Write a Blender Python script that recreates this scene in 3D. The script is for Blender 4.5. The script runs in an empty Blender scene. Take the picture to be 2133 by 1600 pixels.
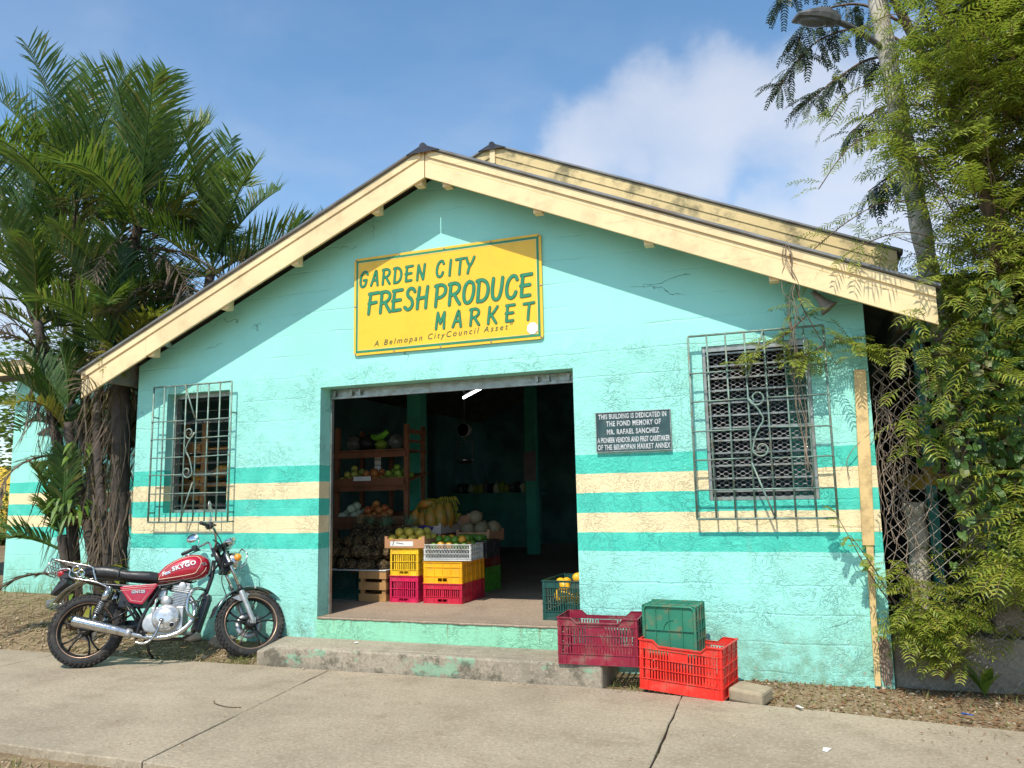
import bpy, bmesh, math, random
from math import sin, cos, pi, radians, sqrt, atan2
from mathutils import Vector, Matrix, Quaternion, noise as mnoise
random.seed(11)
R = random.random
def U(a, b): return a + (b - a) * R()
scene = bpy.context.scene
COL = scene.collection

# ------------------------------------------------------------------ camera
cam_d = bpy.data.cameras.new("camera"); cam = bpy.data.objects.new("camera", cam_d); COL.objects.link(cam)
_y, _p, _r = radians(20.255), radians(8.151), radians(-1.117)
_f = Vector((-sin(_y) * cos(_p), cos(_y) * cos(_p), sin(_p)))
_rt = Vector((cos(_y), sin(_y), 0)); _up = _rt.cross(_f)
_rt2 = cos(_r) * _rt + sin(_r) * _up; _up2 = -sin(_r) * _rt + cos(_r) * _up
cam.matrix_world = Matrix(((_rt2.x, _up2.x, -_f.x, 0.0), (_rt2.y, _up2.y, -_f.y, -6.1), (_rt2.z, _up2.z, -_f.z, 1.3695), (0, 0, 0, 1)))
cam_d.sensor_fit = 'HORIZONTAL'; cam_d.sensor_width = 36.0; cam_d.lens = 1619.1 / 2133 * 36.0
cam_d.clip_start = 0.05; cam_d.clip_end = 2000
scene.camera = cam

# ------------------------------------------------------------------ light
SUN_DIR = Vector((0.03, 1.0, -1.38)).normalized()
sl = bpy.data.lights.new("sun", 'SUN'); sl.energy = 3.7; sl.angle = radians(0.53); sl.color = (1.0, 0.95, 0.86)
so = bpy.data.objects.new("sun", sl); COL.objects.link(so); so.rotation_euler = SUN_DIR.to_track_quat('-Z', 'Y').to_euler()
so.location = (-1, -20, 30)
vs = scene.view_settings; vs.view_transform = 'Standard'; vs.look = 'None'; vs.exposure = 0.36; vs.gamma = 1.0
scene.cycles.use_denoising = True
scene.cycles.max_bounces = 8; scene.cycles.transparent_max_bounces = 12

w = bpy.data.worlds.new("World"); scene.world = w; w.use_nodes = True
nt = w.node_tree; N = nt.nodes; L = nt.links; N.clear()
def wn(t, **k):
    n = N.new(t)
    for a, b in k.items(): setattr(n, a, b)
    return n
sky = wn('ShaderNodeTexSky'); sky.sky_type = 'NISHITA'; sky.sun_disc = False
sky.sun_elevation = radians(54.1); sky.sun_rotation = radians(180 + 1.7)
sky.altitude = 60; sky.air_density = 1.0; sky.dust_density = 0.45; sky.ozone_density = 3.0
tc = wn('ShaderNodeTexCoord')
def wmath(op, a, b=None, c=None):
    n = wn('ShaderNodeMath', operation=op)
    for i, v in enumerate((a, b, c)):
        if v is None: continue
        if isinstance(v, (int, float)): n.inputs[i].default_value = v
        else: L.new(v, n.inputs[i])
    return n.outputs[0]
hs = wn('ShaderNodeHueSaturation'); hs.inputs['Saturation'].default_value = 1.08; hs.inputs['Hue'].default_value = 0.492; hs.inputs['Value'].default_value = 1.12
L.new(sky.outputs[0], hs.inputs['Color'])
mp = wn('ShaderNodeMapping'); mp.inputs['Scale'].default_value = (1.0, 1.0, 2.2); L.new(tc.outputs['Generated'], mp.inputs['Vector'])
cn = wn('ShaderNodeTexNoise'); cn.inputs['Scale'].default_value = 2.6; cn.inputs['Detail'].default_value = 7; cn.inputs['Roughness'].default_value = 0.56
cn.inputs['Distortion'].default_value = 0.25
L.new(mp.outputs[0], cn.inputs['Vector'])
dn = wn('ShaderNodeTexNoise'); dn.inputs['Scale'].default_value = 5.5; dn.inputs['Detail'].default_value = 6; dn.inputs['Roughness'].default_value = 0.6; L.new(tc.outputs['Generated'], dn.inputs['Vector'])
dsub = wn('ShaderNodeVectorMath', operation='SUBTRACT'); L.new(dn.outputs['Color'], dsub.inputs[0]); dsub.inputs[1].default_value = (0.5, 0.5, 0.5)
dsc = wn('ShaderNodeVectorMath', operation='SCALE'); L.new(dsub.outputs[0], dsc.inputs[0]); dsc.inputs['Scale'].default_value = 0.13
dad = wn('ShaderNodeVectorMath', operation='ADD'); L.new(tc.outputs['Generated'], dad.inputs[0]); L.new(dsc.outputs[0], dad.inputs[1])
dnm = wn('ShaderNodeVectorMath', operation='NORMALIZE'); L.new(dad.outputs[0], dnm.inputs[0])
def region(d, inner, outer):
    v = wn('ShaderNodeVectorMath', operation='DOT_PRODUCT'); L.new(dnm.outputs[0], v.inputs[0]); v.inputs[1].default_value = Vector(d).normalized()
    m = wn('ShaderNodeMapRange', interpolation_type='SMOOTHSTEP'); L.new(v.outputs['Value'], m.inputs[0])
    m.inputs[1].default_value = cos(radians(outer)); m.inputs[2].default_value = cos(radians(inner)); return m.outputs[0]
_regs = [region(d, i, o) for d, i, o in (((-0.225, 0.870, 0.425), 0.3, 5), ((-0.15, 0.884, 0.438), 0.8, 6), ((-0.06, 0.893, 0.44), 1, 6.5), ((0.03, 0.903, 0.425), 1, 7), ((0.12, 0.91, 0.40), 1, 7.5), ((-0.10, 0.913, 0.395), 0.5, 5), ((-0.02, 0.946, 0.322), 0.3, 4.5), ((0.06, 0.947, 0.315), 0.6, 6), ((0.16, 0.938, 0.31), 1, 8), ((0.26, 0.905, 0.34), 2, 10), ((-0.775, 0.58, 0.21), 2, 11))]
acc = _regs[0]
for q in _regs[1:]: acc = wmath('SMOOTH_MAX', acc, q, 0.35)
# a thinner band between the two cloud banks
gapm = region((-0.02, 0.925, 0.375), 0.3, 4); acc = wmath('SUBTRACT', acc, wmath('MULTIPLY', gapm, 0.25))
dens = wmath('ADD', wmath('MULTIPLY', acc, 0.62), wmath('MULTIPLY', cn.outputs['Fac'], 0.85))
cm = wn('ShaderNodeMapRange', interpolation_type='SMOOTHSTEP'); L.new(dens, cm.inputs[0]); cm.inputs[1].default_value = 0.46; cm.inputs[2].default_value = 1.26
cm.inputs[4].default_value = 0.76
mx = wn('ShaderNodeMix', data_type='RGBA'); L.new(cm.outputs[0], mx.inputs[0]); L.new(hs.outputs[0], mx.inputs[6]); mx.inputs[7].default_value = (4.5, 4.6, 5.0, 1)
bg = wn('ShaderNodeBackground'); bg.inputs[1].default_value = 0.15; L.new(mx.outputs[2], bg.inputs[0])
wo = wn('ShaderNodeOutputWorld'); L.new(bg.outputs[0], wo.inputs[0])

# ------------------------------------------------------------------ object helpers
def tag(o, label=None, cat=None, group=None, kind=None):
    if label: o['label'] = label
    if cat: o['category'] = cat
    if group: o['group'] = group
    if kind: o['kind'] = kind
    return o
def thing(name, label, cat, loc=(0, 0, 0), rz=0.0, group=None, kind=None):
    o = bpy.data.objects.new(name, None); COL.objects.link(o); o.empty_display_size = 0.1
    o.location = loc; o.rotation_euler = (0, 0, rz); return tag(o, label, cat, group, kind)
class MB:
    def __init__(s): s.v = []; s.f = []; s.sm = []
    def add(s, vs, fs, M=None, smooth=False):
        b = len(s.v)
        s.v += [tuple(M @ Vector(p)) for p in vs] if M is not None else [tuple(p) for p in vs]
        s.f += [tuple(b + i for i in f) for f in fs]; s.sm += [smooth] * len(fs); return s
    def box(s, c, d, M=None, tilt=None):
        x, y, z = d[0] / 2, d[1] / 2, d[2] / 2
        vs = [(-x, -y, -z), (x, -y, -z), (x, y, -z), (-x, y, -z), (-x, -y, z), (x, -y, z), (x, y, z), (-x, y, z)]
        T = Matrix.Translation(c)
        if tilt is not None: T = T @ tilt
        if M is not None: T = M @ T
        return s.add(vs, [(0, 3, 2, 1), (4, 5, 6, 7), (0, 1, 5, 4), (1, 2, 6, 5), (2, 3, 7, 6), (3, 0, 4, 7)], T)
    def bb(s, x0, x1, y0, y1, z0, z1, M=None): return s.box(((x0 + x1) / 2, (y0 + y1) / 2, (z0 + z1) / 2), (x1 - x0, y1 - y0, z1 - z0), M)
    def tube(s, pts, r, n=8, M=None, cap=True, closed=False, smooth=True):
        P = [Vector(p) for p in pts]; m = len(P)
        rs = r if isinstance(r, (list, tuple)) else [r] * m
        vs = []; fs = []; prev = None
        for i in range(m):
            if closed: t = P[(i + 1) % m] - P[i - 1]
            else: t = P[min(i + 1, m - 1)] - P[max(i - 1, 0)]
            if t.length < 1e-9: t = Vector((0, 0, 1))
            t.normalize()
            if prev is None:
                a = Vector((0, 0, 1)) if abs(t.z) < 0.9 else Vector((1, 0, 0)); u = t.cross(a).normalized()
            else:
                u = prev - t * prev.dot(t)
                u = u.normalized() if u.length > 1e-6 else t.orthogonal().normalized()
            prev = u; q = t.cross(u)
            for k in range(n):
                a = 2 * pi * k / n; vs.append(P[i] + (u * cos(a) + q * sin(a)) * rs[i])
        for i in range(m if closed else m - 1):
            j = (i + 1) % m
            for k in range(n):
                l = (k + 1) % n; fs.append((i * n + k, i * n + l, j * n + l, j * n + k))
        if cap and not closed: fs.append(tuple(range(n - 1, -1, -1))); fs.append(tuple((m - 1) * n + k for k in range(n)))
        return s.add(vs, fs, M, smooth)
    def lathe(s, prof, n=24, M=None, axis='z', smooth=True, closed=False):
        vs = []; fs = []; m = len(prof)
        for (r, h) in prof:
            for k in range(n):
                a = 2 * pi * k / n; c, d = r * cos(a), r * sin(a)
                vs.append((c, d, h) if axis == 'z' else (c, h, d) if axis == 'y' else (h, c, d))
        for i in range(m if closed else m - 1):
            j = (i + 1) % m
            for k in range(n):
                l = (k + 1) % n; fs.append((i * n + k, i * n + l, j * n + l, j * n + k))
        if not closed:
            if prof[0][0] > 1e-6: fs.append(tuple(range(n - 1, -1, -1)))
            if prof[-1][0] > 1e-6: fs.append(tuple((m - 1) * n + k for k in range(n)))
        return s.add(vs, fs, M, smooth)
    def ball(s, c, r, nu=12, nv=8, M=None, fn=None):
        r = r if isinstance(r, (tuple, list)) else (r, r, r)
        vs = [(0, 0, -1)]; fs = []
        for j in range(1, nv):
            b = -pi / 2 + pi * j / nv
            for i in range(nu):
                a = 2 * pi * i / nu; vs.append((cos(a) * cos(b), sin(a) * cos(b), sin(b)))
        vs.append((0, 0, 1)); last = len(vs) - 1
        if fn: vs = [fn(Vector(p)) for p in vs]
        vs = [(c[0] + p[0] * r[0], c[1] + p[1] * r[1], c[2] + p[2] * r[2]) for p in vs]
        for i in range(nu):
            k = (i + 1) % nu; fs.append((0, 1 + k, 1 + i)); fs.append((last, last - nu + i, last - nu + k))
            for j in range(nv - 2):
                p = 1 + j * nu; fs.append((p + i, p + k, p + nu + k, p + nu + i))
        return s.add(vs, fs, M, True)
    def prism(s, poly, y0, y1, M=None, plane='xz'):
        n = len(poly); vs = []
        for yy in (y0, y1):
            for (a, b) in poly: vs.append((a, yy, b) if plane == 'xz' else (a, b, yy) if plane == 'xy' else (yy, a, b))
        fs = [tuple(range(n)), tuple(range(2 * n - 1, n - 1, -1))] + [(i, n + i, n + (i + 1) % n, (i + 1) % n) for i in range(n)]
        return s.add(vs, fs, M)
    def loft(s, rings, M=None, cap=True, smooth=True):
        n = len(rings[0]); vs = [p for r in rings for p in r]; fs = []
        for i in range(len(rings) - 1):
            for k in range(n):
                l = (k + 1) % n; fs.append((i * n + k, i * n + l, (i + 1) * n + l, (i + 1) * n + k))
        if cap: fs.append(tuple(range(n - 1, -1, -1))); fs.append(tuple((len(rings) - 1) * n + k for k in range(n)))
        return s.add(vs, fs, M, smooth)
    def strip(s, pts, w, side, M=None):
        vs = []; n = len(pts)
        for i, p in enumerate(pts):
            ww = w[i] if isinstance(w, (list, tuple)) else w; sd = side[i] if isinstance(side, list) else side
            vs.append(Vector(p) - sd * ww / 2); vs.append(Vector(p) + sd * ww / 2)
        return s.add(vs, [(2 * i, 2 * i + 1, 2 * i + 3, 2 * i + 2) for i in range(n - 1)], M, False)
    def build(s, name, m, parent=None, fix=True, bevel=0, off=None, world=False):
        me = bpy.data.meshes.new(name); vv = s.v
        if world and parent is not None:
            T = Matrix.Translation(-Vector(root_loc(parent))); vv = [tuple(T @ Vector(p)) for p in vv]
        me.from_pydata(vv, [], s.f); me.polygons.foreach_set('use_smooth', s.sm)
        if fix:
            b = bmesh.new(); b.from_mesh(me); bmesh.ops.recalc_face_normals(b, faces=b.faces); b.to_mesh(me); b.free()
        me.update(); me.materials.append(m)
        o = bpy.data.objects.new(name, me); COL.objects.link(o)
        if parent is not None: o.parent = parent
        if bevel:
            md = o.modifiers.new('bevel', 'BEVEL'); md.width = bevel; md.segments = 2; md.limit_method = 'ANGLE'; md.angle_limit = radians(40)
        return o
def root_loc(o):
    while o.parent is not None: o = o.parent
    return o.location
def copy_tree(o, parent=None):
    c = o.copy(); COL.objects.link(c)
    if parent is not None: c.parent = parent
    for ch in list(o.children): copy_tree(ch, c)
    return c
def fill(pts, k=6):                                                  # smooth a polyline (Catmull-Rom)
    P = [Vector(p) for p in pts]; out = []
    for i in range(len(P) - 1):
        a, b, c, d = P[max(i - 1, 0)], P[i], P[i + 1], P[min(i + 2, len(P) - 1)]
        for j in range(k):
            t = j / k; out.append(0.5 * ((2 * b) + (c - a) * t + (2 * a - 5 * b + 4 * c - d) * t * t + (3 * b - a - 3 * c + d) * t ** 3))
    return out + [P[-1]]
def text_mesh(name, s, size, m, parent, M, sx=1.0, spacing=1.0, shear=0.0, ext=0.0, align='LEFT', weight=0.0):
    cu = bpy.data.curves.new(name, 'FONT'); cu.body = s; cu.size = size; cu.space_character = spacing; cu.shear = shear; cu.align_x = align
    cu.extrude = ext; cu.offset = weight; cu.resolution_u = 3
    t = bpy.data.objects.new(name, cu); COL.objects.link(t); bpy.context.view_layer.update()
    me = bpy.data.meshes.new_from_object(t.evaluated_get(bpy.context.evaluated_depsgraph_get()))
    bpy.data.objects.remove(t); bpy.data.curves.remove(cu)
    me.transform(M @ Matrix.Diagonal((sx, 1, 1, 1))); me.materials.clear(); me.materials.append(m); me.name = name
    o = bpy.data.objects.new(name, me); COL.objects.link(o); o.parent = parent; return o
def clean_rot(a, axis): return Matrix.Rotation(a, 4, axis)

# ------------------------------------------------------------------ materials
class NT:
    def __init__(s, name):
        s.m = bpy.data.materials.new(name); s.m.use_nodes = True; s.t = s.m.node_tree; s.N = s.t.nodes; s.L = s.t.links
        s.b = s.N['Principled BSDF']; s.out = s.N['Material Output']; s.tc = s.N.new('ShaderNodeTexCoord').outputs['Object']
    def lk(s, a, inp):
        if isinstance(a, (int, float)): inp.default_value = a
        elif isinstance(a, (tuple, list)): inp.default_value = tuple(a) + ((1,) if len(a) == 3 and inp.type == 'RGBA' else ())
        else: s.L.new(a, inp)
    def noise(s, scale, detail=4, rough=0.55, dist=0.0, vec=None, out='Fac'):
        n = s.N.new('ShaderNodeTexNoise'); n.inputs['Scale'].default_value = scale; n.inputs['Detail'].default_value = detail
        n.inputs['Roughness'].default_value = rough; n.inputs['Distortion'].default_value = dist; s.L.new(vec or s.tc, n.inputs['Vector']); return n.outputs[out]
    def vor(s, scale, feat='F1', vec=None, out='Distance'):
        n = s.N.new('ShaderNodeTexVoronoi'); n.feature = feat; n.inputs['Scale'].default_value = scale; s.L.new(vec or s.tc, n.inputs['Vector']); return n.outputs[out]
    def mp(s, scale=(1, 1, 1), rot=(0, 0, 0), loc=(0, 0, 0)):
        n = s.N.new('ShaderNodeMapping'); n.inputs['Scale'].default_value = scale; n.inputs['Rotation'].default_value = rot; n.inputs['Location'].default_value = loc
        s.L.new(s.tc, n.inputs['Vector']); return n.outputs[0]
    def math(s, op, a, b=None, c=None, clamp=False):
        n = s.N.new('ShaderNodeMath'); n.operation = op; n.use_clamp = clamp
        for i, v in enumerate((a, b, c)):
            if v is not None: s.lk(v, n.inputs[i])
        return n.outputs[0]
    def rng(s, v, a, b, c=0.0, d=1.0, smooth=True):
        n = s.N.new('ShaderNodeMapRange'); n.interpolation_type = 'SMOOTHSTEP' if smooth else 'LINEAR'; s.lk(v, n.inputs[0])
        for i, q in enumerate((a, b, c, d)): n.inputs[i + 1].default_value = q
        return n.outputs[0]
    def mix(s, f, a, b, mode='MIX'):
        n = s.N.new('ShaderNodeMix'); n.data_type = 'RGBA'; n.blend_type = mode; n.clamp_factor = True
        s.lk(f, n.inputs[0]); s.lk(a, n.inputs[6]); s.lk(b, n.inputs[7]); return n.outputs[2]
    def sep(s, v=None):
        n = s.N.new('ShaderNodeSeparateXYZ'); s.L.new(v or s.tc, n.inputs[0]); return n.outputs
    def bump(s, h, strength=0.3, dist=0.01, nrm=None):
        n = s.N.new('ShaderNodeBump'); n.inputs['Strength'].default_value = strength; n.inputs['Distance'].default_value = dist
        s.lk(h, n.inputs['Height']);
        if nrm is not None: s.L.new(nrm, n.inputs['Normal'])
        return n.outputs[0]
    def fin(s, col, rough=0.6, nrm=None, metal=0.0, spec=0.5, coat=0.0):
        s.lk(col, s.b.inputs['Base Color']); s.lk(rough, s.b.inputs['Roughness']); s.b.inputs['Metallic'].default_value = metal
        s.b.inputs['Specular IOR Level'].default_value = spec; s.b.inputs['Coat Weight'].default_value = coat; s.b.inputs['Coat Roughness'].default_value = 0.05
        if nrm is not None: s.L.new(nrm, s.b.inputs['Normal'])
        return s.m
def sc(c, k): return tuple(min(1, x * k) for x in c)
def simple(name, col, rough=0.5, metal=0.0, var=0.15, vs=6.0, bump=0.0, bs=60.0, dirt=None, dk=0.5, ds=5.0, coat=0.0, spec=0.5):
    t = NT(name); c = t.mix(t.rng(t.noise(vs, 5), 0.3, 0.7), sc(col, 1 - var), sc(col, 1 + var))
    if dirt: c = t.mix(t.math('MULTIPLY', t.rng(t.noise(ds, 8, 0.65), 0.48, 0.68), dk), c, dirt)
    r = t.rng(t.noise(vs * 3, 4), 0.3, 0.7, max(0.02, rough - 0.08), rough + 0.1)
    return t.fin(c, r, t.bump(t.noise(bs, 6), bump, 0.004) if bump else None, metal, spec, coat)

MINT = (0.335, 0.765, 0.645); GREEN = (0.075, 0.61, 0.465); CREAM = (0.90, 0.745, 0.43)
def stucco(name, base=0.03, stripes=True, rough_to=2.62, sill=False):
    t = NT(name); x, y, z = t.sep()
    zz = t.math('ADD', z, t.math('MULTIPLY', t.math('SUBTRACT', t.noise(2.2, 5), 0.5), 0.02))
    zz = t.math('ADD', zz, t.math('MULTIPLY', t.math('SUBTRACT', t.noise(28, 4), 0.5), 0.012))
    big = t.noise(0.9, 5); c = t.mix(t.rng(big, 0.3, 0.7), sc(MINT, 0.93), sc(MINT, 1.06))
    c = t.mix(t.math('MULTIPLY', t.rng(t.noise(7, 7, 0.65, 0.5), 0.52, 0.72), 0.16), c, (0.46, 0.84, 0.72))
    if stripes:
        patch = t.rng(t.noise(5, 7, 0.65), 0.35, 0.75)
        g = t.mix(patch, sc(GREEN, 0.9), (0.10, 0.66, 0.5)); ye = t.mix(patch, sc(CREAM, 0.92), (0.9, 0.72, 0.42))
        ye = t.mix(t.math('MULTIPLY', t.rng(t.noise(14, 6, 0.7), 0.58, 0.76), 0.22), ye, (0.66, 0.50, 0.27))
        edges = [0.922, 1.067, 1.221, 1.377, 1.528, 1.680]
        for i in range(5):
            inb = t.math('MULTIPLY', t.math('GREATER_THAN', zz, edges[i]), t.math('LESS_THAN', zz, edges[i + 1]))
            c = t.mix(inb, c, g if i % 2 == 0 else ye)
    # damp and mould near the ground, paint lost in spots, hairline cracks
    low = t.rng(t.math('ADD', z, t.math('MULTIPLY', t.noise(1.7, 6, 0.6), 0.75)), base + 0.35, base + 1.05, 1.0, 0.0)
    c = t.mix(t.math('MULTIPLY', low, t.rng(t.noise(9, 8, 0.7), 0.36, 0.64, 0.12, 0.85)), c, (0.19, 0.36, 0.24))
    c = t.mix(t.math('MULTIPLY', low, t.rng(t.noise(16, 6, 0.7, vec=t.mp((1, 1, 1), loc=(5, 3, 1))), 0.6, 0.66, 0, 0.85)), c, (0.42, 0.38, 0.29))
    c = t.mix(t.math('MULTIPLY', t.rng(t.noise(3.1, 6, 0.7, vec=t.mp((1, 1, 1), loc=(9, 2, 4))), 0.55, 0.8), 0.22), c, (0.42, 0.62, 0.50))
    speck = t.rng(t.vor(7.5, vec=t.mp((1, 1, 1), loc=(3, 7, 2))), 0.0, 0.035, 1, 0)
    c = t.mix(t.math('MULTIPLY', speck, t.rng(t.noise(1.3, 2), 0.5, 0.6)), c, (0.10, 0.16, 0.14))
    if sill:                                                         # greener paint and rusty drips on the door sill, dull wash under the windows
        inx = t.math('MULTIPLY', t.math('MULTIPLY', t.rng(x, -1.26, -1.20), t.rng(x, 1.19, 1.25, 1, 0)), t.rng(z, 0.325, 0.34, 1, 0))
        c = t.mix(t.math('MULTIPLY', inx, 0.8), c, (0.27, 0.62, 0.37))
        dr = t.rng(t.noise(1.0, 6, 0.7, vec=t.mp((26, 1, 1.2))), 0.55, 0.68); c = t.mix(t.math('MULTIPLY', t.math('MULTIPLY', inx, dr), t.rng(z, 0.16, 0.33, 0.1, 0.75)), c, (0.22, 0.15, 0.06))
    streak = t.math('MULTIPLY', t.rng(t.noise(1.0, 5, 0.65, vec=t.mp((9, 1, 0.5))), 0.55, 0.75), t.rng(t.noise(0.8, 3, vec=t.mp((1, 1, 1), loc=(2, 9, 5))), 0.45, 0.65))
    c = t.mix(t.math('MULTIPLY', streak, 0.28), c, (0.24, 0.42, 0.33))
    crv = t.N.new('ShaderNodeVectorMath'); crv.operation = 'ADD'; t.L.new(t.mp((0.35, 1, 1.5)), crv.inputs[0])
    crn = t.N.new('ShaderNodeVectorMath'); crn.operation = 'SCALE'; t.L.new(t.noise(5, 5, out='Color'), crn.inputs[0]); crn.inputs['Scale'].default_value = 0.22; t.L.new(crn.outputs[0], crv.inputs[1])
    crack = t.rng(t.vor(0.62, 'DISTANCE_TO_EDGE', crv.outputs[0]), 0.0, 0.0022, 1, 0)
    crack = t.math('MULTIPLY', crack, t.rng(t.noise(1.3, 3, vec=t.mp((1, 1, 1), loc=(1, 1, 8))), 0.57, 0.62))
    c = t.mix(t.math('MULTIPLY', crack, 0.55), c, (0.10, 0.17, 0.14))
    # trowelled plaster: short curved ridges, only where the wall was roughcast
    vdist = t.N.new('ShaderNodeVectorMath'); vdist.operation = 'ADD'; t.L.new(t.mp((1.0, 1, 1.25)), vdist.inputs[0])
    vd2 = t.N.new('ShaderNodeVectorMath'); vd2.operation = 'SCALE'; t.L.new(t.noise(4, 3, out='Color'), vd2.inputs[0]); vd2.inputs['Scale'].default_value = 0.5; t.L.new(vd2.outputs[0], vdist.inputs[1])
    n1 = t.noise(12.5, 3, 0.55, 1.0, vec=vdist.outputs[0]); ridge = t.rng(t.math('ABSOLUTE', t.math('SUBTRACT', n1, 0.5)), 0.0, 0.035, 1.0, 0.0)
    n2 = t.noise(30, 4, 0.62, 0.8, vec=vdist.outputs[0])
    rmask = t.rng(t.math('ADD', z, t.math('MULTIPLY', t.noise(1.5, 4), 0.3)), rough_to, rough_to + 0.18, 1.0, 0.06)
    rmask = t.math('MULTIPLY', rmask, t.rng(t.noise(1.6, 3), 0.32, 0.62, 0.25, 1.0))
    h = t.math('MULTIPLY', t.math('ADD', t.math('MULTIPLY', t.math('MULTIPLY', ridge, t.rng(t.noise(2.7, 4, 0.6), 0.38, 0.66)), -1.0), t.math('MULTIPLY', n2, 1.3)), rmask)
    cz = t.math('FRACT', t.math('DIVIDE', t.math('ADD', z, t.math('MULTIPLY', t.noise(3, 5), 0.05)), 0.203)); course = t.math('MULTIPLY', t.rng(t.math('ABSOLUTE', t.math('SUBTRACT', cz, 0.5)), 0.0, 0.05, 1.0, 0.0), t.rng(t.noise(1.1, 4), 0.42, 0.6))
    c = t.mix(t.math('MULTIPLY', course, 0.05), c, (0.15, 0.3, 0.25)); h = t.math('SUBTRACT', h, t.math('MULTIPLY', course, 0.3))
    c = t.mix(t.math('MULTIPLY', t.math('MULTIPLY', ridge, t.math('MULTIPLY', rmask, t.rng(t.noise(2.7, 4, 0.6), 0.4, 0.68))), 0.2), c, (0.16, 0.36, 0.30))
    h = t.math('ADD', h, t.math('MULTIPLY', t.noise(120, 3), 0.12)); h = t.math('SUBTRACT', h, t.math('MULTIPLY', crack, 1.0))
    return t.fin(c, t.rng(t.noise(12, 4), 0.3, 0.7, 0.55, 0.75), t.bump(h, 0.7, 0.013), spec=0.35)
m_wall = stucco('stucco_paint', sill=True)
m_wall_hall = stucco('stucco_paint_hall', base=0.2, rough_to=-1)
def board(name, col, axis_rot=0.0, dirt=(0.30, 0.22, 0.12), dk=0.45):
    t = NT(name); gv = t.mp((0.6, 6, 9), rot=(0, axis_rot, 0))
    c = t.mix(t.rng(t.noise(1.3, 5), 0.3, 0.7), sc(col, 0.9), sc(col, 1.06))
    c = t.mix(t.math('MULTIPLY', t.rng(t.noise(3.2, 8, 0.72), 0.46, 0.66), dk), c, dirt)
    c = t.mix(t.math('MULTIPLY', t.rng(t.noise(5, 6, 0.7, vec=gv), 0.6, 0.7), 0.35), c, sc(dirt, 0.6))
    return t.fin(c, 0.6, t.bump(t.noise(6, 6, 0.6, vec=gv), 0.25, 0.004), spec=0.3)
m_fascia = board('cream_board', (0.86, 0.655, 0.36), 0.41, dk=0.3)
m_fascia_right = board('cream_board_right', (0.86, 0.66, 0.36), -0.41, dk=0.3)
m_fascia_old = board('cream_board_mouldy', (0.70, 0.53, 0.25), -0.41, (0.16, 0.14, 0.07), 0.9)
m_cream_post = board('cream_post_paint', (0.74, 0.52, 0.23), pi / 2, (0.30, 0.2, 0.09), 0.8)
m_roof = simple('zinc_roofing', (0.20, 0.20, 0.195), 0.45, 0.4, 0.3, 3, 0.1, 40, (0.16, 0.09, 0.05), 0.5)
m_ridge = simple('dark_ridge_metal', (0.035, 0.035, 0.04), 0.4, 0.3, 0.3, 5)
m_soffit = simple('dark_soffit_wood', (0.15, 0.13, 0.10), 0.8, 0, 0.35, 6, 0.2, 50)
m_inner = simple('shaded_inner_mint', (0.10, 0.25, 0.24), 0.6, 0, 0.3, 2)  # the wall paint again, with indoor shade put into its colour
m_column = simple('green_column_paint', (0.07, 0.50, 0.35), 0.55, 0, 0.12, 4, 0.05, 80)
m_counter = simple('dark_green_counter', (0.05, 0.25, 0.19), 0.5, 0, 0.2, 3)
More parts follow.
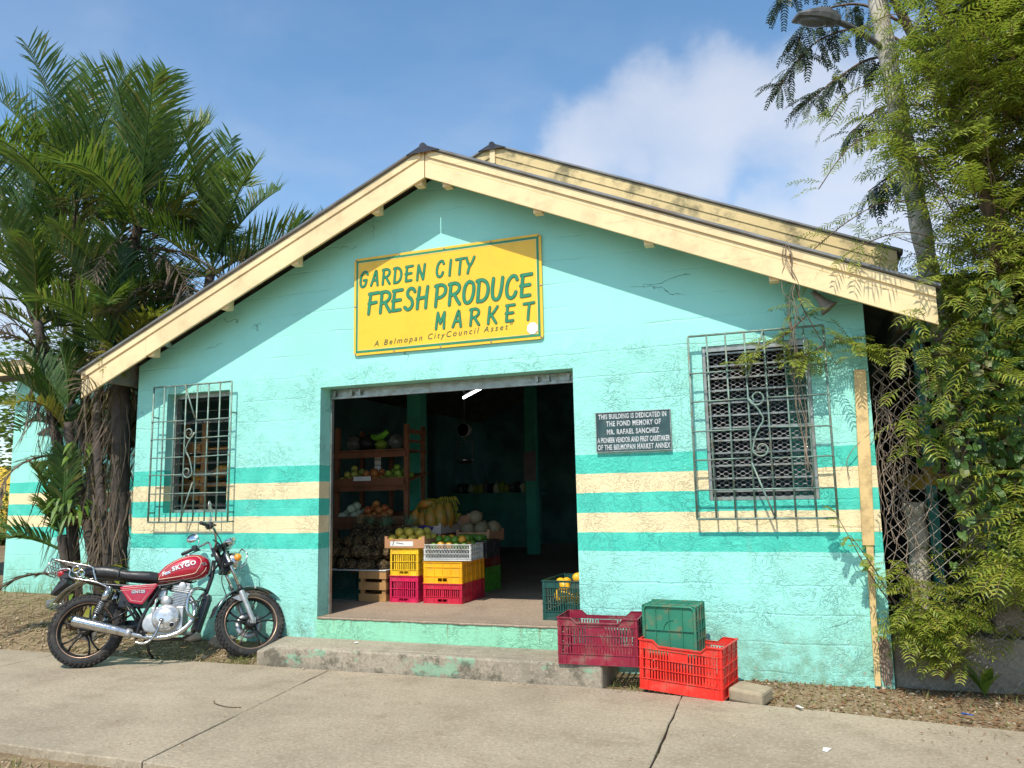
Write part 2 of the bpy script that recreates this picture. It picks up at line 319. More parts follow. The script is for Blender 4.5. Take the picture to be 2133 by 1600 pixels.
def concrete(name, col, stain, paint=None, cracks=False, rr=0.8):
    t = NT(name); c = t.mix(t.rng(t.noise(0.7, 6), 0.3, 0.7), sc(col, 0.82), sc(col, 1.14))
    c = t.mix(t.math('MULTIPLY', t.rng(t.noise(4, 8, 0.7), 0.43, 0.72), 0.65), c, stain)
    c = t.mix(t.math('MULTIPLY', t.rng(t.noise(1.4, 5, 0.6, vec=t.mp((1, 1, 1), loc=(3, 1, 2))), 0.42, 0.7), 0.4), c, sc(col, 1.25))
    c = t.mix(t.rng(t.noise(110, 3, 0.7), 0.56, 0.72, 0, 0.55), c, sc(col, 0.42))
    c = t.mix(t.rng(t.noise(160, 2, 0.7, vec=t.mp((1, 1, 1), loc=(4, 4, 4))), 0.6, 0.7, 0, 0.45), c, sc(col, 1.6))
    c = t.mix(t.math('MULTIPLY', t.rng(t.vor(9, vec=t.mp((1, 1, 1), loc=(8, 8, 0))), 0.0, 0.05, 1, 0), t.rng(t.noise(2, 2), 0.5, 0.55)), c, sc(col, 0.3))
    c = t.mix(t.rng(t.noise(46, 5, 0.75), 0.50, 0.60, 0, 0.55), c, sc(col, 0.52)); c = t.mix(t.rng(t.noise(36, 5, 0.75, vec=t.mp((1, 1, 1), loc=(6, 1, 9))), 0.52, 0.62, 0, 0.5), c, sc(col, 1.42)); c = t.mix(t.rng(t.vor(85), 0.0, 0.35, 0.35, 0), c, sc(col, 0.5)); c = t.mix(t.math('MULTIPLY', t.rng(t.noise(2.2, 3, 0.5, vec=t.mp((0.25, 3.2, 1))), 0.55, 0.75), 0.25), c, sc(col, 0.62))
    h = t.math('ADD', t.noise(70, 6, 0.7), t.math('MULTIPLY', t.noise(14, 4), 0.6))
    if paint:
        x, y, z = t.sep(); front = t.rng(y, -0.449, -0.452) if paint == 'step' else 1.0
        pm = t.math('MULTIPLY', t.rng(t.noise(3.4, 7, 0.68, vec=t.mp((1, 1, 1.6))), 0.555, 0.61), front)
        c = t.mix(t.math('MULTIPLY', pm, 0.65), c, (0.22, 0.44, 0.28)); dm = t.math('MULTIPLY', t.rng(t.noise(6, 8, 0.75, vec=t.mp((1, 1, 1), loc=(2, 5, 3))), 0.5, 0.62), front)
        c = t.mix(t.math('MULTIPLY', dm, 0.75), c, (0.09, 0.08, 0.055)); h = t.math('ADD', h, t.math('MULTIPLY', pm, 0.4))
    if cracks:
        cv = t.N.new('ShaderNodeVectorMath'); cv.operation = 'ADD'; t.L.new(t.tc, cv.inputs[0]); s2 = t.N.new('ShaderNodeVectorMath'); s2.operation = 'SCALE'
        t.L.new(t.noise(3, 5, out='Color'), s2.inputs[0]); s2.inputs['Scale'].default_value = 0.3; t.L.new(s2.outputs[0], cv.inputs[1])
        cr = t.math('MULTIPLY', t.rng(t.vor(0.5, 'DISTANCE_TO_EDGE', cv.outputs[0]), 0, 0.003, 1, 0), t.rng(t.noise(0.5, 2), 0.52, 0.56))
        c = t.mix(t.math('MULTIPLY', cr, 0.8), c, sc(col, 0.25)); h = t.math('SUBTRACT', h, t.math('MULTIPLY', cr, 2))
    return t.fin(c, rr, t.bump(h, 0.4, 0.006), spec=0.3)
m_walk = concrete('pavement_concrete', (0.38, 0.308, 0.215), (0.235, 0.18, 0.115))
m_step = concrete('step_concrete', (0.35, 0.295, 0.215), (0.16, 0.13, 0.09), 'step', True)
m_floor = concrete('floor_concrete', (0.36, 0.275, 0.195), (0.23, 0.17, 0.115))
m_lowwall = concrete('old_low_wall', (0.30, 0.255, 0.195), (0.09, 0.075, 0.05))
def soil(name):
    t = NT(name); c = t.mix(t.rng(t.noise(2.5, 8, 0.7), 0.3, 0.7), (0.12, 0.08, 0.045), (0.25, 0.175, 0.10))
    c = t.mix(t.rng(t.noise(0.5, 5), 0.42, 0.6, 0, 0.6), c, (0.31, 0.23, 0.13)); c = t.mix(t.rng(t.noise(45, 5, 0.7), 0.52, 0.66, 0, 0.8), c, (0.44, 0.34, 0.20))
    c = t.mix(t.rng(t.noise(38, 5, 0.7, vec=t.mp((1, 1, 1), loc=(7, 3, 2))), 0.55, 0.66, 0, 0.8), c, (0.09, 0.06, 0.035))
    return t.fin(c, 0.9, t.bump(t.math('ADD', t.noise(40, 6, 0.7), t.noise(9, 4)), 0.7, 0.02), spec=0.2)
m_soil = soil('dry_soil')
m_grille = simple('grey_green_iron', (0.19, 0.28, 0.23), 0.5, 0.2, 0.25, 20, 0.1, 200, (0.22, 0.13, 0.05), 0.6, 12)
m_frame_al = simple('aluminium_frame', (0.34, 0.36, 0.33), 0.45, 0.7, 0.15, 12, 0, 60, (0.2, 0.15, 0.08), 0.5, 14)
m_mesh = simple('expanded_metal', (0.24, 0.23, 0.23), 0.55, 0.2, 0.2, 30)
def glass(name, col=(0.35, 0.42, 0.40), rough=0.1, tr=0.8):
    t = NT(name); t.b.inputs['Transmission Weight'].default_value = tr; t.b.inputs['IOR'].default_value = 1.45; return t.fin(col, rough)
m_louvre = glass('smoky_louvre_glass', (0.55, 0.58, 0.57), 0.06, 0.92)
m_black = simple('black_rubber_plastic', (0.018, 0.018, 0.019), 0.5, 0, 0.3, 30)
m_void = simple('hall_shade_black', (0.012, 0.02, 0.018), 0.8, 0, 0.3, 3)  # near-black colour standing in for the shade of unlit rooms
m_sign = simple('yellow_sign_paint', (0.95, 0.55, 0.028), 0.35, 0, 0.04, 2, 0, 60, (0.75, 0.40, 0.02), 0.35, 3)
m_sign_green = simple('sign_green', (0.025, 0.235, 0.105), 0.4, 0, 0.1, 15); m_sign_dark = simple('sign_dark_green', (0.008, 0.10, 0.05), 0.4, 0, 0.1, 15)
m_sign_edge = simple('sign_pale_edge', (0.85, 0.66, 0.2), 0.4, 0, 0.1, 4); m_white = simple('white_paper', (0.78, 0.77, 0.73), 0.7, 0, 0.05, 8)
m_screw = simple('screw_steel', (0.35, 0.34, 0.32), 0.4, 0.8, 0.2, 40)
m_plaque = simple('dark_green_plaque', (0.032, 0.075, 0.075), 0.45, 0.2, 0.3, 6, 0.15, 60, (0.16, 0.22, 0.2), 0.25, 9)
m_plaque_letter = simple('worn_silver_letters', (0.55, 0.55, 0.53), 0.45, 0.2, 0.25, 40); m_chrome = simple('chrome', (0.52, 0.51, 0.49), 0.2, 1.0, 0.12, 20, 0, 60, (0.22, 0.18, 0.13), 0.5, 14)
m_alu = simple('cast_aluminium', (0.48, 0.475, 0.455), 0.42, 0.7, 0.12, 14, 0.1, 90, (0.22, 0.2, 0.16), 0.3, 10)
# ------------------------------------------------------------------ ground
def ss(a, b, x): t = min(1, max(0, (x - a) / (b - a))); return t * t * (3 - 2 * t)
def gz(x, y):
    back = ss(-0.62, -0.05, y)
    left = ss(-3.2, -4.8, x)
    h = -0.035 + back * (0.045 + 0.075 * left) + ss(0.2, 1.9, y) * 0.10 * left
    h += 0.05 * ss(0.9, 2.2, x) * ss(-1.2, -0.2, y)
    h -= 0.055 * ss(-2.6, -2.85, y)
    if y > -0.5 or y < -2.7:
        h += (mnoise.noise((x * 2.2, y * 2.2, 1)) * 0.022 + mnoise.noise((x * 7, y * 7, 4)) * 0.012) * (1 if abs(y) < 6 else 0.5) * (0.35 + 0.65 * max(left, ss(0.4, 1.2, x), 1 - back))
    return h
g = MB(); xs = [-160, -80, -40, -25, -18] + [-14 + 0.15 * i for i in range(121)] + [6, 9, 14, 25, 40, 80, 160]
ys = [-160, -80, -40, -20, -12, -8, -6] + [-4 + 0.1 * i for i in range(80)] + [5, 8, 14, 25, 40, 80, 160]
for yv in ys:
    for xv in xs: g.v.append((xv, yv, gz(xv, yv)))
nx = len(xs)
g.f = [(j * nx + i, j * nx + i + 1, (j + 1) * nx + i + 1, (j + 1) * nx + i) for j in range(len(ys) - 1) for i in range(nx - 1)]; g.sm = [True] * len(g.f)
ground = tag(g.build('ground', m_soil, fix=False), kind='structure')

def back_edge(x):
    P = [(-30, -0.6), (-7.36, -0.545), (-4.43, -0.49), (-1.28, -0.465), (-0.85, -0.53), (-0.43, -0.6), (1.06, -0.80), (3, -1.05), (12, -1.9)]
    for (a, b), (c, d) in zip(P, P[1:]):
        if a <= x <= c: return b + (d - b) * (x - a) / (c - a)
    return -0.6
joints = [(-30, -30), (-18.0, -18.0), (-15.1, -15.1), (-12.25, -12.25), (-9.4, -9.4), (-6.56, -6.62), (-3.70, -3.41), (-0.87, -0.79), (2.0, 2.08), (4.9, 4.9), (12, 12)]
sw = MB()
def slab_side(a, b, k):
    out = []
    n = 16
    for i in range(n + 1):
        t = i / n; j = 0 if i in (0, n) else 1
        out.append((a[0] + (b[0] - a[0]) * t + j * U(-k, k), a[1] + (b[1] - a[1]) * t + j * U(-k, k)))
    return out
for (a, b), (c, d) in zip(joints, joints[1:]):
    gp = 0.0045
    q = [(a + gp, back_edge(a)), (c - gp, back_edge(c)), (d - gp, -2.68), (b + gp, -2.68)]
    ring = slab_side(q[0], q[1], 0)
    ring = [(x, back_edge(x) + U(-0.008, 0.008)) for x, y in ring]
    ring += slab_side(q[1], q[2], 0.005)[1:] + slab_side(q[2], q[3], 0.006)[1:] + slab_side(q[3], q[0], 0.005)[1:-1]
    sw.prism(ring, -0.16, 0.0, plane='xy')
sidewalk = tag(sw.build('sidewalk', m_walk, bevel=0.006), kind='structure')

# ------------------------------------------------------------------ the market building (front block with the gable)
AP, SL = -2.914, 0.438                                               # ridge position and roof slope
BX = (-6.354, 0.494)
mk = thing('market_building', 'mint green gabled market hall with green and cream stripes and a wide open doorway', 'building', (-2.93, 0, 0))
def gable(x, z0=4.27): return z0 - SL * abs(x - AP)
D = (-4.149, -1.716, 0.327, 2.397)                                   # doorway
W1 = (-5.964, -5.19, 1.262, 2.446); W2 = (-0.674, 0.105, 1.299, 2.485)
T = 0.20
def wall_with_holes(mb, x0, x1, holes, top, zb, ya, yb):
    xs = sorted({x0, x1, AP} | {h[i] for h in holes for i in (0, 1)})
    xs = [x for x in xs if x0 <= x <= x1]
    for a, b in zip(xs, xs[1:]):
        segs = []; z = zb
        for h in sorted(holes, key=lambda h: h[2]):
            if h[0] <= a + 1e-6 and h[1] >= b - 1e-6:
                if h[2] > z + 1e-6: segs.append((z, z, h[2], h[2]))
                z = h[3]
        segs.append((z, z, top(a), top(b)))
        for (p, q, r, s) in segs:
            for yy in (ya, yb): mb.add([(a, yy, p), (b, yy, q), (b, yy, s), (a, yy, r)], [(0, 1, 2, 3)])
    for h in holes:
        for (p, q) in (((h[0], h[2]), (h[0], h[3])), ((h[0], h[3]), (h[1], h[3])), ((h[1], h[3]), (h[1], h[2])), ((h[1], h[2]), (h[0], h[2]))):
            mb.add([(p[0], ya, p[1]), (q[0], ya, q[1]), (q[0], yb, q[1]), (p[0], yb, p[1])], [(0, 1, 2, 3)])
wm = MB()
wall_with_holes(wm, BX[0], BX[1], [D, W1, W2], gable, -0.15, 0.0, T)
for xx in BX: wm.add([(xx, 0, -0.15), (xx, 9.0, -0.15), (xx, 9.0, gable(xx)), (xx, 0, gable(xx))], [(0, 1, 2, 3)])
wm.build('wall', m_wall, mk, world=True)
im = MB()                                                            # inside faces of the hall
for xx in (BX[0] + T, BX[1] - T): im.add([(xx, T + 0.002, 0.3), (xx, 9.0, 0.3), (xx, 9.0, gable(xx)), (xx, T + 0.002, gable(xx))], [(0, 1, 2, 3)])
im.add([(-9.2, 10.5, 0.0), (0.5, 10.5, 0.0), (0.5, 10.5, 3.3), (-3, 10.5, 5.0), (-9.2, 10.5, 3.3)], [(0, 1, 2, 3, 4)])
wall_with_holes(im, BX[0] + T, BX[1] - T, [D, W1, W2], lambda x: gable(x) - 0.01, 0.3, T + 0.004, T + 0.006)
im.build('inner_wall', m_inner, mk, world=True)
fl = MB(); fl.bb(BX[0] + 0.01, BX[1] - 0.01, 0.016, 10.4, 0.05, 0.328); fl.build('floor', m_floor, mk, world=True)
# worn door sill: rough plaster lip under the floor edge
sl_ = MB(); n = 90; rings = []
for i in range(n + 1):
    x = D[0] + 0.004 + (D[1] - D[0] - 0.008) * i / n; k = mnoise.noise((x * 6, 1, 0)) * .006 + mnoise.noise((x * 19, 4, 0)) * .004
    rings.append([(x, 0.03, 0.331), (x, -.004 + k * .6, 0.3315), (x, -.009 + k * .6, 0.325), (x, -.006 + k * .5, 0.314 + k), (x, 0.03, 0.310)])
sl_.loft(rings)
sl_.build('door_sill', m_floor, mk, world=True)
# roof: two sheets with ribs, ridge cap, fascias with the seam at the peak, purlin ends
RY0, RY1 = -0.335, 9.0; EL, ER = -6.83, 0.955
def roof_z(x, ap=AP, z0=4.40): return z0 - SL * abs(x - ap)
def roof_sheet(x_eave, ap, z0, y0, y1):
    r = MB(); n = int((y1 - y0) / 0.04); th = 0.018; vs = []; sg = 1
    for i in range(n + 1):
        yy = y0 + (y1 - y0) * i / n; bump = 0.016 if i % 4 == 0 else 0.0
        for (xx, dz) in ((ap, 0), (x_eave, 0)): vs += [(xx, yy, roof_z(xx, ap, z0) + bump), (xx, yy, roof_z(xx, ap, z0) + bump - th)]
    fs = []
    for i in range(n):
        a, b = i * 4, i * 4 + 4
        fs += [(a, a + 2, b + 2, b), (a + 1, b + 1, b + 3, a + 3), (a + 2, a + 3, b + 3, b + 2), (a, b, b + 1, a + 1)]
    fs += [(0, 1, 3, 2), (n * 4, n * 4 + 2, n * 4 + 3, n * 4 + 1)]
    return r.add(vs, fs)
rf = MB()
for e in (EL, ER): q = roof_sheet(e, AP, 4.402, RY0, RY1); rf.add(q.v, q.f)
roof = rf.build('roof', m_roof, mk, world=True)
def ridge_cap(mb, ap, z, y0, y1, r=0.032):
    n = 10; vs = []; m = 14
    for j in range(m + 1):
        yy = y0 + (y1 - y0) * j / m
        prof = [(-0.16, -0.16 * SL + 0.004), (-0.036, -0.012)] + [(r * cos(pi - pi * k / n), -0.010 + r * sin(pi - pi * k / n)) for k in range(n + 1)] + [(0.036, -0.012), (0.16, -0.16 * SL + 0.004)]
        vs += [(ap + a, yy, z + b + 0.008) for a, b in prof]
    k = len(prof); fs = [(j * k + i, j * k + i + 1, (j + 1) * k + i + 1, (j + 1) * k + i) for j in range(m) for i in range(k - 1)]
    fs.append(tuple(range(k))); return mb.add(vs, fs)
rc = ridge_cap(MB(), AP, 4.40, RY0 - 0.01, RY1); rc.build('ridge_cap', m_ridge, roof, world=True)
def fascia(mb, xa, xb, y, t, zlo, zhi, ap=AP):
    vs = []
    for yy in (y - t / 2, y + t / 2):
        for xx in (xa, xb): vs += [(xx, yy, zlo - SL * abs(xx - ap)), (xx, yy, zhi - SL * abs(xx - ap))]
    return mb.add(vs, [(0, 2, 3, 1), (4, 5, 7, 6), (0, 1, 5, 4), (2, 6, 7, 3), (0, 4, 6, 2), (1, 3, 7, 5)])
FB, FT = 4.13, 4.375
G = 0.004
fa = MB(); fascia(fa, EL + 0.04, -5.975, -0.288, 0.024, FB - 0.004, FT); fascia(fa, -5.972, AP - G, -0.29, 0.024, FB, FT)
fascia(fa, EL + 0.04, AP - G - 0.03, -0.308, 0.012, FT - 0.055, FT + 0.012)
fa.build('fascia', m_fascia, mk, bevel=0.003, world=True)
fa = MB(); fascia(fa, AP + G, ER - 0.03, -0.29, 0.024, FB, FB + 0.148); fascia(fa, AP + G, ER - 0.03, -0.287, 0.024, FB + 0.150, FT)
fascia(fa, AP + G + 0.03, ER - 0.03, -0.308, 0.012, FT - 0.055, FT + 0.012)
fa.build('fascia', m_fascia_right, mk, bevel=0.003, world=True)
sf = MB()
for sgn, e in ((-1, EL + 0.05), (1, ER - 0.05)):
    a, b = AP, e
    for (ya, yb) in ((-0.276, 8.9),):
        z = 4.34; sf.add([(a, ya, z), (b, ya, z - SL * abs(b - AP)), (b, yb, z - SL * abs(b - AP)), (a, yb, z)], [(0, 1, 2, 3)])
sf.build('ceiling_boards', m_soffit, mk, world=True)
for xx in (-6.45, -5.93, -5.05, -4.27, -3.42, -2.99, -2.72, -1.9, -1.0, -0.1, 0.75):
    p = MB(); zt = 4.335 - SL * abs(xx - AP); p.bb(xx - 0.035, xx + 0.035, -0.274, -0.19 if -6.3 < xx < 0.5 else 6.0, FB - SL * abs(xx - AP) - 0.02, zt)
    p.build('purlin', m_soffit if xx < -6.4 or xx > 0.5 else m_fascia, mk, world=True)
# doorway: rolling-door track under the lintel and steel jamb
dt = MB(); dt.bb(D[0] + 0.005, D[1] - 0.005, 0.185, 0.26, 2.315, 2.3965); dt.bb(D[0] + 0.005, D[1] - 0.005, 0.15, 0.184, 2.30, 2.318); dt.bb(D[0] + 0.01, D[1] - 0.01, 0.165, 0.18, 2.32, 2.36)
for xx in (D[0] + 0.06, D[0] + 0.24, D[0] + 0.33, D[1] - 0.08, D[1] - 0.26, D[1] - 0.36): dt.bb(xx - 0.012, xx + 0.012, 0.135, 0.15, 2.322, 2.375)
dt.build('door_track', m_frame_al, mk, world=True)
for xx in (D[0] + 0.002, D[1] - 0.018): dj = MB(); dj.bb(xx, xx + 0.016, 0.165, 0.20, 0.33, 2.299); dj.build('door_jamb', m_frame_al, mk, world=True)

# windows: reveal frame, louvre panes, iron grille; the right one also an expanded-metal screen
def window(w, louvre_n, mesh=False):
    x0, x1, z0, z1 = w; y = 0.10 if not mesh else 0.012
    f = MB(); t = 0.032
    if mesh: t = 0.026
    for (a, b, c, d) in ((x0, x0 + t, z0, z1), (x1 - t, x1, z0, z1), (x0 + t, x1 - t, z1 - 0.045, z1), (x0 + t, x1 - t, z0, z0 + 0.03)): f.bb(a + 0.002, b - 0.002, y, y + 0.06, c + 0.002, d - 0.002)
    off = Vector((-2.93, 0, 0)); M = Matrix.Translation(-off)
    lb = MB()
    for i in range(louvre_n):
        z = z0 + 0.07 + (z1 - z0 - 0.13) * i / (louvre_n - 1); R_ = Matrix.Rotation(radians(12 if not mesh else 8), 4, 'X')
        if i in (3, 8) and not mesh: R_ = Matrix.Rotation(radians(30), 4, 'X')
        lb.box(((x0 + x1) / 2, y + 0.075, z), (x1 - x0 - 2 * t - 0.02, 0.105, 0.005), M, R_)
        for s in (x0 + t + 0.006, x1 - t - 0.006): f.box((s, y + 0.07, z), (0.016, 0.10, 0.014), None, R_)
    win = f.build('window', m_frame_al, mk, world=True); lb.build('louvre_panes', m_louvre, win)
    if mesh:
        rb = MB()
        for i in range(louvre_n): rb.box(((x0 + x1) / 2, y + 0.022, z0 + 0.07 + (z1 - z0 - 0.13) * i / (louvre_n - 1)), (x1 - x0 - 2 * t - 0.02, 0.008, 0.013), M)
        rb.build('louvre_rails', m_frame_al, win)
    if mesh:
        e = MB(); px, pz = 0.062, 0.034; yy = y + 0.045; zz = z0 + 0.03; k = 0
        while zz < z1 - 0.05:
            pts = []; xx = x0 + t; i = 0
            while xx < x1 - t + 1e-6:
                ph = (i % 4); pts.append((xx, yy, zz + (0 if ph in (0, 1) else pz / 2) * (1 if k % 2 == 0 else -1) + (0 if k % 2 == 0 else pz / 2))); xx += px / 4; i += 1
            sq = [Vector(p) for p in pts]; e.strip(sq, 0.005, Vector((0, 0.35, 1)).normalized(), M); zz += pz / 2; k += 1
        md = e.build('screen_mesh', m_mesh, win); sm = md.modifiers.new('solid', 'SOLIDIFY'); sm.thickness = 0.0025
    return win
def grille(x0, x1, z0, z1, y, ncol, rows, scroll, parent, diag):
    M = Matrix.Translation((2.93, 0, 0)); b = MB(); r = 0.0075
    for (p, q) in (((x0, z0), (x1, z0)), ((x1, z0), (x1, z1)), ((x1, z1), (x0, z1)), ((x0, z1), (x0, z0))): b.tube([(p[0], y, p[1]), (q[0], y, q[1])], r + 0.002, 6, M)
    cw = (x1 - x0) / ncol
    for i in range(1, ncol):
        xx = x0 + cw * i; b.tube([(xx, y, z0), (xx, y, z1)], r, 6, M)
    sc0, sc1 = scroll
    for i, z in enumerate(rows):
        j = 0 if i % 2 == 0 else 0.0
        segs = [(x0, x0 + cw * sc0), (x0 + cw * sc1, x1)] if z0 + 0.28 < z < z1 - 0.2 and abs(z - (z0 + z1) / 2) < 0.42 else [(x0, x1)]
        for (a, c) in segs: b.tube([(a, y - 0.012, z + U(-0.006, 0.006)), (c, y - 0.012, z + U(-0.006, 0.006))], r * 0.85, 6, M)
    for (xx, zz) in ((x0, z0 + 0.09), (x1, z0 + 0.09), (x0, z1 - 0.3), (x1, z1 - 0.3), (x0, z0), (x1, z0)): b.tube([(xx, y, zz), (xx, 0.01, zz)], r, 6, M)
    # the S scroll and the two slanting bars of the middle columns
    xa, xb = x0 + cw * sc0, x0 + cw * sc1; xm = (xa + xb) / 2; zm = (z0 + z1) / 2
    def spiral(cx, cz, r0, r1, a0, a1): return [(cx + (r0 + (r1 - r0) * k / 22) * cos(a0 + (a1 - a0) * k / 22), y - 0.02, cz + (r0 + (r1 - r0) * k / 22) * sin(a0 + (a1 - a0) * k / 22)) for k in range(23)]
    h = 0.19; s = diag
    up_ = spiral(xm - 0.005 * s, zm + h, 0.025, 0.062, radians(250 if s > 0 else 290), radians(250 - 430 if s > 0 else 290 + 430))
    dn_ = spiral(xm + 0.005 * s, zm - h, 0.062, 0.022, radians(0 if s < 0 else 180), radians(0 - 390 if s < 0 else 180 + 390))
    b.tube(fill(up_[::2] + [(xm + 0.03 * s, y - 0.02, zm + 0.04), (xm - 0.02 * s, y - 0.02, zm - 0.06)] + dn_[::2], 3), r, 6, M)
    b.tube([(xa if s < 0 else xb, y - 0.02, z1), (xb if s < 0 else xa, y - 0.02, zm + h + 0.14)], r, 6, M); b.tube([(xb if s < 0 else xa, y - 0.02, zm - h - 0.1), (xa if s < 0 else xb, y - 0.02, z0)], r, 6, M)
    return b.build('iron_grille', m_grille, parent)
w1 = window(W1, 11); grille(-6.066, -5.102, 1.176, 2.511, -0.078, 7, [1.45, 1.63, 1.80, 1.98, 2.16], (3, 4), w1, -1)
w2 = window(W2, 12, True); grille(-0.762, 0.212, 1.167, 2.557, -0.085, 7, [1.385, 1.605, 1.825, 2.045, 2.265], (3, 4), w2, 1)

# ------------------------------------------------------------------ the taller hall behind, with its own gable
hall = thing('rear_hall', 'taller yellow-edged gabled hall rising behind the right roof slope', 'building', (-2.97, 1.8, 0))
HA = -2.97; HZ = 5.215
hr = MB()
for e in (-9.6, 0.98): q = roof_sheet(e, HA, HZ - .008, 1.455, 14.0); hr.add(q.v, q.f)
hroof = hr.build('roof', m_roof, hall, world=True)
q = ridge_cap(MB(), HA, HZ - .01, 1.44, 14.0); q.build('ridge_cap', m_ridge, hroof, world=True)
fa = MB(); fascia(fa, -8.8, HA - G, 1.5, 0.024, 4.995, 5.175, HA); fascia(fa, -8.8, HA - G - 0.02, 1.484, 0.012, 5.085, 5.192, HA); fa.build('fascia', m_fascia_old, hall, world=True)
fa = MB(); fascia(fa, HA + G, 0.93, 1.5, 0.024, 4.995, 5.175, HA); fascia(fa, HA + G + 0.02, 0.93, 1.484, 0.012, 5.085, 5.192, HA); fa.build('fascia', m_fascia_old, hall, world=True)
kp = MB(); kp.bb(HA - 0.03, HA + 0.03, 1.462, 1.478, 4.99, 5.17); kp.build('king_post', m_fascia, hall, world=True)
hw = MB()
hg = lambda x: HZ - 0.12 - SL * abs(x - HA)
for a, b in ((-9.2, HA), (HA, 0.5)): hw.add([(a, 1.83, 4.2 - SL * abs(a - HA) * 0.9), (b, 1.83, 4.2 - SL * abs(b - HA) * 0.9), (b, 1.83, hg(b)), (a, 1.83, hg(a))], [(0, 1, 2, 3)])
hw.build('gable_wall', m_wall_hall, hall, world=True)
# open right side of the hall: posts with the yellow band, a backdrop coloured near black for the hall's shade, low boards
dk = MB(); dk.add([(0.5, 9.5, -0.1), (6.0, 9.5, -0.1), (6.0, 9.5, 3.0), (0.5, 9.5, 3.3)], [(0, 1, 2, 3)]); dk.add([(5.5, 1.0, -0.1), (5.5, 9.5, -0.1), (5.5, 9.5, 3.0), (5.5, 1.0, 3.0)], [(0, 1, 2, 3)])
dk.add([(0.5, 1.6, 3.3), (6, 1.6, 3.0), (6, 9.6, 3.0), (0.5, 9.6, 3.3)], [(0, 1, 2, 3)]); dk.build('shade_backdrop_wall', m_void, hall, world=True)
m_post_green = simple('post_green_paint', (0.12, 0.46, 0.34), 0.5, 0, 0.2, 5, 0, 60, (0.05, 0.12, 0.09), 0.4); m_post_yellow = simple('post_yellow_paint', (0.80, 0.45, 0.04), 0.5, 0, 0.15, 5)
for xx, yy in ((1.16, 2.5), (1.62, 2.5), (2.15, 2.5), (2.7, 2.5)):
    p = MB(); p.bb(xx - 0.045, xx + 0.045, yy - 0.04, yy + 0.04, 0, 3.15); po = p.build('post', m_post_green, hall, world=True)
    p = MB(); p.bb(xx - 0.049, xx + 0.049, yy - 0.044, yy + 0.044, 1.39, 1.57); p.build('yellow_band', m_post_yellow, po, world=True)
rl = MB(); rl.bb(0.9, 3.2, 2.7, 2.75, 1.35, 1.5); rl.build('yellow_rail', m_post_yellow, hall, world=True)

# ------------------------------------------------------------------ left wing seen past the palms
wing = thing('side_wing', 'lower mint green wing with matching stripes standing left of the palms', 'building', (-8.4, 1.83, 0))
ww = MB(); H3 = (-9.42, -8.75, 1.32, 2.52)
wall_with_holes(ww, -10.54, -6.36, [H3], lambda x: 3.25, 0.0, 1.83, 2.0)
ww.add([(-10.54, 1.83, 0), (-10.54, 9, 0), (-10.54, 9, 3.25), (-10.54, 1.83, 3.25)], [(0, 1, 2, 3)]); ww.build('wall', m_wall_hall, wing, world=True)
f = MB(); f.bb(-16, -6.5, 1.48, 1.505, 3.16, 3.36); f.build('fascia', m_fascia, wing, world=True)
r = MB(); r.add([(-16, 1.42, 3.375), (-6.4, 1.42, 3.375), (-6.4, 6, 4.6), (-16, 6, 4.6), (-16, 1.42, 3.36), (-6.4, 1.42, 3.36), (-6.4, 6, 4.585), (-16, 6, 4.585)], [(0, 1, 2, 3), (4, 7, 6, 5), (0, 4, 5, 1), (1, 5, 6, 2), (2, 6, 7, 3), (3, 7, 4, 0)]); r.build('roof', m_roof, wing, world=True)
s = MB()
for i in range(6): s.bb(-16, -6.6, 1.52 + i * 0.055, 1.56 + i * 0.055, 3.15, 3.17)
s.build('soffit_slats', m_soffit, wing, world=True)
wf = MB(); wf.bb(H3[0], H3[1], 1.90, 1.95, H3[2], H3[3]); wn_ = wf.build('window', m_void, wing, world=True)  # opening filled by a near-black slab, room shade as colour
b = MB(); M = Matrix.Translation((8.4, -1.83, 0))
for i in range(9): b.tube([(-9.5 + i * 0.105, 1.76, 1.22), (-9.5 + i * 0.105, 1.76, 2.62)], 0.008, 5, M)
for i in range(6): b.tube([(-9.5, 1.75, 1.22 + 0.28 * i), (-8.66, 1.75, 1.22 + 0.28 * i)], 0.008, 5, M)
b.build('iron_grille', m_grille, wn_)

# ------------------------------------------------------------------ step
st = MB(); ring = [(-4.485, -0.002), (-4.465, -0.25), (-4.46, -0.43)] + [(-4.43 + 2.99 * i / 28, -0.458 + (0.02 if i == 0 else 0) + U(-0.006, 0.006)) for i in range(29)] + [(-1.425, -0.30), (-1.42, -0.002)]
st.prism(ring, -0.1, 0.155, plane='xy'); st.v = [(x, y, z - (0.05 * ss(-4.15, -4.47, x) * ss(-.1, -.4, y) if z > 0 else 0)) for x, y, z in st.v]; step = tag(st.build('concrete_step', m_step, bevel=0.018), 'long chipped concrete step with flaking green paint below the doorway', 'step')
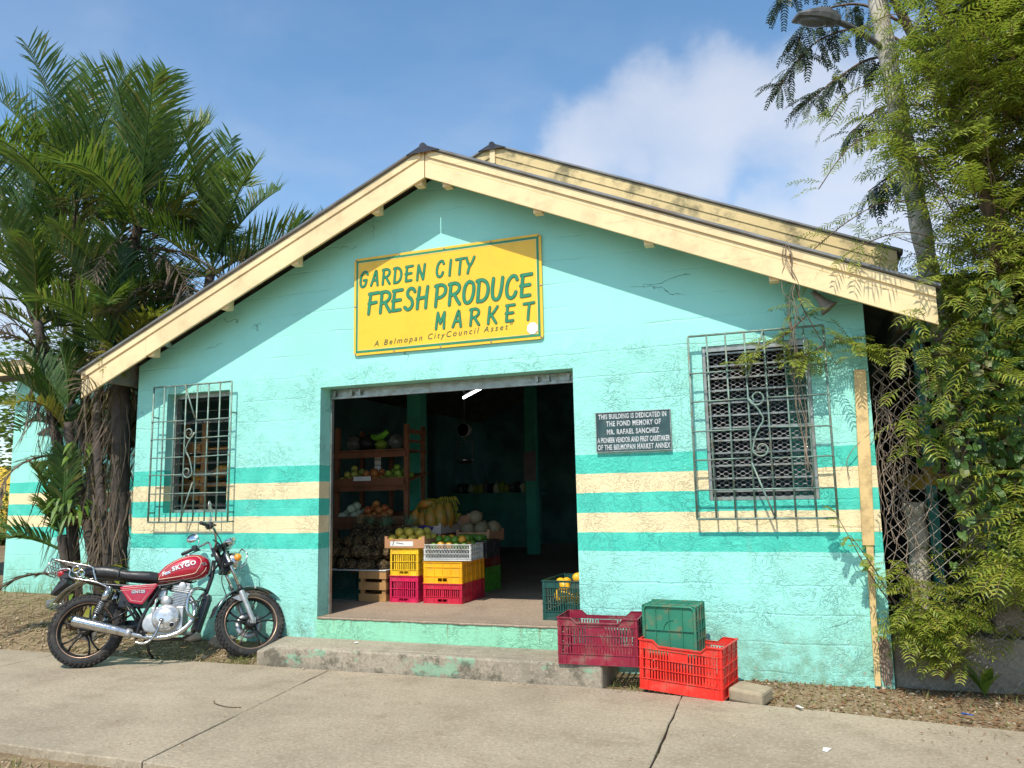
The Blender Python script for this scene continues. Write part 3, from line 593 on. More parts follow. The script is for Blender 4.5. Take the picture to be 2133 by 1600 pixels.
# ------------------------------------------------------------------ signboard with brush lettering
SX, SZ, SY = -3.785, 2.662, -0.022
sg = thing('signboard', 'large yellow sign with green lettering GARDEN CITY FRESH PRODUCE MARKET above the doorway', 'sign', (SX, SY, SZ))
def rrect(x0, x1, z0, z1, r, n=4):
    out = []
    for cx, cz, a in ((x1 - r, z1 - r, 0), (x0 + r, z1 - r, 90), (x0 + r, z0 + r, 180), (x1 - r, z0 + r, 270)):
        for k in range(n + 1): out.append((cx + r * cos(radians(a + 90 * k / n)), cz + r * sin(radians(a + 90 * k / n))))
    return out
MB().prism(rrect(0, 1.83, 0, 0.915, 0.03), 0.0, 0.012).build('panel', m_sign, sg)
def rim(mb, x0, x1, z0, z1, wd, y):
    for (a, b, c, d) in ((x0, x1, z1 - wd, z1), (x0, x1, z0, z0 + wd), (x0, x0 + wd, z0 + wd, z1 - wd), (x1 - wd, x1, z0 + wd, z1 - wd)): mb.add([(a, y, c), (b, y, c), (b, y, d), (a, y, d)], [(0, 1, 2, 3)])
bd = MB(); rim(bd, 0.022, 1.808, 0.022, 0.893, 0.020, -0.002); bd.build('green_border', m_sign_green, sg)
bd = MB(); rim(bd, 0.043, 1.787, 0.043, 0.872, 0.006, -0.002); bd.build('pale_border', m_sign_edge, sg)
GL = {  # brush capitals, unit box; each stroke a polyline
 'G': [[(.95, .82), (.8, .98), (.5, 1), (.22, .8), (.08, .45), (.12, .12), (.35, 0), (.62, .08), (.75, .28), (.80, .42)], [(.48, .44), (.82, .44)]],
 'A': [[(.0, .02), (.30, .5), (.62, 1), (.72, .5), (.80, .0)], [(.24, .36), (.76, .36)]],
 'R': [[(.2, 1), (.12, .5), (.04, 0)], [(.06, .97), (.55, 1), (.86, .88), (.84, .66), (.55, .5), (.18, .46)], [(.45, .48), (.68, .2), (.88, .0)]],
 'D': [[(.22, 1), (.14, .5), (.06, 0)], [(.04, .97), (.45, 1), (.8, .85), (.92, .55), (.78, .2), (.45, .02), (.08, .02)]],
 'E': [[(.24, .98), (.15, .5), (.08, .03)], [(.12, .98), (.9, 1.0)], [(.05, .5), (.74, .52)], [(.08, .02), (.72, .04)]],
 'N': [[(.04, 0), (.12, .5), (.22, .98)], [(.22, .98), (.45, .5), (.72, .02)], [(.72, .02), (.84, .5), (.95, 1)]],
 'C': [[(.92, .82), (.80, .98), (.55, 1), (.25, .8), (.1, .45), (.15, .12), (.4, .0), (.66, .08), (.80, .26)]],
 'I': [[(.6, 1), (.5, .5), (.42, 0)]],
 'T': [[(.05, .97), (.5, .98), (1, 1)], [(.58, .98), (.48, .5), (.40, 0)]],
 'Y': [[(.1, 1), (.2, .75), (.4, .5)], [(.98, 1), (.68, .62), (.4, .4), (.2, 0)]],
 'F': [[(.26, .98), (.15, .5), (.06, 0)], [(.12, .98), (.95, 1.0)], [(.08, .5), (.74, .54)]],
 'S': [[(.92, .84), (.78, .98), (.5, 1), (.3, .84), (.36, .64), (.62, .48), (.70, .25), (.55, .06), (.28, .0), (.05, .12)]],
 'H': [[(.26, 1), (.14, .5), (.05, 0)], [(.95, 1), (.84, .5), (.76, 0)], [(.06, .46), (.86, .52)]],
 'P': [[(.22, 1), (.13, .5), (.04, 0)], [(.05, .97), (.55, 1), (.88, .86), (.82, .58), (.5, .42), (.14, .40)]],
 'O': [[(.56, 1), (.26, .84), (.1, .45), (.16, .1), (.42, .0), (.72, .16), (.9, .55), (.86, .88), (.56, 1)]],
 'U': [[(.22, 1), (.12, .5), (.14, .14), (.38, .0), (.64, .12), (.82, .5), (.94, 1)]],
 'M': [[(.02, 0), (.12, .5), (.24, 1)], [(.24, 1), (.36, .6), (.46, .32)], [(.46, .32), (.7, .7), (.92, 1)], [(.92, 1), (.86, .5), (.82, 0)]],
 'K': [[(.24, 1), (.14, .5), (.05, 0)], [(.98, 1), (.6, .66), (.16, .42)], [(.36, .54), (.6, .25), (.82, 0)]],
}
_zoff = [0.0]
def brush(fill_mb, edge_mb, chars, x0, x1, z0, h, cw, wd):
    n = len(chars); adv = (x1 - x0 - cw) / (n - 1)
    for i, ch in enumerate(chars):
        for st_ in GL[ch]:
            P = [Vector((x0 + adv * i + a * cw, 0, z0 + b * h)) for a, b in st_]
            if len(P) > 2: P = fill([tuple(p) for p in P], 5)
            for mb, w_, yb in ((edge_mb, wd + 0.008, -0.0025), (fill_mb, wd, -0.0040)):
                _zoff[0] += 0.000008; yy = yb - _zoff[0]
                pts = [Vector((p.x, yy, p.z)) for p in P]; vs = []
                for k, p in enumerate(pts):
                    t = (pts[min(k + 1, len(pts) - 1)] - pts[max(k - 1, 0)]).normalized(); nrm = Vector((-t.z, 0, t.x)); vs += [p + nrm * w_ / 2, p - nrm * w_ / 2]
                mb.add(vs, [(2 * k, 2 * k + 1, 2 * k + 3, 2 * k + 2) for k in range(len(pts) - 1)])
                for e in (pts[0], pts[-1]):
                    _zoff[0] += 0.000004
                    c = [Vector((e.x + w_ / 2 * cos(2 * pi * k / 10), yb - _zoff[0], e.z + w_ / 2 * sin(2 * pi * k / 10))) for k in range(10)]; mb.add(c, [tuple(range(10))])
for nm, words in (('lettering_garden_city', (('GARDEN', .062, .735, .64, .138, .085, .0175), ('CITY', .842, 1.215, .645, .14, .083, .0175))),
                  ('lettering_fresh_produce', (('FRESH', .148, .765, .378, .190, .118, .0245), ('PRODUCE', .830, 1.752, .378, .190, .118, .0245))),
                  ('lettering_market', (('MARKET', .836, 1.755, .175, .142, .095, .018),))):
    fm, em = MB(), MB()
    for wd in words: brush(fm, em, *wd)
    fm.build(nm, m_sign_green, sg); em.build(nm + '_outline', m_sign_dark, sg)
RX = Matrix.Rotation(pi / 2, 4, 'X')
text_mesh('lettering_small', 'A Belmopan CityCouncil Asset"', 0.072, m_sign_dark, sg, Matrix.Translation((0.215, -0.0030, 0.072)) @ Matrix.Rotation(radians(1.6), 4, 'Y').inverted() @ RX, sx=1.0, spacing=1.40, shear=0.28)
pt = MB(); c = [(1.737 + 0.052 * cos(pi * k / 4 + 0.3), -0.0048, 0.096 + 0.054 * sin(pi * k / 4 + 0.3)) for k in range(8)]; pt.add(c, [tuple(range(8))]); pt.build('white_patch', m_white, sg)
for (a, b) in ((.02, .897), (.47, .900), (.92, .900), (1.37, .900), (1.81, .897), (.012, .46), (1.82, .46), (.02, .014), (.42, .013), (.88, .013), (1.36, .013), (1.81, .016)):
    q = MB(); q.lathe([(0.0, -0.006), (0.006, -0.005), (0.009, -0.001)], 8, Matrix.Translation((a, 0, b)), 'y'); q.build('screw', m_screw, sg)

# ------------------------------------------------------------------ memorial plaque
pq = thing('memorial_plaque', 'dark green dedication plaque with raised silver letters beside the doorway', 'plaque', (-1.533, -0.02, 1.693))
MB().prism(rrect(0.006, 0.594, 0.006, 0.314, 0.004), 0.0, 0.02).build('plate', m_plaque, pq)
b = MB()
for (x0, x1, z0, z1) in ((0, .6, .314, .32), (0, .6, 0, .006), (0, .006, .006, .314), (.594, .6, .006, .314)): b.bb(x0, x1, -0.006, 0.018, z0, z1)
b.build('rim', m_frame_al, pq)
for t, x0, x1, z, h in (("THIS BUILDING IS DEDICATED IN", .024, .567, .266, .038), ("THE FOND MEMORY OF", .086, .522, .207, .040), ("MR. RAFAEL SANCHEZ", .090, .506, .142, .039), ("A PIONEER VENDOR AND FIRST CARETAKER", .010, .588, .077, .040), ("OF THE BELMOPAN MARKET ANNEX", .012, .588, .020, .040)):
    sz = h / 0.70
    o = text_mesh('lettering', t, sz, m_plaque_letter, pq, Matrix.Identity(4), spacing=1.12 if len(t) < 30 else 1.0, ext=0.0012, weight=0.0016)
    xs_ = [v.co.x for v in o.data.vertices]; k = (x1 - x0) / (max(xs_) - min(xs_)); mn = min(xs_)
    o.data.transform(Matrix.Translation((x0, -0.0016, z)) @ RX @ Matrix.Diagonal((k, 1, 1, 1)) @ Matrix.Translation((-mn, 0, 0)))

# ------------------------------------------------------------------ plastic crates
def plastic(name, col, dirt=(0.25, 0.2, 0.14), dk=0.3): return simple(name, col, 0.42, 0, 0.12, 5, 0.06, 60, dirt, min(.8, dk * 1.7), 9, spec=0.35)
m_maroon = plastic('maroon_plastic', (0.26, 0.018, 0.04)); m_red = plastic('red_plastic', (0.78, 0.035, 0.022), dk=0.2); m_green_old = plastic('weathered_green_plastic', (0.03, 0.20, 0.12), (0.22, 0.17, 0.08), 0.75)
m_darkgreen = plastic('dark_green_plastic', (0.014, 0.075, 0.06), dk=0.12); m_magenta = plastic('pink_red_plastic', (0.62, 0.02, 0.09), dk=0.12); m_crimson = plastic('crimson_plastic', (0.56, 0.018, 0.05), dk=0.12)
m_yellow = plastic('yellow_plastic', (0.88, 0.56, 0.03), dk=0.12); m_amber = plastic('amber_plastic', (0.90, 0.44, 0.012), dk=0.12); m_whitep = plastic('white_plastic', (0.62, 0.62, 0.58), dk=0.3)
m_blackp = plastic('black_plastic', (0.015, 0.016, 0.018), dk=0.1); m_lime = plastic('lime_plastic', (0.10, 0.36, 0.03), dk=0.1); m_brownred = plastic('brown_red_plastic', (0.22, 0.03, 0.02), dk=0.2)
def crate_wall(mb, Lg, H, M, rows, verts, dip=0.0, handle=None, pitch=0.021):
    """one side in x (0..Lg) and z, outside towards -y; rows = (z0, z1, kind) as fractions"""
    t = 0.005; rb = 0.007
    for (a, b, k) in rows:
        z0, z1 = a * H, b * H
        if k == 'solid' or k == 'top':
            if handle and handle[0] >= a - 1e-6 and handle[1] <= b + 1e-6:
                hz0, hz1 = handle[0] * H, handle[1] * H; hx0, hx1 = Lg / 2 - 0.05, Lg / 2 + 0.05
                mb.bb(0, hx0, 0, t, z0, z1, M); mb.bb(hx1, Lg, 0, t, z0, z1, M); mb.bb(hx0, hx1, 0, t, z0, hz0, M); mb.bb(hx0, hx1, 0, t, hz1, z1, M)
                for (p, q) in ((hz0 - 0.006, hz0), (hz1, hz1 + 0.006)): mb.bb(hx0 - 0.006, hx1 + 0.006, -rb, 0, p, q, M)
                for p in (hx0 - 0.006, hx1): mb.bb(p, p + 0.006, -rb, 0, hz0, hz1, M)
            elif k == 'top' and dip:
                pr = [(0, z0), (Lg, z0), (Lg, z1), (Lg * 0.83, z1), (Lg * 0.76, z1 - dip), (Lg * 0.24, z1 - dip), (Lg * 0.17, z1), (0, z1)]; mb.prism(pr, 0, t, M)
            else: mb.bb(0, Lg, 0, t, z0, z1, M)
        elif k in ('slots', 'slots_gap'):
            n = int((Lg - 0.05) / pitch); gap = (Lg * 0.36, Lg * 0.60)
            for i in range(n + 1):
                x = 0.025 + (Lg - 0.05) * i / n
                mb.bb(x - pitch * 0.27, x + pitch * 0.27, 0, t, z0, z1, M)
            mb.bb(0, 0.03, 0, t, z0, z1, M); mb.bb(Lg - 0.03, Lg, 0, t, z0, z1, M)
            if k == 'slots_gap': mb.bb(gap[0], gap[1], 0.0005, t - 0.0005, z0, z1, M)
        elif k == 'lattice':
            p = 0.03; n = int(Lg / p)
            for i in range(-3, n + 1):
                for s_ in (1, -1):
                    xa = i * p + (0 if s_ > 0 else (z1 - z0) * 0.75); xb = i * p + ((z1 - z0) * 0.75 if s_ > 0 else 0)
                    if min(xa, xb) < 0.0 or max(xa, xb) > Lg: continue
                    mb.tube([(xa, t / 2, z0), (xb, t / 2, z1)], 0.0024, 4, M, False, smooth=False)
        mb.bb(-rb * 0.3, Lg + rb * 0.3, -rb, 0.0, z0 - 0.0025, z0 + 0.0025, M)
    if not dip: mb.bb(-rb, Lg + rb, -rb - 0.003, t, H - 0.007, H, M)
    else:
        for (a, b) in ((0.0, 0.17), (0.83, 1.0)): mb.bb(Lg * a - (rb if a == 0 else 0), Lg * b + (rb if b == 1 else 0), -rb - 0.003, t, H - 0.007, H + 0.001, M)
        mb.bb(Lg * 0.24, Lg * 0.76, -rb - 0.003, t, H - dip - 0.007, H - dip + 0.001, M)
        for (p, q) in (((Lg * 0.17, H), (Lg * 0.24, H - dip)), ((Lg * 0.76, H - dip), (Lg * 0.83, H))): mb.prism([(p[0], p[1] - 0.008), (q[0], q[1] - 0.008), (q[0], q[1] + 0.001), (p[0], p[1] + 0.001)], -rb - 0.003, t, M)
    for x in verts: mb.bb(Lg * x - 0.0025, Lg * x + 0.0025, -rb * 0.9, 0, 0, H - (dip if 0.24 < x < 0.76 else 0) - 0.008, M)
ROWS4 = [(0.0, .20, 'solid'), (.22, .40, 'slots'), (.42, .60, 'slots'), (.62, .80, 'slots_gap'), (.82, 1.0, 'top')]
ROWS2 = [(0.0, .24, 'solid'), (.26, .47, 'slots'), (.52, .72, 'slots'), (.75, 1.0, 'top')]
def crate_mesh(Lg, Wd, H, rows, rows_end=None, dip=0.03, handle=None, vl=(.04, .10, .33, .60, .9, .96), ve=(.06, .35, .65, .94), floor='grid'):
    mb = MB(); rows_end = rows_end or rows
    crate_wall(mb, Lg, H, Matrix.Identity(4), rows, vl, dip, None)
    crate_wall(mb, Lg, H, Matrix.Translation((Lg, Wd, 0)) @ Matrix.Rotation(pi, 4, 'Z'), rows, vl, dip, None)
    crate_wall(mb, Wd, H, Matrix.Translation((Lg, 0, 0)) @ Matrix.Rotation(pi / 2, 4, 'Z'), rows_end, ve, 0.0, handle)
    crate_wall(mb, Wd, H, Matrix.Translation((0, Wd, 0)) @ Matrix.Rotation(-pi / 2, 4, 'Z'), rows_end, ve, 0.0, handle)
    for (x, y) in ((0, 0), (Lg, 0), (Lg, Wd), (0, Wd)): mb.lathe([(0.010, 0.0), (0.011, 0.004), (0.011, H - 0.004), (0.010, H - 0.001)], 10, Matrix.Translation((x + (0.006 if x == 0 else -0.006), y + (0.006 if y == 0 else -0.006), 0)))
    if floor == 'solid': mb.bb(0.002, Lg - 0.002, 0.002, Wd - 0.002, 0.010, 0.016)
    else:
        for i in range(13): mb.bb(0.01 + (Lg - 0.02) * i / 12 - 0.008, 0.01 + (Lg - 0.02) * i / 12 + 0.008, 0.004, Wd - 0.004, 0.008, 0.013)
        for i in range(9): mb.bb(0.004, Lg - 0.004, 0.01 + (Wd - 0.02) * i / 8 - 0.006, 0.01 + (Wd - 0.02) * i / 8 + 0.006, 0.0125, 0.017)
    return mb
def crate(name, label, mat, loc, rz, group=None, **k):
    mb = crate_mesh(**k); o = mb.build(name, mat, None, fix=False); o.location = loc; o.rotation_euler = (0, 0, rz); return tag(o, label, 'crate', group)
GC = 'stacked plastic crates'
crate('plastic_crate', 'empty maroon plastic crate overhanging the right end of the concrete step', m_maroon, (-1.755, -0.475, 0.156), radians(2.5), 'empty crates by the step', Lg=0.58, Wd=0.36, H=0.325, rows=ROWS4, dip=0.035)
o = crate('plastic_crate', 'bright red plastic crate on the ground holding a green crate', m_red, (-1.165, -0.475, 0.022), radians(-11.5), 'empty crates by the step', Lg=0.58, Wd=0.36, H=0.335, rows=ROWS4, dip=0.035); o.rotation_euler = (radians(1.0), radians(2.2), radians(-11.5))
o = crate('plastic_crate', 'grimy green crate turned on its side inside the red crate', m_green_old, (-1.135, -0.405, 0.24), 0, 'empty crates by the step', Lg=0.37, Wd=0.33, H=0.26, rows=[(0, .2, 'solid'), (.22, .55, 'solid'), (.57, .8, 'solid'), (.82, 1, 'solid')], dip=0.0, vl=(.04, .2, .4, .6, .8, .96), ve=(.06, .3, .5, .7, .94), floor='solid')
o.rotation_euler = (radians(-90), 0, radians(-6)); o.location = (-1.13, -0.40, 0.262 + 0.315)
o.matrix_world = Matrix.Translation((-1.138, -0.402, 0.245)) @ Matrix.Rotation(radians(-7), 4, 'Z') @ Matrix.Rotation(radians(-90), 4, 'X') @ Matrix.Translation((0, -0.33, 0))
bb_ = MB()                                                          # ribs and moulded arc on the crate's upturned base
for x in (0.09, 0.185, 0.28): bb_.bb(x - 0.002, x + 0.002, 0.012, 0.318, -0.001, 0.0095)
bb_.bb(0.012, 0.358, 0.165, 0.169, -0.0012, 0.0095); bb_.tube([(0.215 + 0.07 * cos(a), 0.165 - 0.07 * sin(a), 0.006) for a in [radians(90 + 9 * k) for k in range(11)]], 0.003, 5)
rr_ = rrect(0.004, 0.366, 0.004, 0.326, 0.03); bb_.tube([(a, b, 0.004) for a, b in rr_], 0.009, 6, None, False, True); bb_.build('base_ribs', m_green_old, o)

def gcrate(label, mat, x, y, z, Lx, Wy, H, end_rows, handle=None, long_rows=None, dip=0.0, rz=0.0, group=GC, ve=None, name='plastic_crate'):
    """a crate whose short end faces the street"""
    mb = crate_mesh(Wy, Lx, H, long_rows or end_rows, end_rows, dip, handle, (.03, .2, .4, .6, .8, .97), ve or (.06, .28, .5, .72, .94))
    o = mb.build(name, mat, None, fix=False); o.matrix_world = Matrix.Translation((x, y, z)) @ Matrix.Rotation(rz, 4, 'Z') @ Matrix.Translation((0, Wy, 0)) @ Matrix.Rotation(-pi / 2, 4, 'Z')
    return tag(o, label, 'crate', group)
FZ = 0.329
EA = [(0.0, .18, 'solid'), (.20, .46, 'slots'), (.50, .77, 'slots'), (.79, 1.0, 'solid')]
EB = [(0.0, .30, 'solid'), (.33, .68, 'slots'), (.72, 1.0, 'solid')]; EC = [(0.0, .30, 'solid'), (.32, .72, 'solid'), (.74, 1.0, 'solid')]
gcrate('narrow pink red crate on the floor below the tall yellow crate', m_magenta, -3.990, 1.035, FZ, 0.31, 0.50, 0.262, EA, (.04, .15))
gcrate('tall yellow slotted crate under the carton of yellow fruit', m_yellow, -3.988, 1.038, FZ + 0.264, 0.31, 0.50, 0.268, EA, (.04, .15))
gcrate('wide crimson crate on the floor carrying the amber crate', m_crimson, -3.612, 1.035, FZ, 0.41, 0.60, 0.192, EB, (.06, .22), EC, rz=radians(1))
gcrate('wide amber yellow solid sided crate under the white lattice crate', m_amber, -3.612, 1.038, FZ + 0.194, 0.41, 0.60, 0.208, EC, (.06, .24), EC, rz=radians(1))
gcrate('shallow white lattice crate full of limes and oranges', m_whitep, -3.605, 1.03, FZ + 0.415, 0.50, 0.34, 0.158, [(0, .08, 'solid'), (.12, .36, 'lattice'), (.4, .62, 'lattice'), (.66, .92, 'lattice'), (.94, 1, 'solid')], None, ve=(.02, .98), rz=radians(2))
gcrate('black shallow crate of limes behind the white lattice crate', m_blackp, -3.56, 1.42, FZ + 0.415, 0.47, 0.36, 0.17, EC, None)
gcrate('lime green crate on the floor behind the crimson crate', m_lime, -3.70, 2.02, FZ, 0.37, 0.36, 0.26, EC, None, EB, rz=radians(-3))
gcrate('brown red crate on top of the lime green crate', m_brownred, -3.70, 2.02, FZ + 0.262, 0.37, 0.36, 0.275, EC, None, EB, rz=radians(-3))
gcrate('brown red crate on the floor hidden behind the yellow stack', m_brownred, -4.20, 1.82, FZ, 0.40, 0.5, 0.315, EB, None)
gcrate('brown red upper crate holding up the papaya box', m_brownred, -4.20, 1.82, FZ + 0.317, 0.40, 0.5, 0.31, EB, None)
gcrate('dark green crate under the pineapples beside the door jamb', m_darkgreen, -4.98, 1.12, FZ, 0.575, 0.40, 0.30, [(0.0, .2, 'solid'), (.22, .45, 'slots'), (.48, .7, 'slots'), (.73, .9, 'slots'), (.92, 1, 'solid')], None)
o = gcrate('dark green slotted crate of yellow mangoes at the right door jamb', m_darkgreen, -2.125, 0.31, FZ, 0.40, 0.58, 0.325, [(0.0, .2, 'solid'), (.22, .40, 'slots'), (.42, .60, 'slots'), (.62, .80, 'slots'), (.82, 1.0, 'solid')], (.84, .95), dip=0.0, rz=radians(-2))
# wooden crate and shallow cardboard boxes
m_wood = board('pale_crate_wood', (0.48, 0.26, 0.10), 0, (0.20, 0.11, 0.05), 0.5); m_shelf = board('brown_shelf_wood', (0.24, 0.095, 0.045), 0, (0.06, 0.03, 0.015), 0.6)
m_card = simple('kraft_cardboard', (0.50, 0.25, 0.12), 0.75, 0, 0.08, 5, 0.05, 80); m_cardwhite = simple('pale_cardboard', (0.60, 0.47, 0.38), 0.75, 0, 0.1, 4); m_ink = simple('printed_ink', (0.03, 0.03, 0.03), 0.7)
wc = thing('wooden_crate', 'low slatted wooden crate on the floor below the pineapples', 'crate', (-4.345, 1.02, FZ)); b = MB(); p_ = MB()
for i, z in enumerate((0.0, 0.115, 0.225)):
    b.bb(0, 0.315, 0, 0.012, z, z + 0.075); b.bb(0, 0.315, 0.388, 0.40, z, z + 0.075); b.bb(-0.001, 0.011, 0.0125, 0.3875, z, z + 0.07); b.bb(0.304, 0.316, 0.0125, 0.3875, z, z + 0.07)
b.build('slats', m_wood, wc)
for (x, y) in ((0.013, 0.013), (0.262, 0.013), (0.013, 0.347), (0.262, 0.347)):
    p = MB(); p.bb(x, x + 0.04, y, y + 0.04, 0.001, 0.298); p.build('corner_post', m_wood, wc)
def carton(label, x, y, z, w, d, h, mat, rz=0.0, lab=False, name='fruit_box'):
    t = thing(name, label, 'box', (x, y, z), rz); b = MB(); k = 0.008
    for (a, c, e, f) in ((0, w, 0, k), (0, w, d - k, d), (0, k, k, d - k), (w - k, w, k, d - k)): b.bb(a, c, e, f, 0, h)
    b.bb(k, w - k, k, d - k, 0, 0.006); b.build('sides', mat, t)
    for (a, e) in ((0, 0), (w - 0.03, 0), (0, d - 0.03), (w - 0.03, d - 0.03)):
        p = MB(); p.prism([(a, e), (a + 0.03, e), (a + 0.03, e + 0.03), (a, e + 0.03)], -0.0, h + 0.028, Matrix.Identity(4), 'xy'); p.v = [(q[0] + (0.0006 if a == 0 else -0.0006) * -1, q[1] - 0.0006 if e == 0 else q[1] + 0.0006, q[2]) for q in p.v]; p.build('corner_post', mat, t)
    if lab:
        q = MB(); q.add([(w * .14, -0.002, h * .2), (w * .72, -0.002, h * .2), (w * .72, -0.002, h * .75), (w * .14, -0.002, h * .75)], [(0, 1, 2, 3)]); lb = q.build('paper_label', m_white, t)
        q = MB(); q.add([(w * .20, -0.003, h * .28), (w * .215, -0.003, h * .28), (w * .25, -0.003, h * .9), (w * .235, -0.003, h * .9)], [(0, 1, 2, 3)]); q.add([(w * .30, -0.003, h * .55), (w * .48, -0.003, h * .42), (w * .48, -0.003, h * .49), (w * .30, -0.003, h * .62)], [(0, 1, 2, 3)]); q.build('printed_marks', m_ink, lb)
    return t
carton('shallow brown box of yellow fruit on top of the yellow crate', -4.045, 1.02, FZ + 0.535, 0.45, 0.40, 0.088, m_card, lab=True)
carton('pale cardboard box of papayas behind the yellow fruit', -4.215, 1.84, 0.962, 0.41, 0.55, 0.088, m_cardwhite)
carton('brown box of melons on the brown red crate', -3.70, 2.02, FZ + 0.540, 0.41, 0.40, 0.10, m_card, radians(-3))
# white board under the pineapples
o = MB().bb(-0.36, 0.36, -0.02, 0.44, 0, 0.008).build('white_board', m_white, None); o.location = (-4.39, 1.03, 0.6335); tag(o, 'thin white board lying across the crates under the pineapples', 'board')

# ------------------------------------------------------------------ fruit
def fruit_mesh(name, mat, kind):
    b = MB()
    def dim(v):
        r = sqrt(v.x ** 2 + v.y ** 2); k = v.copy(); k.z -= 0.28 * max(0, 1 - r / 0.42) ** 1.3 * (1 if v.z > 0 else -0.6); k.z -= 0.0; return k * (1 + 0.05 * v.z)
    def pap(v): k = v.copy(); s = 0.78 + 0.22 * sin((v.z + 1) * 1.6); return Vector((k.x * s, k.y * s, k.z))
    if kind == 'apple': b.ball((0, 0, 0), (1, 1, 0.93), 16, 12, fn=dim); b.tube([(0, 0, .62), (.05, 0, 1.05)], .05, 5)
    elif kind == 'papaya': b.ball((0, 0, 0), (0.5, 0.5, 1), 16, 12, fn=pap); b.tube([(0, 0, .96), (0, 0, 1.05)], .06, 6)
    elif kind == 'mango': b.ball((0, 0, 0), (1.35, 0.85, 0.95), 16, 12, fn=lambda v: Vector((v.x, v.y, v.z + 0.15 * v.x * v.x)))
    else: b.ball((0, 0, 0), (1, 1, 0.96), 16, 12, fn=lambda v: v * (1 + 0.02 * sin(v.x * 5 + v.z * 4))); b.ball((0, 0, .95), (.08, .08, .04), 6, 4)
    o = b.build(name, mat, None, fix=False); me = o.data; bpy.data.objects.remove(o); return me
def fmat(name, a, b_, spots=None, rough=0.35, vs=2.2):
    t = NT(name); oi = t.N.new('ShaderNodeObjectInfo'); f = t.math('ADD', t.rng(t.noise(vs, 4), 0.3, 0.7, 0, 0.7), t.math('MULTIPLY', oi.outputs['Random'], 0.45), None, True)
    c = t.mix(f, a, b_)
    if spots: c = t.mix(t.rng(t.noise(7, 5, 0.7), 0.60, 0.68, 0, 0.8), c, spots)
    return t.fin(c, rough, t.bump(t.noise(40, 3), 0.08, 0.01), spec=0.4)
m_apple = fmat('red_apple_skin', (0.42, 0.025, 0.025), (0.62, 0.30, 0.07), rough=0.25); m_gapple = fmat('green_apple_skin', (0.17, 0.30, 0.03), (0.30, 0.38, 0.06), rough=0.25)
m_pear = fmat('yellow_apple_skin', (0.50, 0.38, 0.06), (0.42, 0.44, 0.09)); m_yfruit = fmat('yellow_passionfruit_skin', (0.80, 0.50, 0.05), (0.42, 0.38, 0.06), (0.20, 0.12, 0.03), 0.4)
m_lime_f = fmat('lime_skin', (0.045, 0.16, 0.015), (0.16, 0.27, 0.03)); m_orange = fmat('orange_skin', (0.70, 0.26, 0.02), (0.62, 0.36, 0.04)); m_melon = fmat('netted_melon_skin', (0.30, 0.22, 0.12), (0.20, 0.17, 0.09), (0.38, 0.31, 0.20), 0.6, 4)
m_papaya = fmat('papaya_skin', (0.20, 0.21, 0.03), (0.60, 0.22, 0.03), (0.10, 0.16, 0.02), 0.4, 1.4); m_mango = fmat('yellow_mango_skin', (0.86, 0.48, 0.03), (0.80, 0.42, 0.02), (0.4, 0.2, 0.02)); m_cab = fmat('pale_cabbage_leaf', (0.50, 0.56, 0.38), (0.60, 0.64, 0.46), None, 0.5)
FM = {'apple': fruit_mesh('red_apple', m_apple, 'apple'), 'gapple': fruit_mesh('green_apple', m_gapple, 'apple'), 'pear': fruit_mesh('yellow_apple', m_pear, 'apple'), 'yf': fruit_mesh('yellow_fruit', m_yfruit, 'round'), 'lime': fruit_mesh('lime', m_lime_f, 'round'),
      'orange': fruit_mesh('orange', m_orange, 'round'), 'melon': fruit_mesh('melon', m_melon, 'round'), 'papaya': fruit_mesh('papaya', m_papaya, 'papaya'), 'mango': fruit_mesh('mango', m_mango, 'mango'), 'cab': fruit_mesh('cabbage', m_cab, 'round')}
def fruit(k, name, label, cat, group, p, r, rot=None):
    o = bpy.data.objects.new(name, FM[k]); COL.objects.link(o); o.location = p; s = r * U(0.92, 1.08); o.scale = (s, s, s)
    o.rotation_euler = rot if rot is not None else (U(-0.7, 0.7), U(-0.7, 0.7), U(0, 6.28)); return tag(o, label, cat, group)
def heap(x0, x1, y0, y1, z, r, layers=3, n=99):
    out = []
    for k in range(layers):
        ins = r * (1 + k * 0.95); nx = max(1, int((x1 - x0 - 2 * ins) / (1.9 * r)) + 1); ny = max(1, int((y1 - y0 - 2 * ins) / (1.9 * r)) + 1)
        for i in range(nx):
            for j in range(ny):
                fx = (x0 + x1) / 2 if nx == 1 else x0 + ins + (x1 - x0 - 2 * ins) * i / (nx - 1); fy = (y0 + y1) / 2 if ny == 1 else y0 + ins + (y1 - y0 - 2 * ins) * j / (ny - 1)
                out.append((fx + U(-.2, .2) * r, fy + U(-.2, .2) * r, z + r + k * r * 1.35 + U(-.1, .1) * r))
    return out[:n]
for p in heap(-4.03, -3.61, 1.04, 1.38, FZ + 0.575, 0.047, 2): fruit('yf', 'yellow_fruit', 'round yellow speckled fruit heaped in the brown cardboard box', 'fruit', 'yellow fruit in the box', p, 0.047)
for i, p in enumerate(heap(-3.57, -3.15, 1.06, 1.34, FZ + 0.51, 0.043, 2)):
    k = 'lime' if i % 5 not in (1, 3) else 'orange'
    fruit(k, k if k == 'orange' else 'lime', 'green lime heaped in the white lattice crate' if k == 'lime' else 'small orange lying among the limes in the white crate', 'fruit', 'limes in the white crate' if k == 'lime' else 'oranges among the limes', p, 0.043)
for p in heap(-3.52, -3.13, 1.46, 1.76, FZ + 0.49, 0.047, 2): fruit('lime', 'lime', 'green lime in the black crate behind the white one', 'fruit', 'limes in the black crate', p, 0.047)
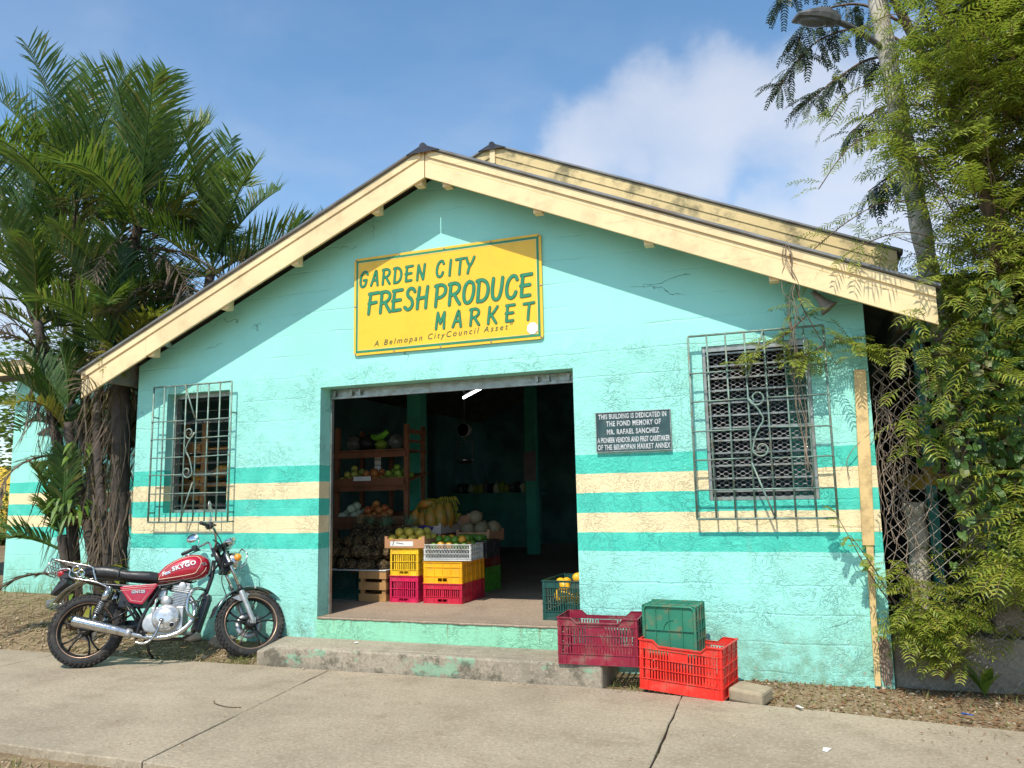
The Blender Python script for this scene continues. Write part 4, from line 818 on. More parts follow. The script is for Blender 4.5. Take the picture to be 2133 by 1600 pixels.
for p in ((-3.60, 2.12, 1.00), (-3.44, 2.14, 1.00), (-3.50, 2.28, 1.01), (-3.36, 2.3, 1.0), (-3.52, 2.16, 1.13)): fruit('melon', 'melon', 'pale netted melon in the brown box at the back', 'melon', 'melons in the box', p, 0.085)
for (x, y, z, s, ax) in ((-4.16, 1.90, 1.10, .145, .1), (-4.06, 1.89, 1.09, .12, .2), (-3.95, 1.89, 1.11, .15, -.1), (-3.86, 1.95, 1.14, .165, .1), (-4.10, 2.02, 1.14, .15, .2), (-3.98, 2.03, 1.17, .16, -.15), (-3.84, 2.1, 1.15, .17, 0), (-4.14, 2.16, 1.12, .15, 0), (-3.97, 2.2, 1.16, .16, .1)):
    fruit('papaya', 'papaya', 'large orange and green papaya standing in the pale box', 'papaya', 'papayas in the box', (x, y, z), s, (U(-.15, .15), ax, U(0, 6)))
fruit('papaya', 'papaya', 'dark green papaya lying on top of the papayas', 'papaya', None, (-4.06, 1.97, 1.29), 0.11, (0.3, 1.4, 0.3)).active_material
pc = MB(); pc.ball((0, 0, 0), (0.13, 0.05, 0.035), 14, 8, fn=lambda v: v * (1 + 0.15 * sin(9 * v.x) * cos(7 * v.y))); o = pc.build('purple_paper', simple('purple_tissue', (0.10, 0.05, 0.22), 0.8, 0, 0.2, 12), None); o.location = (-3.99, 1.86, 1.03); tag(o, 'crumpled purple tissue paper at the front of the papaya box', 'paper')
for p in ((-1.83, 0.43, 0.66), (-1.98, 0.42, 0.60), (-1.86, 0.60, 0.63), (-2.0, 0.6, 0.60), (-1.88, 0.78, 0.62), (-1.95, 0.38, 0.52), (-1.83, 0.38, 0.5), (-2.03, 0.5, 0.5)): fruit('mango', 'mango', 'ripe yellow mango in the dark green crate by the jamb', 'mango', 'mangoes in the green crate', p, 0.055)
# bananas
bn = MB()
for k in range(9):
    a = radians(-40 + 10 * k); pts = [(sin(a) * (0.02 + 0.20 * sin(t)) , -0.03 + 0.012 * (k % 2), 0.10 * cos(t) + 0.05 * t - 0.10) for t in [0.15 * j for j in range(11)]]
    pts = [(0.03 * (k - 4) + 0.012 * j * (k - 4) * 0.25, -0.012 * j + 0.01 * (k % 2), 0.09 - 0.0012 * j * j * 1.3) for j in range(10)]
    bn.tube(pts, [0.006, 0.011, 0.016, 0.018, 0.019, 0.019, 0.018, 0.016, 0.011, 0.005], 6)
m_ban = fmat('banana_skin', (0.62, 0.44, 0.05), (0.40, 0.38, 0.05), (0.15, 0.1, 0.02)); bo = bn.build('banana_bunch', m_ban, None); bme = bo.data; bpy.data.objects.remove(bo)
for (x, y, z, r) in ((-4.34, 2.55, 1.26, 0.2), (-4.17, 2.5, 1.30, -0.2), (-4.04, 2.52, 1.29, 0.3), (-3.93, 2.48, 1.24, -0.5), (-3.84, 2.45, 1.16, -0.9), (-4.25, 2.62, 1.34, 0), (-4.08, 2.62, 1.36, 0.4)):
    o = bpy.data.objects.new('banana_bunch', bme); COL.objects.link(o); o.location = (x, y, z); o.rotation_euler = (0.2, 0, r); o.location.z -= .05; o.scale = (.62, .9, .66); tag(o, 'bunch of yellow bananas heaped behind the papayas', 'bananas', 'banana bunches')
o = carton('brown box under the banana bunches', -4.45, 2.40, 0.80, 0.75, 0.4, 0.34, m_card, name='banana_box')
for i in range(2): gcrate('brown red crate under the banana box, %s of two' % ('left' if i == 0 else 'right'), m_brownred, -4.44 + i * 0.38, 2.42, FZ, 0.36, 0.36, 0.47, EB, None)
# pineapples
def pineapple_mesh():
    b = MB(); H = 0.17; r0 = 0.062; nu, nv = 14, 10; vs = []; fs = []
    b.ball((0, 0, H / 2), (r0, r0, H / 2 + 0.01), 12, 8)
    for j in range(1, nv):
        z = H * j / nv; rr = r0 * sqrt(max(0.05, 1 - ((z - H / 2) / (H / 2 + 0.012)) ** 2))
        for i in range(nu):
            a = 2 * pi * (i + 0.5 * (j % 2)) / nu; o_ = Vector((cos(a), sin(a), 0)); c = Vector((o_.x * rr, o_.y * rr, z)); tng = Vector((-o_.y, o_.x, 0)); h = 0.011; w_ = rr * pi / nu * 1.0; zz = H / nv * 0.62
            b.add([c - tng * w_, c + Vector((0, 0, zz)), c + tng * w_, c - Vector((0, 0, zz)), c + o_ * h + Vector((0, 0, 0.003))], [(0, 4, 1), (1, 4, 2), (2, 4, 3), (3, 4, 0)])
    return b
def crown_mesh():
    b = MB()
    for k in range(34):
        a = k * 2.4; t = k / 34; l = 0.15 - 0.05 * t; el = radians(18 + 65 * t); o_ = Vector((cos(a), sin(a), 0)); s_ = Vector((-o_.y, o_.x, 0)); pts = []
        for j in range(5):
            q = j / 4; d = l * q; pts.append(Vector((0, 0, 0.165)) + o_ * (0.012 + d * cos(el) + 0.03 * q * q) + Vector((0, 0, d * sin(el) - 0.035 * q * q * (1 - t))))
        b.strip(pts, [0.016, 0.018, 0.014, 0.008, 0.0015], s_)
    return b
_t = NT('pineapple_rind'); _v = _t.vor(48); _c = _t.mix(_t.rng(_v, 0.12, 0.55), (0.36, 0.23, 0.10), (0.035, 0.022, 0.012)); _c = _t.mix(_t.rng(_t.noise(9, 5), 0.4, 0.65, 0, .7), _c, (0.12, 0.08, 0.03)); m_pine = _t.fin(_c, 0.7, _t.bump(_v, 0.6, 0.01), spec=.3)
m_pcrown = simple('pineapple_leaves', (0.11, 0.19, 0.10), 0.5, 0, 0.35, 12, 0, 60, (0.30, 0.24, 0.12), 0.5, 10); m_pstraw = simple('dried_pineapple_leaves', (0.30, 0.22, 0.11), 0.8, 0, 0.4, 20)
pb = pineapple_mesh().build('pineapple', m_pine, None, fix=False); pcw = crown_mesh(); pch = pcw.build('leaf_crown', m_pcrown, None, fix=False); pbm, pcm = pb.data, pch.data
pcd = bpy.data.meshes.new_from_object(pch); pcd.materials.clear(); pcd.materials.append(m_pstraw)
bpy.data.objects.remove(pb); bpy.data.objects.remove(pch)
random.seed(5)
rows_p = [(0.635, 6, 2), (0.745, 7, 2), (0.85, 6, 2), (0.925, 5, 1)]
for ri, (z, nx_, ny_) in enumerate(rows_p):
    for i in range(nx_):
        for j in range(ny_):
            x = -4.80 + (0.74 * (i + 0.5 + 0.25 * (ri % 2)) / nx_) + (0.02 * ri); y = 1.10 + 0.085 * ri * 0.5 + j * 0.19
            o = bpy.data.objects.new('pineapple', pbm); COL.objects.link(o); o.location = (x, y, z + U(-.01, .01))
            top = ri >= 3
            if top: o.rotation_euler = (U(-.7, -.2), U(-.45, .45), 0); o.location.y += .14
            else:
                away = -1 if R() < .9 else 1; o.rotation_euler = (radians(90) * away + U(-.3, .3), U(-.3, .3), U(-.6, .6)); o.location.z += 0.055; o.location.y += 0.08 if away > 0 else -.06
            o.scale = (1, 1, U(.95, 1.12)); tag(o, 'brown pineapple in the heap on the white board inside the door', 'pineapple', 'pineapples in the heap')
            c = bpy.data.objects.new('leaf_crown', pcm if top and R() < .75 else pcd); COL.objects.link(c); c.parent = o
            if not top: c.scale = (.42, .42, .5); c.location = (0, 0, 0.06)
# ------------------------------------------------------------------ wooden shelf rack with its fruit
rk = thing('shelf_rack', 'brown wooden rack of fruit shelves standing inside the doorway on the left', 'shelf', (-4.65, 1.75, FZ))
for (x, y, w_, h) in ((-5.13, 1.75, 0.05, 1.86), (-4.22, 1.75, 0.05, 1.87), (-5.13, 2.30, 0.05, 1.86), (-4.28, 2.28, 0.045, 1.88), (-4.72, 2.30, 0.045, 1.8)):
    p = MB(); p.bb(x, x + w_, y, y + 0.045, FZ, FZ + h); p.build('post', m_shelf, rk, world=True)
for z, slope in ((1.90, 0.0), (1.52, 0.12), (1.09, 0.10)):
    p = MB(); a, b_ = z, z + slope
    p.prism([(1.70, a), (2.32, b_), (2.32, b_ + 0.018), (1.70, a + 0.018)], -5.10, -4.20, None, 'yz'); p.bb(-5.13, -4.18, 1.715, 1.745, a - 0.07, a - 0.005); sh = p.build('shelf', m_shelf, rk, world=True)
    if slope:
        p = MB(); p.bb(-5.12, -4.19, 1.68, 1.698, a - 0.01, a + 0.075); p.build('front_rail', m_shelf, sh, world=True)
p = MB(); p.bb(-4.20, -4.235 + 0.02, 1.80, 2.28, 2.10, 2.15); p.bb(-4.235, -4.205, 1.80, 2.28, 2.0, 2.03); p.build('side_rail', m_shelf, rk, world=True)
b = MB(); b.add([(-4.83, 1.676, 1.565), (-4.60, 1.676, 1.565), (-4.60, 1.676, 1.615), (-4.83, 1.676, 1.615)], [(0, 1, 2, 3)]); o = b.build('price_card', m_white, None); tag(o, 'white price card on the front of the middle shelf', 'card')
b = MB()
for i in range(4): b.box((-4.70, 2.0, 1.66 + 0.062 * i), (0.085, 0.004, 0.054), None, Matrix.Rotation(0.15, 4, 'X'))
o = b.build('louvre_stand_in', m_white, None); tag(o, 'four white cards standing in for bright louvre glass above the middle shelf', 'cards')  # white slats put in for louvre glass seen bright through a gap
def rackfruit(k, name, label, group, x0, x1, z, r, layers, cat='fruit', y0=1.70, y1=2.02):
    for p in heap(x0, x1, y0, y1, z, r, layers): fruit(k, name, label, cat, group, (p[0], p[1], p[2] + (p[1] - 1.7) * 0.19), r)
rackfruit('pear', 'yellow_apple', 'yellow apple piled at the left end of the middle shelf', 'yellow apples on the shelf', -5.06, -4.80, 1.53, 0.042, 3)
rackfruit('apple', 'red_apple', 'red and yellow apple in the middle of the middle shelf', 'red apples on the middle shelf', -4.80, -4.53, 1.53, 0.042, 2)
rackfruit('gapple', 'green_apple', 'green apple piled at the right end of the middle shelf', 'green apples on the shelf', -4.52, -4.22, 1.53, 0.042, 3)
rackfruit('apple', 'red_apple', 'red apple heaped on the lowest visible shelf', 'red apples on the low shelf', -4.80, -4.48, 1.10, 0.047, 3)
rackfruit('cab', 'cabbage', 'small pale green cabbage on the left of the low shelf', 'cabbages on the low shelf', -5.08, -4.80, 1.10, 0.055, 2, 'cabbage')
m_bag = glass('clear_plastic_bag', (0.25, 0.26, 0.25), 0.2, 0.5)
for i, (x, mt, lb) in enumerate(((-4.98, m_bag, 'clear plastic bag of dry goods at the left of the top shelf'), (-4.80, m_bag, 'dark plastic bag of dry goods on the top shelf'), (-4.42, m_bag, 'shiny plastic pack at the right end of the top shelf'))):
    b = MB(); b.ball((0, 0, 0), (0.10, 0.12, 0.10), 16, 12, fn=lambda v: v * (1 + 0.22 * mnoise.noise(v * 3 + Vector((i * 3, 0, 0))))); o = b.build('plastic_bag', mt if i != 1 else m_black, None); o.location = (x, 1.95, 2.01); tag(o, lb, 'bag')
b = MB(); b.tube(fill([(-0.11, 0, 0.0), (-0.05, 0, -0.02), (0.03, 0, 0.0), (0.10, 0, 0.05)], 5), [0.028 + 0.012 * sin(k * 0.2) for k in range(16)], 8); o = b.build('green_package', simple('bright_green_wrap', (0.14, 0.42, 0.03), 0.4, 0, 0.3, 20), None); o.location = (-4.60, 1.88, 2.09); tag(o, 'bright green wrapped package lying on the top shelf', 'package')
b = MB(); b.ball((0, 0, 0), (0.09, 0.08, 0.06), 14, 10, fn=lambda v: v * (1 + 0.1 * sin(12 * atan2(v.y, v.x)))); o = b.build('squash', m_gapple, None); o.location = (-4.60, 1.9, 1.985); tag(o, 'ribbed green squash under the green package', 'squash')

# ------------------------------------------------------------------ deeper inside
def column(label, x, y, w_, top):
    t = thing('column', label, 'column', (x, y, FZ)); b = MB(); b.bb(x - w_ / 2, x + w_ / 2, y, y + w_, FZ, top); b.build('shaft', m_column, t, bevel=0.008, world=True); return t
column('bright green square column right behind the shelf rack', -4.62, 2.75, 0.19, 3.55)
c2 = column('dark green square column standing at the far counter', -4.57, 7.14, 0.19, 3.6)
b = MB(); b.bb(-4.68, -4.46, 7.11, 7.135, 1.62, 2.15); o = b.build('notice_paper', simple('faded_notice', (0.28, 0.24, 0.26), 0.8, 0, 0.15, 8), None); tag(o, 'faded paper notice taped to the far column', 'notice')
ct = thing('counter', 'long dark green market counter at the back of the hall', 'counter', (-6.3, 7.3, FZ)); b = MB(); b.bb(-9, -4.75, 7.3, 8.3, FZ + 0.12, 1.36)
b.build('front', m_counter, ct, world=True); b = MB(); b.bb(-9.05, -4.70, 7.25, 8.4, 1.362, 1.42); b.build('top', m_counter, ct, world=True)
random.seed(8)
for i in range(16):
    x = -6.3 + i * 0.105; b = MB(); b.ball((0, 0, 0), (U(.06, .1), U(.08, .12), U(.07, .14)), 10, 8, fn=lambda v: v * (1 + 0.25 * mnoise.noise(v * 2.5 + Vector((i * 5.1, 0, 0))))); o = b.build('produce_bundle', (m_gapple, m_pear, m_bag, m_void, m_cab)[i % 5], None); o.location = (x, 7.5, 1.50); tag(o, 'small dim heap of produce on the far counter', 'produce', 'produce on the far counter')
sc_ = thing('hanging_scale', 'round hanging market scale with a metal pan in the dark hall', 'scale', (-4.46, 4.0, 2.3))
b = MB(); b.lathe([(0.0, -0.05), (0.09, -0.05), (0.1, -0.04), (0.1, 0.04), (0.09, 0.05), (0, 0.05)], 24, None, 'y'); b.build('dial_body', m_alu, sc_)
b = MB(); b.lathe([(0.0, -0.052), (0.085, -0.052)], 24, None, 'y'); b.build('dial_face', m_white, sc_)
b = MB(); b.tube([(0, 0, 0.1), (0, 0, 1.25)], 0.006, 5); b.build('hanger_rod', m_screw, sc_)
b = MB(); b.tube([(0, 0, -0.1), (0, 0, -0.16)], 0.006, 5); b.tube([(-0.12, 0, -0.42), (-0.12, 0, -0.16), (0.12, 0, -0.16), (0.12, 0, -0.42)], 0.005, 5); b.build('wire_hanger', m_screw, sc_)
b = MB(); b.lathe([(0.0, -0.48), (0.08, -0.475), (0.125, -0.44), (0.135, -0.42), (0.128, -0.42), (0.08, -0.465), (0, -0.47)], 24); b.build('pan', m_chrome, sc_)
m_tube = simple('lit_tube', (0.9, 0.95, 0.95)); _b = m_tube.node_tree.nodes['Principled BSDF']; _b.inputs['Emission Color'].default_value = (0.85, 0.95, 1, 1); _b.inputs['Emission Strength'].default_value = 5.0
lt = thing('tube_light', 'slanted fluorescent tube light under the roof boards', 'lamp', (-3.40, 2.0, 2.5)); d = Vector((0.347, 0, 0.152))
b = MB(); b.tube([(-3.59, 2.0, 2.485), (-2.95, 2.0, 2.760)], 0.014, 10); b.build('tube', m_tube, lt, world=True); b = MB(); b.tube([(-3.60, 2.045, 2.515), (-2.94, 2.045, 2.798)], 0.022, 4, smooth=False); b.build('fitting', m_frame_al, lt, world=True)
b = MB(); b.tube([(-3.6, 2.05, 2.55), (-3.6, 2.05, 4.0)], 0.004, 4); b.build('chain', m_screw, lt, world=True)

# rack and column glimpsed through the two windows
rk2 = thing('shelf_rack', 'pale wooden fruit rack seen through the left window', 'shelf', (-5.9, 0.42, FZ))
for (x, y) in ((-5.875, .40), (-6.12, .40), (-5.875, .80)):
    p = MB(); p.bb(x, x + .055, y, y + .045, FZ, 2.19); p.build('post', m_wood, rk2, world=True)
for z in (1.52, 1.90):
    p = MB(); p.prism([(.45, z), (.85, z + .06), (.85, z + .08), (.45, z + .02)], -6.12, -5.25, None, 'yz'); p.bb(-6.12, -5.87, .375, .395, z - .02, z + .07); p.bb(-6.12, -5.87, .375, .395, z - .14, z - .06); p.build('shelf', m_wood, rk2, world=True)
for (x, y, z, k, nm, lb) in ((-5.72, .55, 1.68, 'papaya', 'papaya', 'orange papaya on the rack behind the left window'), (-5.52, .6, 1.68, 'papaya', 'papaya', 'second papaya on the rack behind the left window grille'), (-6.0, .50, 1.62, 'mango', 'mango', 'yellow mango at the rack post behind the left window')): fruit(k, nm, lb, 'fruit', None, (x, y, z), .14 if k == 'papaya' else .07, (0.2, 1.3, .3))
column('green square column behind the right window screen', 0.03, .62, .2, 3.0)
# ------------------------------------------------------------------ motorcycle (local frame: x forward, y to its left, z up)
random.seed(21)
BK = thing('motorcycle', 'red motorcycle with chrome luggage rack leaning on its stand beside the palms', 'motorcycle', (-5.755, -0.945, 0.0), radians(29.9))
LEAN = Matrix.Rotation(radians(-13), 4, 'X')                          # leans to its left, onto the side stand
AX = Vector((-sin(radians(26)), 0, cos(radians(26)))); PV = Vector((0.985 - 0.045, 0, 0.945))
STEER = LEAN @ Matrix.Translation(PV) @ Matrix.Rotation(radians(25), 4, AX) @ Matrix.Translation(-PV)
RAx, FAx = Vector((-0.062, 0, 0.303)), Vector((1.285, 0, 0.300))
m_redpaint = simple('red_tank_paint', (0.42, 0.006, 0.028), 0.25, 0.0, 0.1, 3, 0, 60, (0.30, 0.13, 0.11), 0.42, 7, coat=0.45); m_seat = simple('black_vinyl', (0.02, 0.02, 0.021), 0.42, 0, 0.2, 8, 0.1, 120, (0.12, 0.1, 0.08), 0.3, 5)
m_tyre = simple('dusty_tyre', (0.028, 0.026, 0.024), 0.85, 0, 0.3, 12, 0.15, 90, (0.15, 0.115, 0.075), 0.55, 5); m_bframe = simple('black_frame_paint', (0.012, 0.012, 0.013), 0.35, 0, 0.2, 12, 0, 60, (0.08, 0.065, 0.045), 0.4, 9)
m_rim = simple('dark_cast_rim', (0.03, 0.03, 0.031), 0.4, 0.5, 0.2, 12, 0, 60, (0.16, 0.12, 0.08), 0.5, 7); m_rimedge = simple('worn_copper_rim_edge', (0.42, 0.26, 0.17), 0.35, 0.7, 0.25, 6)
m_amberlens = simple('amber_lens', (0.85, 0.30, 0.02), 0.2, 0, 0.05, 10, coat=0.6); m_redlens = simple('red_lens', (0.45, 0.01, 0.015), 0.2, 0, 0.05, 10, coat=0.6); m_pin = simple('cream_pinstripe', (0.75, 0.55, 0.38), 0.4, 0, 0.05, 10)
m_lens = glass('headlight_glass', (0.8, 0.82, 0.82), 0.05, 0.7); m_mirror = simple('mirror_glass', (0.6, 0.62, 0.62), 0.04, 1.0, 0.05, 8); m_spring = simple('grey_spring', (0.3, 0.3, 0.3), 0.35, 0.8, 0.2, 30); m_blue = simple('pale_blue_decal', (0.35, 0.58, 0.75), 0.4, 0, 0.05, 8)
def wheel(axle, M, name, disc):
    W_ = M @ Matrix.Translation(axle); root = None
    ty = MB(); R0, r0 = 0.252, 0.046 if not disc else 0.042
    prof = [(R0 + r0 * 1.0 * sin(a) * 1.0, r0 * 1.12 * cos(a)) for a in [radians(-35 + 250 * k / 14) for k in range(15)]]
    ty.lathe(prof, 72, W_, 'y', closed=True)
    n = 44
    for i in range(n):
        a = 2 * pi * i / n
        for row, (yy, rr, sx, sy) in enumerate(((0.0, R0 + r0 - 0.001, .021, .020), (0.027, R0 + r0 * .88, .024, .020), (-0.027, R0 + r0 * .88, .024, .020), (0.046, R0 + r0 * .52, .022, .012), (-0.046, R0 + r0 * .52, .022, .012))):
            aa = a + (pi / n if row in (1, 2) else 0)
            Q = W_ @ Matrix.Rotation(-aa, 4, 'Y') @ Matrix.Translation((rr, yy, 0)) @ Matrix.Rotation(radians((0, 28, -28, 62, -62)[row]), 4, 'Z')
            ty.box((0, 0, 0), (0.013, sy, sx), Q)
    w_ = ty.build(name, m_tyre, BK)
    rm = MB(); rm.lathe([(0.236, -0.036), (0.224, -0.032), (0.205, -0.012), (0.203, 0.0), (0.205, 0.012), (0.224, 0.032), (0.236, 0.036), (0.232, 0.02), (0.226, 0.0), (0.232, -0.02)], 72, W_, 'y', closed=True)
    for k in range(5):                                             # paired cast spokes
        a0 = 2 * pi * k / 5 + (0.35 if disc else 0.1)
        for s in (-1, 1):
            p0 = Vector((0.035 * cos(a0 + s * .5), 0, 0.035 * sin(a0 + s * .5))); p1 = Vector((0.10 * cos(a0 + s * .10), 0, 0.10 * sin(a0 + s * .10))); p2 = Vector((0.16 * cos(a0 + s * .14), 0, 0.16 * sin(a0 + s * .14))); p3 = Vector((0.207 * cos(a0 + s * .20), 0, 0.207 * sin(a0 + s * .20)))
            rm.tube([p0, p1, p2, p3], [.012, .0085, .0075, .010], 6, W_ @ Matrix.Diagonal((1, 1, 1, 1)))
    rm.lathe([(0.0, -0.05), (0.03, -0.05), (0.045, -0.035), (0.045, 0.035), (0.03, 0.05), (0.0, 0.05)], 24, W_, 'y'); rm.build('rim', m_rim, w_)
    ed = MB()
    for s in (-1, 1): ed.tube([(0.226 * cos(2 * pi * k / 64), s * 0.0335, 0.226 * sin(2 * pi * k / 64)) for k in range(64)], 0.0075, 6, W_, closed=True)
    ed.build('rim_edge', m_rimedge, w_)
    hb = MB(); hb.lathe([(0.0, -0.085), (0.009, -0.085), (0.009, 0.085), (0, 0.085)], 10, W_, 'y'); hb.lathe([(0, -0.075), (0.02, -0.073), (0.02, -0.055), (0, -0.055)], 14, W_, 'y')
    if disc: hb.lathe([(0.06, 0.05), (0.115, 0.05), (0.115, 0.055), (0.06, 0.055)], 32, W_, 'y', closed=True)
    else: hb.lathe([(0.0, 0.04), (0.075, 0.042), (0.08, 0.05), (0.08, 0.054), (0.0, 0.054)], 32, W_, 'y')
    hb.build('hub', m_alu, w_); return w_
wheel(RAx, LEAN, 'rear_wheel', False); wheel(FAx, STEER, 'front_wheel', True)
def sect(x, zb, zt, hw, n=20, e=2.6, tilt=0.0):
    out = []
    for k in range(n):
        a = 2 * pi * k / n; c, s = cos(a), sin(a); out.append((x + tilt * s * (zt - zb) / 2, hw * math.copysign(abs(c) ** (2 / e), c), (zb + zt) / 2 + (zt - zb) / 2 * math.copysign(abs(s) ** (2 / e), s)))
    return out
tk = MB(); TS = [(.455, .660, .700, .045), (.47, .662, .735, .070), (.50, .664, .778, .092), (.545, .668, .826, .112), (.60, .672, .862, .126), (.66, .677, .889, .134), (.72, .682, .906, .138), (.78, .688, .914, .136), (.83, .697, .908, .126), (.87, .715, .888, .105), (.897, .745, .86, .075), (.908, .78, .83, .03)]
tk.loft([sect(*s) for s in TS], LEAN); tank = tk.build('fuel_tank', m_redpaint, BK)
c = MB(); c.lathe([(.036, .0), (.038, .012), (.03, .018), (0, .02)], 20, LEAN @ Matrix.Translation((.72, 0, .902))); c.build('fuel_cap', m_chrome, tank)
def tank_y(x, z):                                                  # right flank of the tank
    for a, b in zip(TS, TS[1:]):
        if a[0] <= x <= b[0]:
            t = (x - a[0]) / (b[0] - a[0]); zb, zt, hw = [a[i] + (b[i] - a[i]) * t for i in (1, 2, 3)]; v = min(.98, abs((z - (zb + zt) / 2) / ((zt - zb) / 2))); return -hw * (1 - v ** 2.6) ** (1 / 2.6)
    return -0.1
ps = MB(); ol = [(.50, .695), (.60, .705), (.72, .72), (.80, .735), (.825, .76), (.845, .80), (.85, .84), (.83, .872), (.79, .888), (.72, .878), (.64, .848), (.57, .80), (.52, .735)]
ps.tube([(p[0], tank_y(p[0], p[2]) - .0008, p[2]) for p in fill([(x, 0, z) for x, z in ol + ol[:1]], 5)], .0028, 5, LEAN)
lo = [(.475, .676), (.6, .684), (.72, .692), (.82, .712), (.87, .745), (.892, .79)]; ps.tube([(p[0], tank_y(p[0], p[2]) - .001, p[2]) for p in fill([(x, 0, z) for x, z in lo], 5)], .0022, 5, LEAN); ps.build('pinstripes', m_pin, tank)
def flank_text(name, s, x0, z0, size, mat, ang, sx, spacing, ylift, w=.001, sh=0, yf=None, parent=None):
    Mx = Matrix.Identity(4); o = text_mesh(name, s, size, mat, parent or tank, Mx, sx=sx, spacing=spacing, weight=w, shear=sh)
    ca, sa = cos(ang), sin(ang)
    for v in o.data.vertices:
        X, Z = x0 + v.co.x * ca - v.co.y * sa, z0 + v.co.x * sa + v.co.y * ca; v.co = LEAN @ Vector((X, (yf or tank_y)(X, Z) - ylift, Z))
    return o
flank_text('lettering_shadow', 'SKYGO', .617, .757, .052, m_black, radians(16), 1.12, 1.12, .0018, .003); flank_text('lettering', 'SKYGO', .619, .760, .050, m_white, radians(16), 1.14, 1.14, .0032, .0018)
flank_text('small_lettering', 'Fox', .533, .722, .044, m_white, radians(18), 1.1, 1.0, .0022, .0014, .3); flank_text('small_lettering_blue', 'ox', .559, .730, .036, m_blue, radians(18), 1.1, 1.0, .0034, .0008, .3)
bdg = MB(); cx, cz = .873, .818
bdg.tube([(cx + .017 * cos(a), tank_y(cx, cz) - .002 + .010 * cos(a), cz + .012 * sin(a)) for a in [2 * pi * k / 16 for k in range(16)]], .003, 5, LEAN, closed=True); bdg.tube([(cx - .008, tank_y(cx, cz) - .008, cz), (cx + .008, tank_y(cx, cz) + .001, cz)], .003, 5, LEAN); bdg.build('tank_badge', m_chrome, tank)
s_ = MB(); SS = [(.50, .672, .745, .09), (.485, .668, .762, .105), (.42, .672, .776, .118), (.33, .682, .780, .125), (.24, .695, .786, .128), (.19, .705, .800, .13), (.14, .712, .822, .128), (.06, .720, .834, .125), (-.03, .732, .838, .118), (-.09, .742, .834, .105), (-.125, .752, .822, .08), (-.135, .768, .806, .04)]
s_.loft([sect(a, b, c_, d, 18, 3.2) for a, b, c_, d in SS], LEAN); seat = s_.build('seat', m_seat, BK)
b = MB(); b.tube([(.175, -.135, .70), (.18, -.134, .75), (.182, -.12, .80), (.183, -.06, .815), (.183, .06, .815), (.182, .12, .80), (.18, .134, .75)], .007, 6, LEAN); b.build('seat_strap', m_black, seat)
for sgn in (-1, 1):
    b = MB(); b.prism([(.206, .632), (.23, .643), (.50, .655), (.516, .645), (.41, .492), (.395, .484), (.31, .500), (.29, .512)], sgn * .128, sgn * .146, LEAN); sp = b.build('side_panel', m_redpaint, BK, bevel=.005)
    if sgn < 0:
        b = MB(); ol = [(.228, .622), (.488, .638), (.395, .506), (.312, .520)]; b.tube([(x, -.1468, z) for x, z in ol], .0020, 5, LEAN, closed=True); b.tube([(.212, -.1465, .606), (.49, -.1465, .618)], .0015, 4, LEAN); b.build('pinstripes', m_pin, sp)
        flank_text('lettering_shadow', 'GN125', .305, .578, .036, m_black, radians(1), 1.05, 1.0, .0012, .003, 0, lambda x, z: -.146, sp); flank_text('lettering', 'GN125', .306, .580, .034, m_alu, radians(1), 1.07, 1.02, .0022, .0014, 0, lambda x, z: -.146, sp)
fr = MB()
for sgn in (-1, 1):
    y = sgn * .095
    fr.tube(fill([(.90, 0, .80), (.75, y * .6, .70), (.52, y, .64), (.10, y, .665), (-.14, y, .72)], 5), .014, 8, LEAN); fr.tube(fill([(.53, y, .64), (.46, y * 1.1, .50), (.40, y * 1.1, .36), (.375, y * 1.1, .24)], 5), .015, 8, LEAN)
    fr.tube([(.24, y, .52), (.37, y * 1.1, .34)], .011, 7, LEAN); fr.tube([(.15, y * 1.1, .36), (.29, y, .45)], .009, 7, LEAN); fr.tube([(.20, y, .655), (.38, y * 1.1, .36)], .011, 7, LEAN)
fr.tube([(.935, 0, .86), (.93, 0, .72), (.87, 0, .50), (.82, 0, .26)], .019, 8, LEAN); fr.tube([(.82, 0, .25), (.72, .05, .20), (.40, .06, .20)], .014, 8, LEAN); fr.tube([PV + AX * .03, PV - AX * .19], .03, 12, LEAN)
fr.box((.30, 0, .55), (.2, .2, .15), LEAN); fr.build('frame', m_bframe, BK)
sw_ = MB()
for sgn in (-1, 1): sw_.tube([(.38, sgn * .085, .30), (.15, sgn * .095, .31), (-.085, sgn * .10, .303)], .016, 8, LEAN)
sw_.tube([(.20, -.09, .31), (.20, .09, .31)], .014, 8, LEAN); sw_.build('swingarm', m_bframe, BK)
b = MB(); b.box((.15, .115, .33), (.46, .02, .10), LEAN); b.build('chain_guard', m_bframe, BK, bevel=.01)
for sgn in (-1, 1):
    y = sgn * .135; p0, p1 = Vector((.13, y, .645)), Vector((.02, y, .36)); d = (p1 - p0)
    b = MB(); b.tube([p0, p0 + d * .08], .018, 10, LEAN); b.tube([p0 + d * .06, p0 + d * .42], .030, 14, LEAN); b.tube([p0 + d * .75, p1], .016, 10, LEAN); b.tube([p0 + d * .4, p0 + d * .8], .012, 8, LEAN); sh = b.build('shock_absorber', m_chrome, BK)
    b = MB(); pts = []; q = d.normalized(); u = q.cross(Vector((0, 1, 0))).normalized(); v = Vector((0, 1, 0))
    for k in range(85): t = k / 84; a = 2 * pi * 7 * t; pts.append(p0 + d * (.42 + .34 * t) + (u * cos(a) + v * sin(a)) * .027)
    b.tube(pts, .0055, 5, LEAN); b.build('spring', m_spring, sh)
    for f0, rr in ((.41, .032), (.76, .030)): b = MB(); b.tube([p0 + d * f0, p0 + d * (f0 + .03)], rr, 12, LEAN); b.build('spring_seat', m_black, sh)
